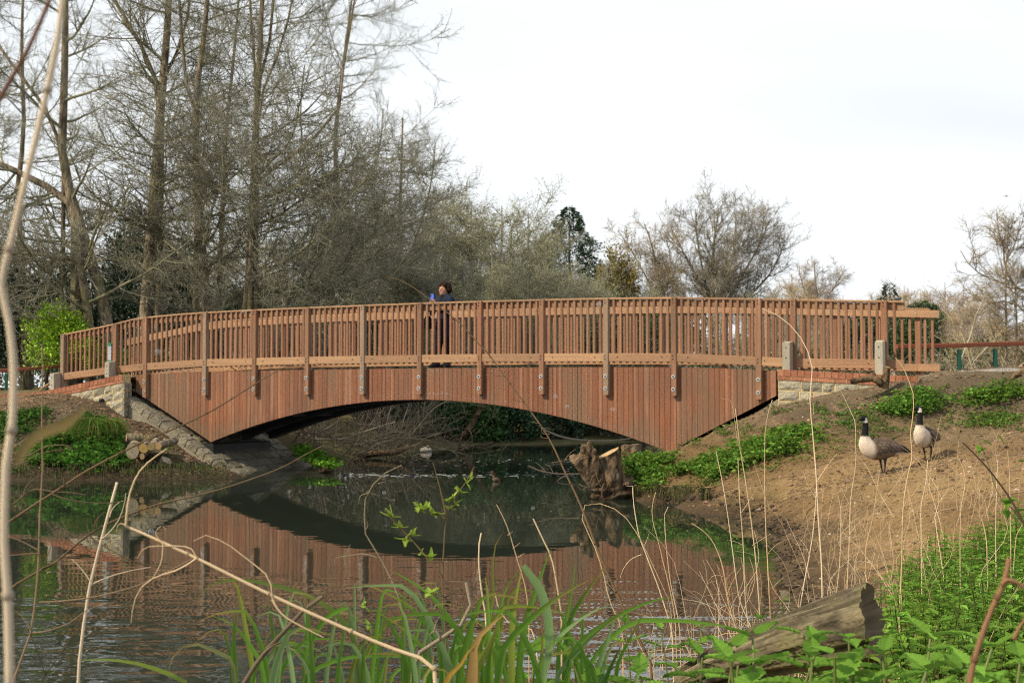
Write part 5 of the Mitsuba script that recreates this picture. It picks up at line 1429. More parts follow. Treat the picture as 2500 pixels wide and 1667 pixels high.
# driftwood and leaning dead wood beyond the bridge
w = thing('dead_branch', 'dead limb leaning out of the far bank towards the arch crown', 'branch')
add('limb', pix_tube([(1078, 1092), (1110, 1078), (1142, 1050), (1160, 1020), (1180, 982), (1190, 955)], 42.5, .11, .05, 14, 8, rough=.2), 'm_rot', w, smooth=True)
add('limb', pix_tube([(1142, 1050), (1150, 1058), (1152, 1075)], 42.4, .04, .02, 6, 6), 'm_rot', w, smooth=True)
w = thing('dead_branch', 'curved dead branch lying at the far waterline under the arch', 'branch')
add('limb', pix_tube([(1120, 1084), (1145, 1091), (1175, 1089), (1207, 1079)], 41.5, .05, .04, 10, 7, rough=.2), 'm_rot', w, smooth=True)
w = thing('dead_branch', 'long dead log lying along the shore left of the duck', 'branch')
add('limb', pix_tube([(800, 1118), (860, 1112), (930, 1106), (970, 1102), (1000, 1088)], 34.5, .10, .06, 12, 8, rough=.25), 'm_rot', w, smooth=True)
for k, (pp, dep, a, lab) in enumerate([([(688, 1106), (740, 1075), (800, 1045), (830, 1025)], 32, .035, 'grey dead branch rising from the shore beyond the left revetment'), ([(720, 1058), (770, 1072), (830, 1072), (900, 1050), (965, 1030)], 33, .03, 'long arching dead branch across the bare bushes under the arch'),
                                       ([(845, 1072), (900, 1080), (940, 1088)], 33, .022, 'thin dead branch below the long arching one'), ([(690, 1106), (760, 1112), (835, 1125)], 31, .03, 'dead branch trailing into the water beyond the left revetment'), ([(1320, 1045), (1400, 1072), (1470, 1076), (1540, 1070)], 40, .035, 'dead branch sweeping low over the water at the right of the arch')]):
    w = thing('dead_branch', lab, 'branch')
    add('limb', pix_tube(pp, dep, a, a * .5, 12, 6, rough=.2, seed=k), 'm_matt', w, smooth=True, color=(0.25, 0.215, 0.165))
w = thing('driftwood', 'pale stick standing out of the pond under the middle of the bridge', 'driftwood')
add('stick', pix_tube([(1200, 1149), (1206, 1160), (1212, 1172)], 25.6, .035, .05, 6, 8), 'm_rot', w, smooth=True)
add('stick', pix_tube([(1205, 1174), (1213, 1170), (1222, 1176)], 25.5, .05, .03, 6, 8), 'm_rot', w, smooth=True)
w = thing('driftwood', 'dark waterlogged lump at the waterline left of the middle', 'driftwood')
for q in (835, 1005, 1375):
    add('lump', blob(on_level(q, 1161), [.10, .08, .045], 2, .4, 2, q), 'm_dark', w, smooth=True)
w = thing('flat_stone', 'pale flat stone at the water edge beyond the left revetment', 'stone')
add('slab', blob(on_level(797, 1154) + [0, 0, .05], [.17, .13, .055], 2, .3, 2, 3), 'm_rot', w, smooth=True)
w = thing('submerged_branch', 'thin bare branch lying on the water left of the rotten stump', 'branch')
add('limb', pix_tube([(1290, 1137), (1330, 1152), (1370, 1157), (1415, 1157)], 22, .012, .012, 10, 5), 'm_matt', w, color=(0.14, 0.11, 0.08), smooth=True)
for pp in ([(1332, 1152), (1322, 1140), (1306, 1128)], [(1350, 1155), (1345, 1143), (1330, 1133)], [(1385, 1158), (1360, 1175), (1410, 1183)]):
    add('twig', pix_tube(pp, 22, .008, .004, 6, 4), 'm_matt', w, color=(0.14, 0.11, 0.08), smooth=True)
# scum and bits floating in a line across the pond
g = np.random.default_rng(17)
parts = []
for k in range(230):
    px = g.uniform(830, 1420); py = 1160 + g.normal() * 2.5 if g.random() < 0.4 else g.uniform(1120, 1166)
    p = on_level(px, py)
    if p[0] > 2.2:
        continue
    s = g.uniform(.006, .022) * (1.6 if abs(py - 1160) < 4 else 1.0)
    v, f = blob(p, [s * g.uniform(1, 2.6), s, .006], 1, .3, 2, k)
    parts.append((v, f, np.array([0.42, 0.46, 0.48]) * g.uniform(.25, 1.0)))
v, f, c = join(parts)
add('floating_scum', (v, f), 'm_matt', kind='stuff', color=c, label='specks and streaks of pale scum floating in a line across the pond', cat='scum')

# clods, stones, dead leaves and twigs scattered over the bare soil
parts = []
def scatter(n, x0, x1, y0, y1, smin, smax, cols, flat=.6):
    for k in range(n):
        x, y = g.uniform(x0, x1), g.uniform(y0, y1)
        z = float(zq(x, y))
        if z < 0.04:
            continue
        s = smin + (smax - smin) * g.random() ** 3
        c = cols[g.integers(len(cols))]
        m = ICO[g.integers(len(ICO))]
        parts.append((m[0] * [s * g.uniform(.8, 1.6), s, s * flat] @ rot_to([0, 0, 1], g.random() * 6.3) + [x, y, z], m[1], np.asarray(c) * g.uniform(.7, 1.25)))


from scipy.interpolate import RegularGridInterpolator
_gi = RegularGridInterpolator((gy, gx), Z, bounds_error=False, fill_value=None)


def zq(x, y):
    return _gi(np.stack([np.ravel(y), np.ravel(x)], 1)).reshape(np.shape(x))


ICO = [blob([0, 0, 0], [1, 1, 1], 1, .5, 1.5, k) for k in range(6)]
CL = [(0.150, 0.104, 0.056), (0.125, 0.088, 0.050), (0.185, 0.132, 0.075), (0.105, 0.076, 0.048)]
scatter(9000, 1.8, 6.5, 8.0, 18.5, .005, .022, CL)
scatter(4500, 2.5, 9.5, 17.0, 24.0, .008, .030, CL)
scatter(260, 2.0, 9.0, 9, 23, .010, .028, [(0.40, 0.34, 0.26), (0.34, 0.27, 0.20)])
scatter(2600, -11, -5.0, 26.2, 30.5, .010, .045, [(0.11, 0.08, 0.05), (0.16, 0.11, 0.07), (0.075, 0.055, 0.04), (0.22, 0.15, 0.10)])
SH = np.array([on_level(*q)[:2] for q in SHORE_PX2[:13]])
for q in range(800):
    a = g.integers(0, len(SH) - 1); u = g.random(); c_ = SH[a] * (1 - u) + SH[a + 1] * u + g.normal(size=2) * [.10, .16]
    zz = float(zq(c_[0], c_[1]))
    if zz < -.04:
        continue
    sz = .008 + .032 * g.random() ** 4; m = ICO[g.integers(len(ICO))]
    parts.append((m[0] * [sz * 1.5, sz, sz * .8] @ rot_to([0, 0, 1], g.random() * 6.3) + [c_[0], c_[1], zz + .01], m[1], np.array([0.050, 0.038, 0.027]) * g.uniform(.6, 1.8)))
v, f, c = join(parts)
add('soil_clods', (v, f), 'm_matt', kind='stuff', color=c, label='clods and small stones strewn over the bare banks', cat='clods')
n = 2600
x = np.concatenate([g.uniform(-11, -5, n // 2), g.uniform(2.4, 9, n // 2)]); y = np.concatenate([g.uniform(26.3, 30.5, n // 2), g.uniform(15, 24, n // 2)])
z = zq(x, y); k = z > .08
p = np.stack([x, y, z + .008], 1)[k]
v, f = leaves_at(p, g.normal(size=(len(p), 3)) * [1, 1, .25], .065, g, .6)
add('leaf_litter', (v, f), 'm_leaf', kind='stuff', color=leaf_tint(len(p), (0.21, 0.13, 0.075), g, .4), label='dead brown leaves scattered on the upper banks', cat='leaf litter')
parts = []
for k in range(150):
    x, y = (g.uniform(2.6, 8.5), g.uniform(11, 23.5)) if g.random() < .65 else (g.uniform(-11, -5.5), g.uniform(26.5, 30))
    a = g.random() * 6.3; L = g.uniform(.15, .55)
    q = np.array([[x, y], [x + .5 * L * math.cos(a), y + .5 * L * math.sin(a)], [x + L * math.cos(a + .25), y + L * math.sin(a + .25)]])
    zz = zq(q[:, 0], q[:, 1])
    if zz.min() < .05:
        continue
    parts.append((*tube(np.column_stack([q, zz + .012]), [.007, .006, .003], 4), np.array([0.19, 0.14, 0.09]) * g.uniform(.6, 1.6)))
v, f, c = join(parts)
add('twig_litter', (v, f), 'm_matt', kind='stuff', color=c, label='thin dead twigs scattered on the bare soil', cat='twigs')


# ------------------------------------------------------------------ nettles and other green growth
def nettle_leaf(L, w, teeth=6, droop=0.25):
    """A toothed leaf along +x, its base at the origin."""
    pts_, t = [], np.linspace(0, 1, teeth * 2 + 1)
    half = w / 2 * np.sin(np.pi * np.clip(t, 0, 1) ** 0.62) * (1 - 0.15 * t)
    half = half * np.where(np.arange(len(t)) % 2 == 1, 1.16, 0.84); half[0] = w * .04; half[-1] = 0.0005
    x = L * t
    z = -droop * L * t ** 1.8
    zc = z + 0.0
    ze = z + 0.10 * w + .02 * w * np.sin(np.arange(len(t)) * 2.1)
    left, mid, right = np.stack([x, half, ze], 1), np.stack([x, 0 * x, zc - 0.05 * w], 1), np.stack([x, -half, ze], 1)
    n = len(t)
    V = np.vstack([left, mid, right])
    f = []
    for k in range(n - 1):
        f += [[k, n + k, n + k + 1], [k, n + k + 1, k + 1], [n + k, 2 * n + k, 2 * n + k + 1], [n + k, 2 * n + k + 1, n + k + 1]]
    return V, np.array(f)


def nettle_plant(g, H, scale=1.0, pairs=6, teeth=6):
    """(stem, [leaf meshes with matrices applied]) of one nettle growing up from the origin."""
    lean = g.normal(size=2) * .10
    P = np.array([[lean[0] * t * t * H, lean[1] * t * t * H, H * t] for t in np.linspace(0, 1, 6)])
    stem = tube(P, np.linspace(.0035, .0016, 6) * scale, 5)
    leaves = []
    a = g.random() * 3
    for k in range(pairs):
        t = 0.30 + 0.70 * k / (pairs - 1)
        L = (.085 - .05 * (k / (pairs - 1)) ** 1.5) * scale * g.uniform(.85, 1.15)
        pos = np.array([lean[0] * t * t * H, lean[1] * t * t * H, H * t])
        for s in (0, math.pi):
            az = a + s + g.normal() * .15
            el = math.radians(g.uniform(-20, 15) + 35 * (k / (pairs - 1)) ** 2)
            d = np.array([math.cos(az) * math.cos(el), math.sin(az) * math.cos(el), math.sin(el)])
            y = unit(np.cross([0, 0, 1], d)); zz = np.cross(d, y)
            V, f = nettle_leaf(L, L * .62, teeth, g.uniform(.1, .45))
            leaves.append((pos + d * L * .18 + V @ np.stack([d, y, zz]), f))
        a += math.pi / 2
    return stem, leaves


g = np.random.default_rng(29)
PLANTS = []
for k in range(7):
    s, lv = nettle_plant(g, .30 + .04 * k / 3, 0.85, 6, 4)
    PLANTS.append((s, lv))


def patch_points(poly, depth0, depth1, n, seed):
    """Points on the ground within a polygon of pixels, each pixel carried down its ray to the ground."""
    gg = np.random.default_rng(seed)
    from shapely.geometry import Polygon, Point
    pg = Polygon(poly); x0, y0, x1, y1 = pg.bounds
    out = []
    while len(out) < n:
        q = (gg.uniform(x0, x1), gg.uniform(y0, y1))
        if pg.contains(Point(q)):
            out.append(q)
    out = np.array(out)
    d = np.array([at(a, b, 1.0) - CAM for a, b in out])
    t = np.linspace(depth0, depth1, 60)
    P = CAM[None, None] + d[:, None] * t[None, :, None]
    zz = zq(P[..., 0], P[..., 1])
    hit = (P[..., 2] - zz) < 0
    k = np.where(hit.any(1), hit.argmax(1), 59)
    r = P[np.arange(n), k]; r[:, 2] = zz[np.arange(n), k]
    return r[r[:, 2] > .03]


def weed_patch(name, label, cat, P, n_leaf, size, height, col, seed, spread=.12, aspect=.6, kind='stuff'):
    gg = np.random.default_rng(seed)
    nn_ = meshkit.fbm(np.column_stack([P[:, :2] * 1.6, np.full(len(P), seed)]), 3, seed)
    keep_ = nn_ > np.quantile(nn_, .30)
    P = P[keep_]
    k = gg.integers(0, len(P), n_leaf)
    h = height * (0.35 + 0.9 * meshkit.fbm(np.column_stack([P[k, :2] * 2.2, np.zeros(n_leaf)]), 3, seed)) * gg.random(n_leaf) ** .6
    q = P[k] + np.column_stack([gg.normal(size=(n_leaf, 2)) * spread, h])
    d = np.column_stack([gg.normal(size=(n_leaf, 2)), gg.uniform(-.25, .55, n_leaf)])
    v, f = leaves_at(q, d, size, gg, aspect, .3)
    add(name, (v, f), 'm_leaf_thin', kind=kind, color=leaf_tint(n_leaf, col, gg, .38), label=label, cat=cat)


NET = (0.125, 0.232, 0.040)
weed_patch('nettle_patch', 'long bright green band of young nettles between the rotten stump and the geese', 'nettles',
           patch_points([(1540, 1150), (1600, 1165), (1690, 1150), (1780, 1120), (1850, 1088), (1930, 1062), (1990, 1068), (2010, 1098), (1930, 1118), (1830, 1148), (1720, 1188), (1640, 1212), (1560, 1206), (1530, 1180)], 15, 24, 520, 1), 6800, .070, .19, NET, 1, .08)
weed_patch('nettle_patch', 'rounded clump of nettles behind the farther goose', 'nettles', patch_points([(2165, 1005), (2220, 985), (2270, 975), (2300, 985), (2295, 1010), (2230, 1024), (2160, 1020)], 17, 24, 150, 2), 2100, .065, .24, (0.115, 0.225, 0.040), 2)
weed_patch('nettle_patch', 'nettles at the right edge below the sawn branch', 'nettles', patch_points([(2355, 985), (2400, 970), (2440, 985), (2430, 1000), (2360, 1005)], 17, 24, 80, 3), 1000, .06, .16, NET, 3)
weed_patch('nettle_patch', 'small green tuft right of the nettles below the sawn branch', 'nettles', patch_points([(2405, 962), (2450, 955), (2500, 965), (2500, 985), (2440, 985)], 17, 24, 70, 4), 800, .055, .12, NET, 4)
weed_patch('nettle_patch', 'thin green patch behind the right goose towards the edge', 'nettles', patch_points([(2395, 1010), (2470, 1010), (2500, 1030), (2430, 1050), (2370, 1040)], 15, 23, 70, 5), 1100, .045, .10, (0.12, 0.20, 0.045), 5)
weed_patch('nettle_patch', 'sparse seedlings on the slope between the band of nettles and the stone wall', 'nettles', patch_points([(1650, 1085), (1720, 1060), (1930, 1000), (2120, 1010), (2180, 1060), (2060, 1090), (2000, 1030), (1800, 1080)], 15, 24, 60, 6), 1300, .04, .06, (0.11, 0.20, 0.045), 6, .05)
weed_patch('nettle_patch', 'green growth round the rounded stump at the right foot of the arch', 'nettles', patch_points([(1520, 1128), (1560, 1126), (1610, 1130), (1640, 1120), (1630, 1140), (1560, 1150), (1525, 1150)], 18, 24, 90, 7), 1300, .058, .15, NET, 7)
weed_patch('bank_weeds', 'leafy green weeds along the left bank above the water', 'weeds', patch_points([(100, 1090), (160, 1060), (230, 1040), (285, 1070), (300, 1120), (310, 1150), (230, 1160), (120, 1150), (60, 1130)], 24, 30, 420, 8), 4600, .10, .26, (0.070, 0.165, 0.028), 8, .09)
weed_patch('bank_weeds', 'scattered weeds on the left bank at the picture edge', 'weeds', patch_points([(0, 1010), (60, 1020), (110, 1010), (100, 1040), (60, 1060), (0, 1090), (0, 1060)], 24, 31, 120, 9), 1900, .075, .16, (0.060, 0.135, 0.028), 9)
weed_patch('bank_weeds', 'small weeds on the soil above the grass tussock', 'weeds', patch_points([(165, 1020), (220, 1015), (270, 1050), (300, 1060), (240, 1050), (180, 1040)], 24, 31, 40, 10), 700, .06, .10, (0.07, 0.15, 0.03), 10)
weed_patch('shore_greens', 'bright green plants running down the shore beyond the left revetment', 'weeds', np.array([on_level(a, b) + [0, 0, .02 + (1165 - b) * .009] for a, b in zip(np.linspace(640, 815, 90), np.interp(np.linspace(640, 815, 90), [640, 700, 760, 815], [1085, 1120, 1145, 1152]) + np.random.default_rng(3).normal(size=90) * 3)]), 2200, .09, .12, (0.12, 0.26, 0.03), 11, .10)

# loose seedlings and ragged grass that thin out round the patches
weed_patch('slope_weeds', 'sparse ragged weeds thinning out over the right slope', 'weeds', patch_points([(1530, 1110), (1700, 1060), (1900, 995), (2120, 985), (2330, 960), (2500, 950), (2500, 1060), (2330, 1050), (2180, 1080), (2060, 1120), (1850, 1160), (1700, 1215), (1590, 1225)], 14, 24.5, 420, 12), 3400, .045, .09, (0.115, 0.18, 0.045), 12, .07)
weed_patch('slope_weeds', 'sparse ragged weeds over the left bank', 'weeds', patch_points([(0, 1000), (120, 1005), (330, 1045), (450, 1110), (540, 1155), (300, 1165), (0, 1165)], 24, 31, 300, 13), 2600, .06, .10, (0.075, 0.13, 0.035), 13, .08)
gf = np.random.default_rng(47)
parts = []
for k in range(900):
    px = gf.uniform(-40, 560); P0 = on_level(px, 1172 - gf.random() * 7) + [0, 0, gf.uniform(.05, .30)]
    L = gf.uniform(.12, .38); d = np.array([gf.normal() * .5, -1, 0]); d /= np.linalg.norm(d)
    v, f = tubes(spline([P0, P0 + d * L * .35 + [0, 0, L * .15], P0 + d * L * .5 + [0, 0, -L * .45]], 5)[None], np.linspace(.006, .002, 5)[None], 3)
    parts.append((v, f, np.array([(0.075, 0.065, 0.035), (0.13, 0.11, 0.055), (0.06, 0.09, 0.03)][gf.integers(3)]) * gf.uniform(.5, 1.3)))
for k in range(500):
    a = gf.integers(0, 5); u = gf.random(); c_ = SH[a] * (1 - u) + SH[a + 1] * u
    P0 = np.array([c_[0], c_[1] + .05, .12 + .14 * gf.random()]); L = gf.uniform(.10, .3); d = unit(np.array([-.6 + gf.normal() * .4, -.8, 0]))
    v, f = tubes(spline([P0, P0 + d * L * .4 + [0, 0, L * .1], P0 + d * L * .6 + [0, 0, -L * .5]], 5)[None], np.linspace(.006, .002, 5)[None], 3)
    parts.append((v, f, np.array([(0.075, 0.065, 0.035), (0.15, 0.12, 0.06), (0.07, 0.10, 0.03)][gf.integers(3)]) * gf.uniform(.5, 1.3)))
v, f, c = join(parts)
add('bank_fringe', (v, f), 'm_matt', kind='stuff', color=c, label='dead grass and roots hanging over the dark water edge', cat='dead grass')
# grass tussock with arching blades, and dead grass hanging to the water
def blade(P, w, fold=.25, n=12, twist=0.0, up=None):
    """A grass blade along the points: three vertices across, keeled."""
    P = spline(P, n)
    t = unit(np.gradient(P, axis=0))
    ref = np.array([0.25, -1.0, 0.25]) if up is None else np.asarray(up, float)
    s = unit(np.cross(t, np.broadcast_to(ref, t.shape)))
    if twist:
        a = np.linspace(0, twist, n)[:, None]; b = np.cross(t, s)
        s = s * np.cos(a) + b * np.sin(a)
    u = np.cross(s, t)
    x = np.linspace(0, 1, n)
    ww = w / 2 * np.minimum(1, (1 - x) * 3.2) ** .8 * np.minimum(1, .62 + x * 1.6)
    ww[-1] = w * .012
    V = np.concatenate([P + s * ww[:, None], P - u * (fold * ww)[:, None], P - s * ww[:, None]])
    k = np.arange(n - 1)
    f = np.concatenate([np.stack([k, k + 1, n + k + 1], 1), np.stack([k, n + k + 1, n + k], 1), np.stack([n + k, n + k + 1, 2 * n + k + 1], 1), np.stack([n + k, 2 * n + k + 1, 2 * n + k], 1)])
    return V, f


parts = []
tc = on_ground(235, 1085, 27.6)
for k in range(420):
    a = g.random() * 6.3; L = g.uniform(.35, .75); d = np.array([math.cos(a), math.sin(a) - .25, 0])
    b = tc + [g.normal() * .09, g.normal() * .09, 0]
    dead = g.random() < .22
    P = [b, b + d * L * .25 + [0, 0, L * .62], b + d * L * .62 + [0, 0, L * .60], b + d * L * .95 + [0, 0, L * (-.05 if dead else .2)]]
    v, f = blade(P, .011, n=7)
    parts.append((v, f, np.array((0.28, 0.22, 0.09) if dead else (0.085, 0.165, 0.030)) * g.uniform(.6, 1.3)))
v, f, c = join(parts)
gt = thing('grass_tussock', 'arching grass tussock on the left bank above the water', 'grass tussock')
add('blades', (v, f), 'm_leaf_thin', gt, color=c, kind='stuff')

# ------------------------------------------------------------------ the near bank: nettles, sedge, log, dry stalks, twigs
bed = patch_points([(2175, 1660), (2185, 1530), (2215, 1450), (2260, 1430), (2330, 1395), (2420, 1362), (2520, 1345), (2560, 1420), (2560, 1660)], 3.4, 12, 430, 21)
more = np.random.default_rng(5)
xs = np.concatenate([bed, np.column_stack([more.uniform(1.15, 2.6, 210), more.uniform(3.4, 6.2, 210), np.zeros(210)])])
xs[:, 2] = zq(xs[:, 0], xs[:, 1])
parts = []
for p in xs:
    s, lv = PLANTS[more.integers(len(PLANTS))]
    sc = more.uniform(.75, 1.35) * (0.9 if p[1] > 6 else 1.0); a = more.random() * 6.3
    R = rot_to([0, 0, 1], a) * sc
    tint = np.array([0.148, 0.280, 0.045]) * math.exp(more.normal() * .22) * (1 + more.normal(size=3) * [.08, .04, .08])
    parts.append((s[0] @ R + p, s[1], (0.10, 0.13, 0.04)))
    for v, f in lv:
        parts.append((v @ R + p, f, tint * more.uniform(.8, 1.25)))
k = more.integers(0, len(bed), 9000)
q = bed[k] + np.column_stack([more.normal(size=(9000, 2)) * .10, more.random(9000) * .24])
v, f = leaves_at(q, np.column_stack([more.normal(size=(9000, 2)), more.uniform(-.2, .6, 9000)]), .034, more, .5)
parts.append((v, f, leaf_tint(9000, (0.150, 0.285, 0.045), more, .3)))
v, f, c = join(parts)
add('nettle_bed', (v, f), 'm_leaf_thin', kind='stuff', color=c, label='dense bed of fresh green nettles in the lower right corner', cat='nettles')

# single nettles in front
NP = [(1590, 1655, 3.5, 'nettle at the left end of the row along the bottom edge'), (1640, 1560, 4.9, 'nettle standing just above the thin end of the log'), (1700, 1618, 3.6, 'nettle in front of the thin end of the log'), (1695, 1560, 5.0, 'nettle with broad leaves behind the thin end of the log'),
      (1780, 1640, 3.2, 'low nettle at the bottom edge under the log'), (1850, 1600, 3.1, 'nettle in front of the middle of the log'), (1915, 1590, 3.5, 'taller nettle standing against the log'), (1960, 1630, 3.0, 'broad-leaved nettle at the bottom edge, right of the tall one'), (2040, 1600, 3.0, 'large nettle in front of the log end'),
      (2100, 1635, 3.0, 'nettle at the bottom edge under the dark log end'), (2170, 1620, 3.2, 'nettle at the bottom edge right of the log end'), (1545, 1545, 5.2, 'nettle rising over the water left of the log'), (1880, 1535, 5.6, 'small nettle poking up behind the log'), (2290, 1640, 3.0, 'nettle at the bottom edge beside the brown bent stem'),
      (2400, 1600, 3.2, 'nettle in the corner right of the brown bent stem'), (1300, 1635, 3.4, 'nettle leaves among the sedge at the bottom edge'), (1215, 1600, 3.6, 'nettle at the foot of the sedge blades')]
NP += [(1755, 1600, 3.4, 'nettle overlapping the lower edge of the log near its thin end'), (1820, 1625, 2.9, 'big-leaved nettle at the bottom edge under the middle of the log'), (2000, 1570, 3.6, 'nettle leaning on the log just left of its broken end'), (2080, 1575, 3.3, 'nettle hiding the foot of the broken log end'),
       (2240, 1590, 3.3, 'nettle right of the log end, left of the brown bent stem'), (2330, 1610, 3.1, 'nettle behind the brown bent stem at the bottom edge'), (2450, 1640, 2.9, 'broad nettle at the extreme bottom right corner'), (1480, 1640, 3.3, 'nettle between the right sedge and the log'), (2150, 1655, 2.7, 'lowest big nettle on the bottom edge below the log end')]
for q, (px, py, dep, lab) in enumerate(NP):
    py -= 22
    gg = np.random.default_rng(400 + q)
    tip = at(px, py, dep)
    z0 = float(zq(tip[0], tip[1])) - .02
    H = max(tip[2] - z0, .16)
    sc = 2.0 if dep < 4.2 else 1.5
    s, lv = nettle_plant(gg, H, sc, 6, 7)
    t = thing('nettle_plant', lab, 'nettle', 'single nettles along the near bank')
    base = np.array([tip[0], tip[1], z0])
    add('stem', (s[0] + base, s[1]), 'm_leaf', t, smooth=True, color=(0.13, 0.16, 0.05))
    for v, f in lv:
        tint = np.array([0.138, 0.272, 0.045]) * math.exp(gg.normal() * .2)
        add('leaf', (v + base, f), 'm_leaf_thin', t, color=tint)

# the broken log
lg = thing('broken_log', 'broken weathered log slanting up from the nettles at the lower right', 'log')
a, b = at(1668, 1668, 5.1), at(2135, 1520, 4.75)
ax = unit(b - a); fr = rot_to(ax, 0.0)
m, k = 56, 46
ang = np.arange(m) * 2 * np.pi / m
rows, uvs = [], []
for i_, s in enumerate(np.linspace(0, 1, k)):
    r = (0.052 + 0.076 * s ** 0.8)
    n1 = meshkit.fbm(np.stack([np.cos(ang) * 1.3, np.sin(ang) * 1.3, np.full(m, s * 1.2)], 1), 3, 3) - .5
    n2 = meshkit.fbm(np.stack([np.cos(ang) * 7, np.sin(ang) * 7, np.full(m, s * 2.0)], 1), 3, 5) - .5
    n3 = meshkit.fbm(np.stack([np.cos(ang) * 4, np.sin(ang) * 4, np.full(m, s * 0.6)], 1), 2, 9)
    r = r * (1 + .46 * n1 + .30 * n2 - .20 * smooth_np(.60, .72, n3))
    c = a + (b - a) * s + np.array([0, 0, .02 * math.sin(s * 3)])
    ring = c + r[:, None] * (np.cos(ang)[:, None] * fr[0] + np.sin(ang)[:, None] * fr[1])
    if s > .86:                                    # the broken end: long splinters above, torn short below
        up = ((ring - c) @ np.array([0, 0, 1]) / .12)
        ring = ring + ax * ((s - .86) / .14) * (.015 * np.clip(up, -1, 1.2) + .03 * (meshkit.noise(np.stack([np.cos(ang) * 2.6, np.sin(ang) * 2.6, ang * 0], 1)) - .5) + .014 * (meshkit.noise(np.stack([np.cos(ang) * 8, np.sin(ang) * 8, ang * 0 + 4], 1)) - .5))[:, None]
    rows.append(ring); uvs.append(np.stack([np.full(m, s), ang / 6.28 * 1.0], 1))
V = np.vstack(rows); UV = np.vstack(uvs)
i, j = np.meshgrid(np.arange(k - 1), np.arange(m), indexing='ij')
qd = np.stack([i * m + j, i * m + (j + 1) % m, (i + 1) * m + (j + 1) % m, (i + 1) * m + j], -1).reshape(-1, 4)
Fq = np.vstack([qd[:, [0, 1, 2]], qd[:, [0, 2, 3]]])
tm = trimesh.Trimesh(V, Fq, process=False)
if tm.volume < 0:
    Fq = Fq[:, ::-1]
add('log_body', (V, Fq), 'm_log', lg, smooth=True, uv=UV)
last = V[-m:]; c = last.mean(0)
ins = [last]
for q_, sc in enumerate((.86, .66, .42, .2)):
    nz = (meshkit.fbm(np.stack([np.cos(ang) * 4, np.sin(ang) * 4, np.full(m, q_ * 1.7)], 1), 3, 11) - .5)
    ins.append(c + (last - c) * sc - ax * (.035 + .06 * (1 - sc) + .09 * nz)[:, None])
vv = np.vstack(ins + [c[None] - ax * .10])
ff = []
for s in range(4):
    for x in range(m):
        y = (x + 1) % m
        ff += [[s * m + x, s * m + y, (s + 1) * m + y], [s * m + x, (s + 1) * m + y, (s + 1) * m + x]]
ff += [[4 * m + x, 4 * m + (x + 1) % m, 5 * m] for x in range(m)]
cc = np.array([0.15, 0.115, 0.080]) * (0.5 + meshkit.fbm(vv * 22, 3, 2))[:, None] * 1.3
add('broken_end', (vv, np.array(ff)), 'm_matt', lg, smooth=40, ) if False else add('broken_end', (vv, np.array(ff)), 'm_matt', lg, smooth=True, color=cc, label='dark hollow broken end')

# sedge: blades read off the photograph, then the rest of the clumps
def c7(*p):
    return [(800 + .3615 * x, 1100 + .3616 * y) for x, y in p]


def c6(*p):
    return [(.3615 * x, 1100 + .3616 * y) for x, y in p]


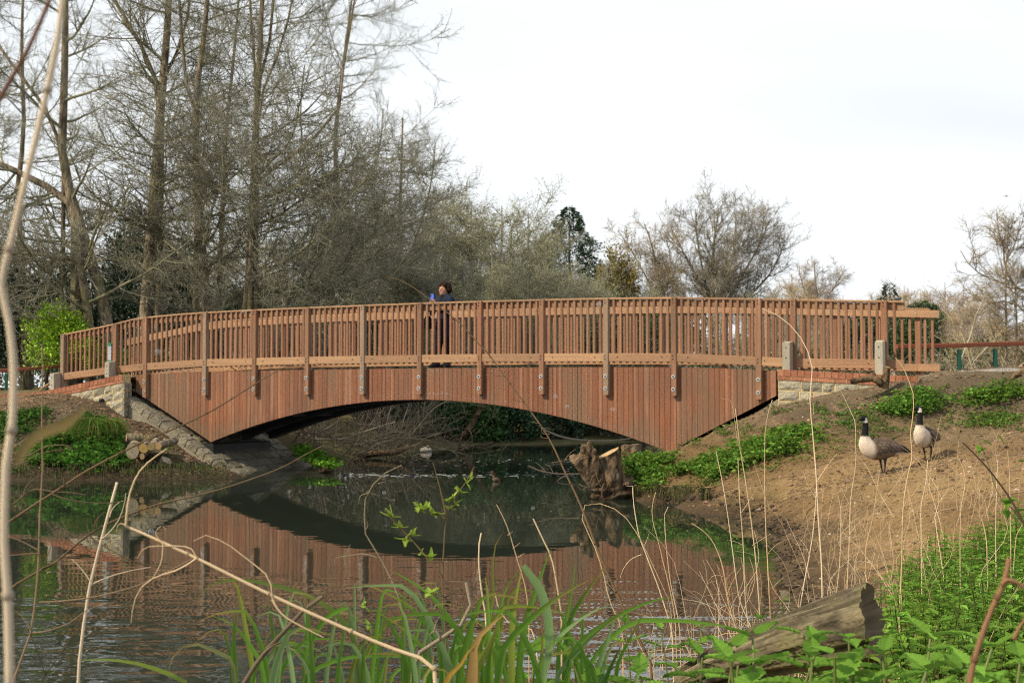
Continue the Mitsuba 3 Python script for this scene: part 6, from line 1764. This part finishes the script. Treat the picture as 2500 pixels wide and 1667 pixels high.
GREEN, PALE, YEL, DEAD = (0.115, 0.240, 0.036), (0.185, 0.290, 0.120), (0.220, 0.275, 0.050), (0.360, 0.235, 0.090)
BL = [(c7((560, 1400), (600, 1250), (640, 1090), (662, 1000)), 3.4, .014, GREEN), (c7((900, 1350), (830, 1150), (700, 980), (560, 880), (420, 802)), 3.5, .014, GREEN), (c7((760, 1330), (700, 1230), (620, 1110), (450, 985), (205, 890)), 3.3, .013, GREEN),
      (c7((530, 1430), (470, 1260), (390, 1120), (310, 1070), (248, 1066)), 3.2, .015, GREEN), (c7((1090, 1160), (1120, 950), (1112, 800), (1130, 650), (1190, 535)), 3.6, .009, YEL), (c7((1150, 1150), (1185, 980), (1230, 880), (1292, 805)), 3.5, .013, GREEN),
      (c7((1245, 1180), (1270, 1000), (1300, 840), (1318, 775)), 3.3, .016, YEL), (c7((1318, 775), (1370, 840), (1440, 950), (1485, 1120), (1500, 1300), (1475, 1520)), 3.2, .021, PALE), (c7((1290, 1530), (1330, 1200), (1420, 900), (1512, 655)), 3.3, .016, GREEN),
      (c7((1170, 1390), (1400, 1110), (1600, 960), (1795, 858)), 3.1, .016, GREEN), (c7((1620, 1200), (1750, 950), (1830, 840), (1903, 738)), 3.4, .016, GREEN), (c7((1560, 1360), (1640, 1000), (1660, 850), (1682, 730)), 3.6, .011, GREEN), (c7((1480, 1380), (1700, 1140), (1800, 1080), (1905, 1040)), 3.2, .013, PALE),
      (c7((1640, 1400), (1900, 1150), (2130, 1035), (2250, 1000), (2360, 985)), 3.2, .013, GREEN), (c7((1800, 1560), (1870, 1340), (1920, 1190), (1955, 1075)), 3.4, .015, PALE), (c7((1870, 1570), (1930, 1420), (1995, 1290)), 2.9, .020, (0.05, 0.12, 0.022)),
      (c7((1950, 1490), (2050, 1250), (2110, 1140), (2175, 1058)), 3.5, .012, GREEN), (c7((830, 1410), (880, 1200), (905, 1100), (922, 1030)), 3.4, .014, GREEN), (c7((960, 1420), (975, 1200), (966, 1080), (958, 975)), 3.3, .014, GREEN),
      (c7((990, 1310), (1100, 1180), (1195, 1100)), 3.0, .024, DEAD), (c7((790, 1565), (900, 1440), (960, 1340), (1010, 1290)), 3.0, .016, (0.42, 0.27, 0.06)), (c7((1000, 1500), (1080, 1330), (1130, 1220), (1165, 1140)), 3.05, .026, YEL), (c7((1080, 1480), (1110, 1300), (1180, 1120)), 3.1, .020, GREEN),
      (c7((1420, 1560), (1450, 1350), (1440, 1150)), 3.2, .014, GREEN), (c7((1690, 1560), (1660, 1320), (1580, 1120), (1540, 1000)), 3.3, .014, GREEN), (c7((1330, 1560), (1300, 1420), (1380, 1290)), 3.1, .014, GREEN), (c7((690, 1380), (600, 1290), (560, 1250)), 3.3, .013, PALE),
      (c7((1540, 1560), (1720, 1320), (1870, 1180), (2000, 1080)), 3.2, .012, PALE), (c7((700, 1560), (640, 1330), (480, 1180), (320, 1080)), 3.2, .013, GREEN), (c7((380, 1560), (400, 1440), (405, 1330)), 3.1, .013, GREEN), (c7((240, 1560), (240, 1380), (250, 1240)), 3.1, .016, GREEN),
      (c7((640, 1560), (700, 1460), (720, 1360)), 3.0, .014, PALE), (c7((1210, 1560), (1200, 1400), (1215, 1230)), 3.4, .013, GREEN), (c7((100, 1560), (60, 1380), (20, 1250)), 3.2, .016, PALE), (c7((2080, 1560), (2180, 1380), (2240, 1230)), 3.5, .010, PALE),
      (c6((1590, 1570), (1578, 1250), (1600, 1080), (1625, 925)), 3.4, .013, GREEN), (c6((1700, 1570), (1760, 1400), (1800, 1280), (1835, 1165)), 3.3, .013, GREEN), (c6((2400, 1290), (2150, 1010), (1900, 920), (1600, 868), (1430, 900), (1315, 1005)), 3.5, .012, (0.15, 0.22, 0.06)),
      (c6((1250, 1565), (1100, 1490), (900, 1430), (700, 1408), (488, 1425)), 3.3, .011, (0.17, 0.24, 0.05)), (c6((1570, 1425), (1450, 1350), (1300, 1300), (1180, 1370), (1130, 1500)), 3.3, .011, (0.20, 0.23, 0.10)), (c6((1780, 1480), (1700, 1330), (1580, 1180), (1420, 1108)), 3.4, .013, GREEN),
      (c6((2100, 1565), (1980, 1340), (1900, 1310), (1820, 1320)), 3.2, .012, PALE), (c6((1560, 1400), (1480, 1200), (1310, 1300)), 3.5, .009, GREEN), (c6((2350, 1060), (2240, 1100), (2150, 1200), (2080, 1380)), 3.4, .013, GREEN), (c6((1900, 1210), (2100, 1215), (2300, 1250)), 3.3, .010, GREEN)]
gs = np.random.default_rng(61)
HOLD = [thing('sedge_clump', 'left clump of sedge blades along the bottom edge, beside the pale leaning cane', 'sedge'), thing('sedge_clump', 'middle clump of long sedge blades at the bottom centre of the picture', 'sedge'), thing('sedge_clump', 'right clump of sedge blades beside the first nettles at the bottom', 'sedge')]


def holder(px):
    return HOLD[0] if px < 900 else HOLD[1] if px < 1330 else HOLD[2]


def sedge(ptsP, dep, w, col):
    P = [at(x, y, dep) for x, y in ptsP]
    foot = P[0] + (P[0] - P[1]) * .15
    if ptsP[0][1] > 1500:
        foot = P[0] + (P[0] - P[1]) * .3; foot[2] = min(foot[2], float(zq(foot[0], foot[1])))
        P = [foot] + P
    v, f = blade(P, w * 1.02, .35, 18, gs.uniform(-.5, .5))
    c = np.tile(np.asarray(col) * math.exp(gs.normal() * .15), (len(v), 1))
    tip = np.tile(np.linspace(0, 1, 18), 3)[:, None]
    if gs.random() < .4:
        c = c * (1 - np.clip((tip - .8) / .2, 0, 1)) + np.array([0.30, 0.20, 0.07]) * np.clip((tip - .8) / .2, 0, 1)
    add('blade', (v, f), 'm_leaf_thin', holder(ptsP[0][0]), smooth=True, color=c)


for ptsP, dep, w, col in BL:
    sedge(ptsP, dep, w, col)
for q in range(64):
    px = gs.uniform(600, 1480) if q % 3 else gs.uniform(640, 1250)
    top = 1667 - gs.uniform(40, 270) * (1.0 if 520 < px < 1420 else .5)
    dx = gs.normal() * 70
    bend = gs.random()
    pts_ = [(px, 1690), (px + dx * .3, (1690 + top) / 2 - 20), (px + dx * .8, top + 12 * bend), (px + dx * (1.3 + bend), top + 45 * bend)]
    sedge(pts_, gs.uniform(3.0, 3.9), gs.uniform(.010, .016), (GREEN, GREEN, PALE, YEL, GREEN, GREEN, GREEN, PALE, GREEN)[gs.integers(9)])

# dry stalks and twigs: explicit ones first
STRAW, BROWN_T, DARK_T = (0.54, 0.42, 0.27), (0.22, 0.15, 0.085), (0.075, 0.055, 0.038)


def stalk(name, label, cat, ptsP, dep, r0, r1, col, side=(), group=None, n=16, foot=True, dd=0.0, sides=7, nodes=0):
    t = thing(name, label, cat, group)
    P = [at(x, y, dep + dd * k / (len(ptsP) - 1)) for k, (x, y) in enumerate(ptsP)]
    if foot:
        b = P[0] + (P[0] - P[1]) * .10; b[2] = min(b[2], float(zq(b[0], b[1])) - .03)
        P = [b] + P
    S_ = spline(P, n)
    R = np.linspace(r0, r1, n)
    v, f = tube(S_, R, sides)
    parts = [(v, f, shade(v * 6, col, None, .25))]
    for q in range(nodes):
        k = 1 + int((n - 3) * (q + .5) / nodes)
        v, f = blob(S_[k], [R[k] * 1.5] * 3, 1, .1)
        parts.append((v, f, np.asarray(col) * .6))
    v, f, c = join(parts)
    add('stem', (v, f), 'm_matt', t, smooth=True, color=c)
    for ptsS, ra in side:
        Q = spline([at(x, y, dep - .004) for x, y in ptsS], 9)
        v, f = tube(Q, np.linspace(ra, ra * .4, 9), 5)
        add('side_twig', (v, f), 'm_matt', t, smooth=True, color=shade(v * 6, col, None, .25))
    return t


stalk('reed_cane', 'thick pale out-of-focus cane rising along the left edge', 'cane', [(24, 1680), (20, 1480), (10, 1290), (14, 1150), (32, 1010), (34, 930), (20, 770), (4, 700), (30, 580), (58, 460), (88, 340), (118, 210), (142, 90), (156, -40)], 1.25, .0041, .0028, (0.50, 0.43, 0.33), n=40, foot=False, nodes=4)
stalk('bramble', 'dark blurred stem crossing the top left corner', 'stem', [(-12, 262), (30, 190), (68, 122), (100, 52), (126, -12)], 1.3, .0026, .0022, (0.13, 0.07, 0.045), foot=False)
stalk('bare_twig', 'long thin dark twig sweeping up from the left edge across the bridge cladding', 'twig', [(-20, 1300), (25, 1272), (87, 1230), (150, 1190), (205, 1153), (290, 1108), (370, 1068), (440, 1040), (530, 995), (610, 945), (665, 912), (708, 890)], 3.2, .0036, .0011, (0.13, 0.092, 0.055), [([(288, 1108), (298, 1096), (300, 1090)], .0012), ([(430, 1043), (437, 1030), (441, 1026)], .0012), ([(155, 1187), (156, 1175), (153, 1166)], .0012), ([(560, 978), (568, 966)], .001), ([(520, 1002), (532, 1001)], .001)], foot=False, n=26, nodes=6)
stalk('bare_twig', 'lower long dark twig rising from the left edge over the water to the revetment', 'twig', [(-10, 1458), (14, 1443), (75, 1405), (137, 1371), (190, 1325), (231, 1295), (285, 1268), (325, 1252), (395, 1228), (470, 1212), (545, 1192), (615, 1169), (690, 1140), (763, 1100), (792, 1086)], 3.3, .0034, .0010, (0.13, 0.095, 0.058),
      [([(231, 1290), (235, 1270), (242, 1262), (256, 1248)], .0018), ([(110, 1375), (120, 1345), (135, 1318)], .0015), ([(100, 1388), (180, 1352), (240, 1322)], .0014), ([(340, 1247), (342, 1236)], .0012), ([(214, 1304), (270, 1342), (370, 1380), (440, 1376)], .002)], foot=False, n=30, nodes=7)
stalk('bare_twig', 'upright brown twig near the left edge, in front of the yellow-green shrub', 'twig', [(32, 1675), (75, 1545), (88, 1450), (95, 1350), (97, 1260), (104, 1140), (102, 1030), (104, 930), (102, 840)], 3.0, .0036, .0011, (0.22, 0.16, 0.10),
      [([(95, 1470), (200, 1462), (300, 1440), (350, 1424), (400, 1400), (470, 1362)], .0022), ([(80, 1545), (170, 1520), (210, 1490), (250, 1475)], .0018), ([(96, 1345), (55, 1322), (18, 1308)], .0012), ([(97, 1350), (60, 1352), (18, 1356)], .0012), ([(104, 1030), (110, 1022)], .0012), ([(100, 885), (99, 880)], .0015), ([(76, 1540), (50, 1500), (35, 1490)], .0012)], n=24, nodes=5)
stalk('bare_twig', 'dark twig forking out of the bottom left corner', 'twig', [(95, 1680), (130, 1620), (165, 1570), (190, 1528), (205, 1495)], 3.1, .003, .0012, DARK_T, [([(110, 1650), (95, 1600), (70, 1540), (40, 1498)], .0016), ([(130, 1620), (105, 1590), (98, 1570)], .001)])
stalk('bare_twig', 'slender twig pair arching over the weeds on the left bank', 'twig', [(-10, 1140), (40, 1120), (75, 1110), (100, 1095), (130, 1087), (155, 1086), (175, 1094)], 3.2, .0028, .0011, (0.11, 0.085, 0.05), [([(30, 1138), (60, 1128), (95, 1108), (130, 1100), (165, 1096)], .0016), ([(58, 1128), (72, 1142)], .0008), ([(88, 1120), (118, 1136)], .0008)], foot=False)
stalk('bare_twig', 'small dark twig over the water at the left edge', 'twig', [(30, 1232), (58, 1210), (72, 1198), (92, 1194), (130, 1200), (170, 1202), (210, 1208)], 3.2, .0022, .001, (0.11, 0.085, 0.055), [([(58, 1210), (66, 1185), (78, 1172), (100, 1160)], .0013), ([(127, 1206), (180, 1222), (240, 1228), (290, 1225), (344, 1214)], .0016)], foot=False)
stalk('dry_cane', 'straight pale broken cane leaning in front of the water at the left', 'cane', [(190, 1680), (217, 1443), (250, 1310), (286, 1177)], 3.2, .0042, .0032, (0.52, 0.44, 0.33), [([(248, 1316), (275, 1290), (296, 1255), (307, 1204)], .0018), ([(225, 1426), (200, 1390), (175, 1364)], .0018), ([(228, 1424), (290, 1400), (369, 1384)], .0015), ([(268, 1262), (276, 1240), (300, 1222)], .0014)], n=12)
stalk('bramble_cane', 'long pale cane slanting down to the right across the sedge', 'cane', [(1060, 1632), (930, 1572), (850, 1537), (700, 1470), (578, 1411), (480, 1362), (398, 1324), (345, 1300), (307, 1284)], 2.9, .0052, .0030, (0.56, 0.44, 0.28),
      [([(307, 1284), (312, 1230), (318, 1200), (343, 1147), (375, 1118), (406, 1096)], .0028), ([(310, 1283), (293, 1278), (284, 1300)], .0014), ([(395, 1322), (380, 1300), (395, 1284), (404, 1292)], .0012), ([(480, 1362), (430, 1392), (380, 1408), (340, 1440), (325, 1480), (320, 1520)], .002), ([(398, 1325), (396, 1360), (380, 1400), (368, 1416)], .0014), ([(480, 1360), (460, 1335), (420, 1332), (360, 1334), (335, 1362)], .0014), ([(665, 1462), (660, 1420), (600, 1362), (540, 1320), (500, 1306), (472, 1320)], .0016), ([(665, 1462), (690, 1500), (740, 1530), (790, 1555)], .0026)], n=26, nodes=6)
stalk('bramble', 'long dark stem leaning from the railing down to the water at the centre right', 'stem', [(1590, 1625), (1574, 1588), (1519, 1476), (1462, 1350), (1415, 1227), (1378, 1149), (1342, 1073), (1277, 979), (1234, 921), (1198, 871), (1161, 831), (1118, 784), (1060, 740), (1002, 697), (966, 680), (941, 674)], 6.0, .0068, .0015, (0.165, 0.112, 0.064),
      [([(1277, 979), (1290, 965), (1285, 950), (1294, 948)], .002), ([(1277, 980), (1262, 978), (1254, 968)], .002), ([(1234, 920), (1244, 905), (1258, 902)], .002), ([(1234, 918), (1215, 918), (1200, 910)], .0018), ([(1232, 912), (1232, 890), (1234, 872)], .0018), ([(1342, 1060), (1325, 1058), (1322, 1048), (1335, 1044), (1345, 1049)], .0022), ([(1338, 1070), (1318, 1067)], .0022), ([(1318, 1033), (1295, 1030)], .0016), ([(1297, 1005), (1290, 1002)], .002), ([(1378, 1125), (1390, 1108), (1406, 1096)], .0022), ([(1372, 1125), (1345, 1130)], .0018), ([(1118, 784), (1105, 783), (1102, 795)], .0018), ([(1198, 868), (1186, 850), (1190, 832)], .0014)], n=44, nodes=9)
stalk('bare_twig', 'grey crooked dead twig standing at the left of the budding sapling', 'twig', [(990, 1570), (985, 1500), (960, 1425), (934, 1372), (915, 1340), (893, 1307), (890, 1280), (890, 1235), (895, 1205), (918, 1175), (940, 1155), (981, 1135)], 3.4, .0036, .0012, (0.25, 0.215, 0.14), [([(919, 1360), (885, 1352), (848, 1357), (818, 1362), (817, 1380)], .0022), ([(848, 1357), (850, 1340), (856, 1328)], .0012), ([(838, 1360), (846, 1380), (847, 1400)], .0012), ([(897, 1204), (878, 1214), (876, 1230)], .0014), ([(923, 1180), (942, 1176)], .0014), ([(893, 1292), (898, 1280), (896, 1272)], .001)], n=24, nodes=5)
stalk('dead_stick', 'dark forked dead stick lying among the sedge on the left', 'stick', [(590, 1690), (640, 1600), (690, 1545), (740, 1490), (788, 1455)], 3.1, .0075, .0045, (0.13, 0.105, 0.075), [([(640, 1600), (690, 1565), (720, 1560)], .003), ([(745, 1484), (735, 1460), (740, 1450)], .002)], n=14)
stalk('dead_stick', 'grey bent dead stick among the middle sedge', 'stick', [(1010, 1610), (1060, 1570), (1110, 1535), (1140, 1510), (1150, 1470), (1138, 1420)], 3.2, .007, .0042, (0.24, 0.20, 0.145), [([(1075, 1560), (1060, 1540), (1050, 1548)], .003), ([(1060, 1545), (1065, 1520), (1070, 1510)], .0025)], n=14)
stalk('curled_stem', 'brown bent out-of-focus stem in the lower right corner', 'stem', [(2366, 1690), (2372, 1640), (2391, 1570), (2420, 1490), (2449, 1425), (2458, 1395), (2463, 1362)], 1.9, .0042, .0036, (0.22, 0.125, 0.070), [([(2446, 1428), (2456, 1416), (2478, 1420), (2510, 1446)], .0045), ([(2475, 1560), (2490, 1530), (2510, 1500)], .003)], n=18, foot=False, nodes=2)
stalk('bramble', 'thin dark stem crossing the bare soil at the right edge', 'stem', [(2350, 1080), (2400, 1130), (2452, 1196), (2480, 1240), (2505, 1290)], 4.0, .002, .0032, (0.075, 0.05, 0.035), foot=False)

# the sapling coming into leaf
sp = stalk('sapling', 'slender budding sapling with fresh yellow-green leaves over the dark water', 'sapling', [(1090, 1590), (1089, 1556), (1082, 1480), (1080, 1411), (1084, 1330), (1089, 1263), (1104, 1226), (1125, 1194), (1145, 1165), (1158, 1139)], 3.4, .0034, .0011, (0.16, 0.115, 0.055),
           [([(1089, 1258), (1082, 1225), (1075, 1194), (1066, 1160), (1057, 1129)], .0024), ([(1079, 1408), (1050, 1370), (1017, 1331), (985, 1296), (963, 1274), (937, 1242)], .0026), ([(1088, 1266), (1078, 1260), (1068, 1256), (1050, 1250)], .0018)], n=22, nodes=2)
gl = np.random.default_rng(71)
for bx, by, nl, sz in ((1148, 1166, 2, .020), (1140, 1181, 3, .026), (1127, 1203, 4, .026), (1107, 1213, 5, .030), (1110, 1228, 3, .024), (1096, 1240, 4, .024), (1073, 1254, 4, .028), (1056, 1254, 4, .028), (1038, 1243, 5, .032), (1028, 1240, 3, .022), (1020, 1237, 4, .030), (957, 1262, 5, .034), (977, 1287, 4, .026), (991, 1316, 5, .030), (1007, 1309, 4, .028), (1025, 1352, 2, .020), (1052, 1360, 6, .032), (1048, 1448, 6, .034), (886, 1478, 4, .026), (900, 1525, 4, .026)):
    base = at(bx, by, 3.4)
    for q in range(nl):
        d = unit(gl.normal(size=3) * [1, .7, .8] + [0.1, -.2, .35])
        y = unit(np.cross([0, 0, 1], d)); zz = np.cross(d, y)
        v, f = nettle_leaf(sz * gl.uniform(.6, 1.0), sz * .52, 2, gl.uniform(-.3, .3))
        add('leaf', (base + v @ np.stack([d, y, zz]), f), 'm_leaf_thin', sp, smooth=True, color=np.array([0.30, 0.42, 0.075]) * gl.uniform(.8, 1.2))

# tall dry stalks on the right bank: the chief ones read off the photograph
def c3(*p):
    return [(1600 + .3615 * x, 650 + .3616 * y) for x, y in p]


def c8(*p):
    return [(1650 + .3615 * x, 1100 + .3616 * y) for x, y in p]


MAIN = [(c8((570, 1200), (545, 800), (510, 480), (470, 200)) + c3((570, 1210), (555, 1080), (540, 960)), 7.0, .0042, [(c3((600, 1320), (560, 1200), (500, 900), (440, 890)), .0014), (c8((515, 640), (560, 610), (640, 560)), .0014)], 'tall upright dry stalk rising past the right foot of the arch'),
        (c8((640, 1190), (622, 800), (605, 450), (600, 200)) + c3((740, 1150), (760, 1000), (790, 900)), 7.2, .004, [(c8((610, 330), (560, 180), (520, 60)), .0014), (c8((620, 700), (700, 620), (790, 590)), .0014)], 'second tall upright dry stalk, just right of the first'),
        (c8((990, 1090), (985, 800), (962, 450), (950, 200)) + c3((1065, 1150), (1045, 900), (1060, 690), (1010, 530), (940, 430), (840, 340), (720, 288)), 7.0, .0046, [(c8((950, 215), (1010, 120), (1090, 20)), .0016), (c8((955, 330), (880, 200), (860, 130)), .0014), (c3((1060, 680), (1100, 680), (1125, 665)), .0012), (c3((1070, 1000), (1066, 920)), .0014)], 'tallest dry stalk, arching over to the left above the railing'),
        (c8((1155, 1020), (1170, 650), (1180, 350), (1218, 30)) + c3((1350, 1180), (1355, 1080), (1300, 940), (1245, 825)), 7.4, .0038, [(c8((1180, 380), (1120, 260), (1090, 200)), .0014), (c8((1175, 560), (1240, 480), (1300, 420)), .0014)], 'tall dry stalk in front of the left goose'),
        (c8((1510, 1130), (1525, 800), (1535, 400), (1560, 200), (1600, 0)) + c3((1720, 1180), (1740, 1000), (1746, 900), (1700, 740), (1660, 660), (1622, 618)), 6.6, .0042, [(c8((1540, 370), (1620, 270), (1690, 180)), .0015), (c3((1740, 1180), (1800, 1080), (1840, 1060)), .0014), (c8((1530, 640), (1450, 520), (1400, 420)), .0014)], 'tall dry stalk between the two geese'),
        (c8((830, 1170), (865, 900), (900, 720), (930, 520), (950, 230)), 7.3, .004, [(c8((900, 700), (840, 600), (760, 560)), .0014)], 'dry stalk leaning right below the tallest one'),
        (c8((500, 1300), (470, 1000), (455, 640), (430, 300), (420, 60)), 7.6, .0042, [(c8((455, 640), (390, 610), (345, 605)), .0016), (c8((440, 420), (500, 330), (540, 260)), .0014)], 'upright dry stalk left of the tall pair'),
        (c8((430, 1330), (350, 1000), (320, 800), (240, 600), (105, 490)), 7.0, .0046, [(c8((320, 850), (270, 840), (210, 900)), .0016), (c8((345, 980), (400, 850), (440, 790)), .0016)], 'dry stalk curving left over the shallow water'),
        (c8((520, 1250), (430, 1000), (380, 650), (330, 300), (270, 0)), 7.8, .0038, [(c8((330, 280), (400, 260), (450, 240)), .0012)], 'slightly leaning dry stalk at the left of the thicket'),
        (c8((1080, 1060), (1110, 700), (1115, 420), (1095, 300)), 7.6, .0036, [], 'short upright dry stalk in the middle of the thicket'),
        (c8((1290, 980), (1280, 700), (1330, 450), (1375, 130)), 7.8, .0034, [], 'dry stalk standing below the goose feet'),
        (c8((1660, 780), (1655, 400), (1690, 200), (1700, 60)), 7.8, .0034, [], 'thin dry stalk on the bare soil right of the geese'),
        (c8((1920, 720), (1925, 400), (1955, 200), (1905, 40)), 7.4, .0034, [], 'upright dry stalk over the nettle bed'),
        (c8((2100, 640), (2040, 400), (1960, 330), (1820, 230), (1740, 170)), 6.8, .0036, [(c8((2050, 460), (2050, 360), (2030, 280)), .0012)], 'long dry stalk leaning left above the nettle bed'),
        (c8((2160, 560), (2165, 300), (2175, 60)), 7.4, .0034, [], 'straight dry stalk near the right edge'),
        (c8((2260, 520), (2255, 200), (2240, 0)), 7.6, .0034, [(c8((2250, 280), (2310, 220)), .0012)], 'rightmost upright dry stalk'),
        (c7((1990, 1230), (1900, 1000), (1860, 820), (1800, 640), (1715, 430), (1735, 368), (1840, 357), (1990, 430), (2090, 560), (2200, 780), (2300, 1000)), 6.2, .0034, [], 'dry stem bent into a hook over the water left of the thicket'),
        (c7((2330, 1280), (2260, 1000), (2150, 700), (2100, 560), (2060, 240)), 6.8, .0042, [(c7((2060, 240), (2030, 240), (2010, 225)), .0014), (c7((2140, 640), (2170, 560)), .0012), (c7((2120, 700), (2040, 740), (1975, 860)), .0016)], 'dry stalk with a hooked tip left of the thicket'),
        (c7((2380, 1250), (2310, 850), (2280, 560), (2275, 430), (2300, 378)), 6.9, .0036, [], 'curved dry stalk beside the hooked one'),
        (c7((2350, 1200), (2240, 640), (2190, 420), (2215, 280)), 7.1, .0032, [], 'slim dry stalk behind the hooked one'),
        (c7((1070, 1160), (1040, 950), (1020, 740), (1022, 640), (1037, 555)), 3.6, .0034, [], 'pale upright dry stem right of the sapling'),
        (c7((1580, 1150), (1555, 950), (1510, 720), (1450, 590), (1388, 458)), 3.7, .0036, [], 'pale dry stem leaning left before the bridge reflection'),
        (c7((1360, 1200), (1345, 980), (1270, 700), (1215, 520), (1140, 362)), 3.8, .0022, [(c7((1250, 660), (1300, 620)), .001), (c7((1285, 720), (1330, 690)), .001), (c7((1215, 570), (1250, 545)), .001)], 'thin brown dry stem with short side twigs in the centre'),
        (c7((1420, 1480), (1370, 1200), (1260, 1180), (1130, 960)), 3.7, .0026, [], 'pale dry stem kinked among the middle sedge')]
for q, (ptsP, dep, r, side, lab) in enumerate(MAIN):
    stalk('dry_stalk', lab, 'dry stalk', ptsP, dep, r, r * .5, (STRAW, (0.52, 0.38, 0.22), (0.66, 0.53, 0.36))[q % 3], side, 'tall dry stalks along the shore', n=26, nodes=3)
gd = np.random.default_rng(83)
SLOPE = patch_points([(1960, 1300), (2080, 1230), (2250, 1190), (2450, 1180), (2500, 1290), (2350, 1345), (2230, 1420), (2130, 1500), (2000, 1500), (1960, 1420)], 5, 18, 130, 91)
for q in range(230):
    if q < 110:
        bx = gd.uniform(1560, 2440) if q % 4 else gd.uniform(1700, 2100)
        dep = gd.uniform(5.8, 9.0)
        by = np.interp(bx, [1560, 1800, 2000, 2200, 2440], [1560, 1560, 1520, 1430, 1370]) + gd.normal() * 22
        b = at(bx, by, dep); b[2] = max(min(b[2], float(zq(b[0], b[1])) + .05), -.05)
    else:
        b = SLOPE[q - 110].copy(); b[2] -= .02
    H = gd.uniform(.22, .85) * (1.15 if q % 5 == 0 else .85)
    la = gd.normal(size=2) * .30 * H; kk = gd.normal(size=2) * .05 * H
    P = spline([b, b + [la[0] * .35 + kk[0], la[1] * .35 + kk[1], H * .38], b + [la[0] * .75 - kk[0], la[1] * .75, H * .76], b + [la[0] * gd.uniform(.95, 1.3), la[1], H * gd.uniform(.92, 1.02)]], 10)
    t = thing('dry_stalk', 'thin dry straw-coloured stalk in the tangle on the right bank', 'dry stalk', 'thin dry stalks tangled on the right bank')
    col = np.asarray((STRAW, (0.48, 0.35, 0.21), (0.60, 0.49, 0.34), (0.38, 0.27, 0.16))[gd.integers(4)]) * gd.uniform(.8, 1.1)
    v, f = tube(P, np.linspace(gd.uniform(.0016, .0028), .0010, 10), 5)
    add('stem', (v, f), 'm_matt', t, smooth=True, color=shade(v * 6, col, None, .25))
    for s_ in range(gd.integers(0, 4)):
        k = gd.integers(3, 9); d = np.array([gd.normal(), gd.normal() * .5, gd.uniform(.2, 1.0)]); L = gd.uniform(.05, .22) * min(1, H * 2)
        d = unit(d); Q = spline([P[k], P[k] + d * L * .5, P[k] + d * L + [0, 0, -.15 * L]], 6)
        v, f = tube(Q, np.linspace(.0011, .0006, 6), 4)
        add('side_twig', (v, f), 'm_matt', t, smooth=True, color=shade(v * 6, col, None, .25))
# broken straw lying about their feet
parts = []
for q in range(170):
    bx = gd.uniform(1560, 2360); by = np.interp(bx, [1560, 1800, 2000, 2200, 2440], [1620, 1580, 1540, 1470, 1400]) + gd.normal() * 45
    P0 = at(bx, by, gd.uniform(5.6, 8.6)); P0[2] = max(float(zq(P0[0], P0[1])), 0) + gd.uniform(.01, .16)
    a = gd.random() * 6.3; L = gd.uniform(.12, .5)
    P1 = P0 + np.array([math.cos(a) * L, math.sin(a) * L, gd.uniform(-.08, .2)])
    parts.append((*tube(spline([P0, (P0 + P1) / 2 + gd.normal(size=3) * .03, P1], 6), np.linspace(.0026, .0014, 6), 4), np.array(STRAW) * gd.uniform(.45, 1.05)))
v, f, c = join(parts)
add('broken_straw', (v, f), 'm_matt', kind='stuff', color=c, label='broken straw lying at the feet of the dry stalks', cat='straw')
# a few fresh sprigs at the right edge and a dry blade close to the lens
w = thing('green_sprig', 'fresh green leafy sprig hanging in at the right edge above the nettle bed', 'sprig')
for q, (bx, by, sz) in enumerate(((2445, 1225, .05), (2470, 1215, .05), (2480, 1250, .045), (2455, 1245, .04), (2385, 1085, .035), (2400, 1075, .03), (2410, 1095, .03), (2436, 1062, .03), (2490, 1125, .05))):
    base = at(bx, by, 4.2); d = unit(gl.normal(size=3) * [1, .6, .6]); y = unit(np.cross([0, 0, 1], d)); zz = np.cross(d, y)
    v, f = nettle_leaf(sz, sz * .7, 5, .3)
    add('leaf', (base + v @ np.stack([d, y, zz]), f), 'm_leaf_thin', w, color=np.array([0.13, 0.27, 0.035]) * gl.uniform(.8, 1.2))
v, f = tube(spline([at(*q, 4.2) for q in ((2505, 1290), (2470, 1240), (2440, 1210), (2412, 1130), (2390, 1070))], 14), np.linspace(.002, .0008, 14), 5)
add('stem', (v, f), 'm_leaf', w, smooth=True, color=(0.10, 0.13, 0.04))
w = thing('dead_grass', 'pale brown blade close to the lens, blurred, over the left bank', 'dry blade')
v, f = blade([at(*q, 1.05) for q in ((40, 1130), (95, 1060), (150, 1040), (190, 1012), (215, 985))], .0085, .3, 14)
add('blade', (v, f), 'm_leaf_thin', w, smooth=True, color=(0.20, 0.16, 0.07))
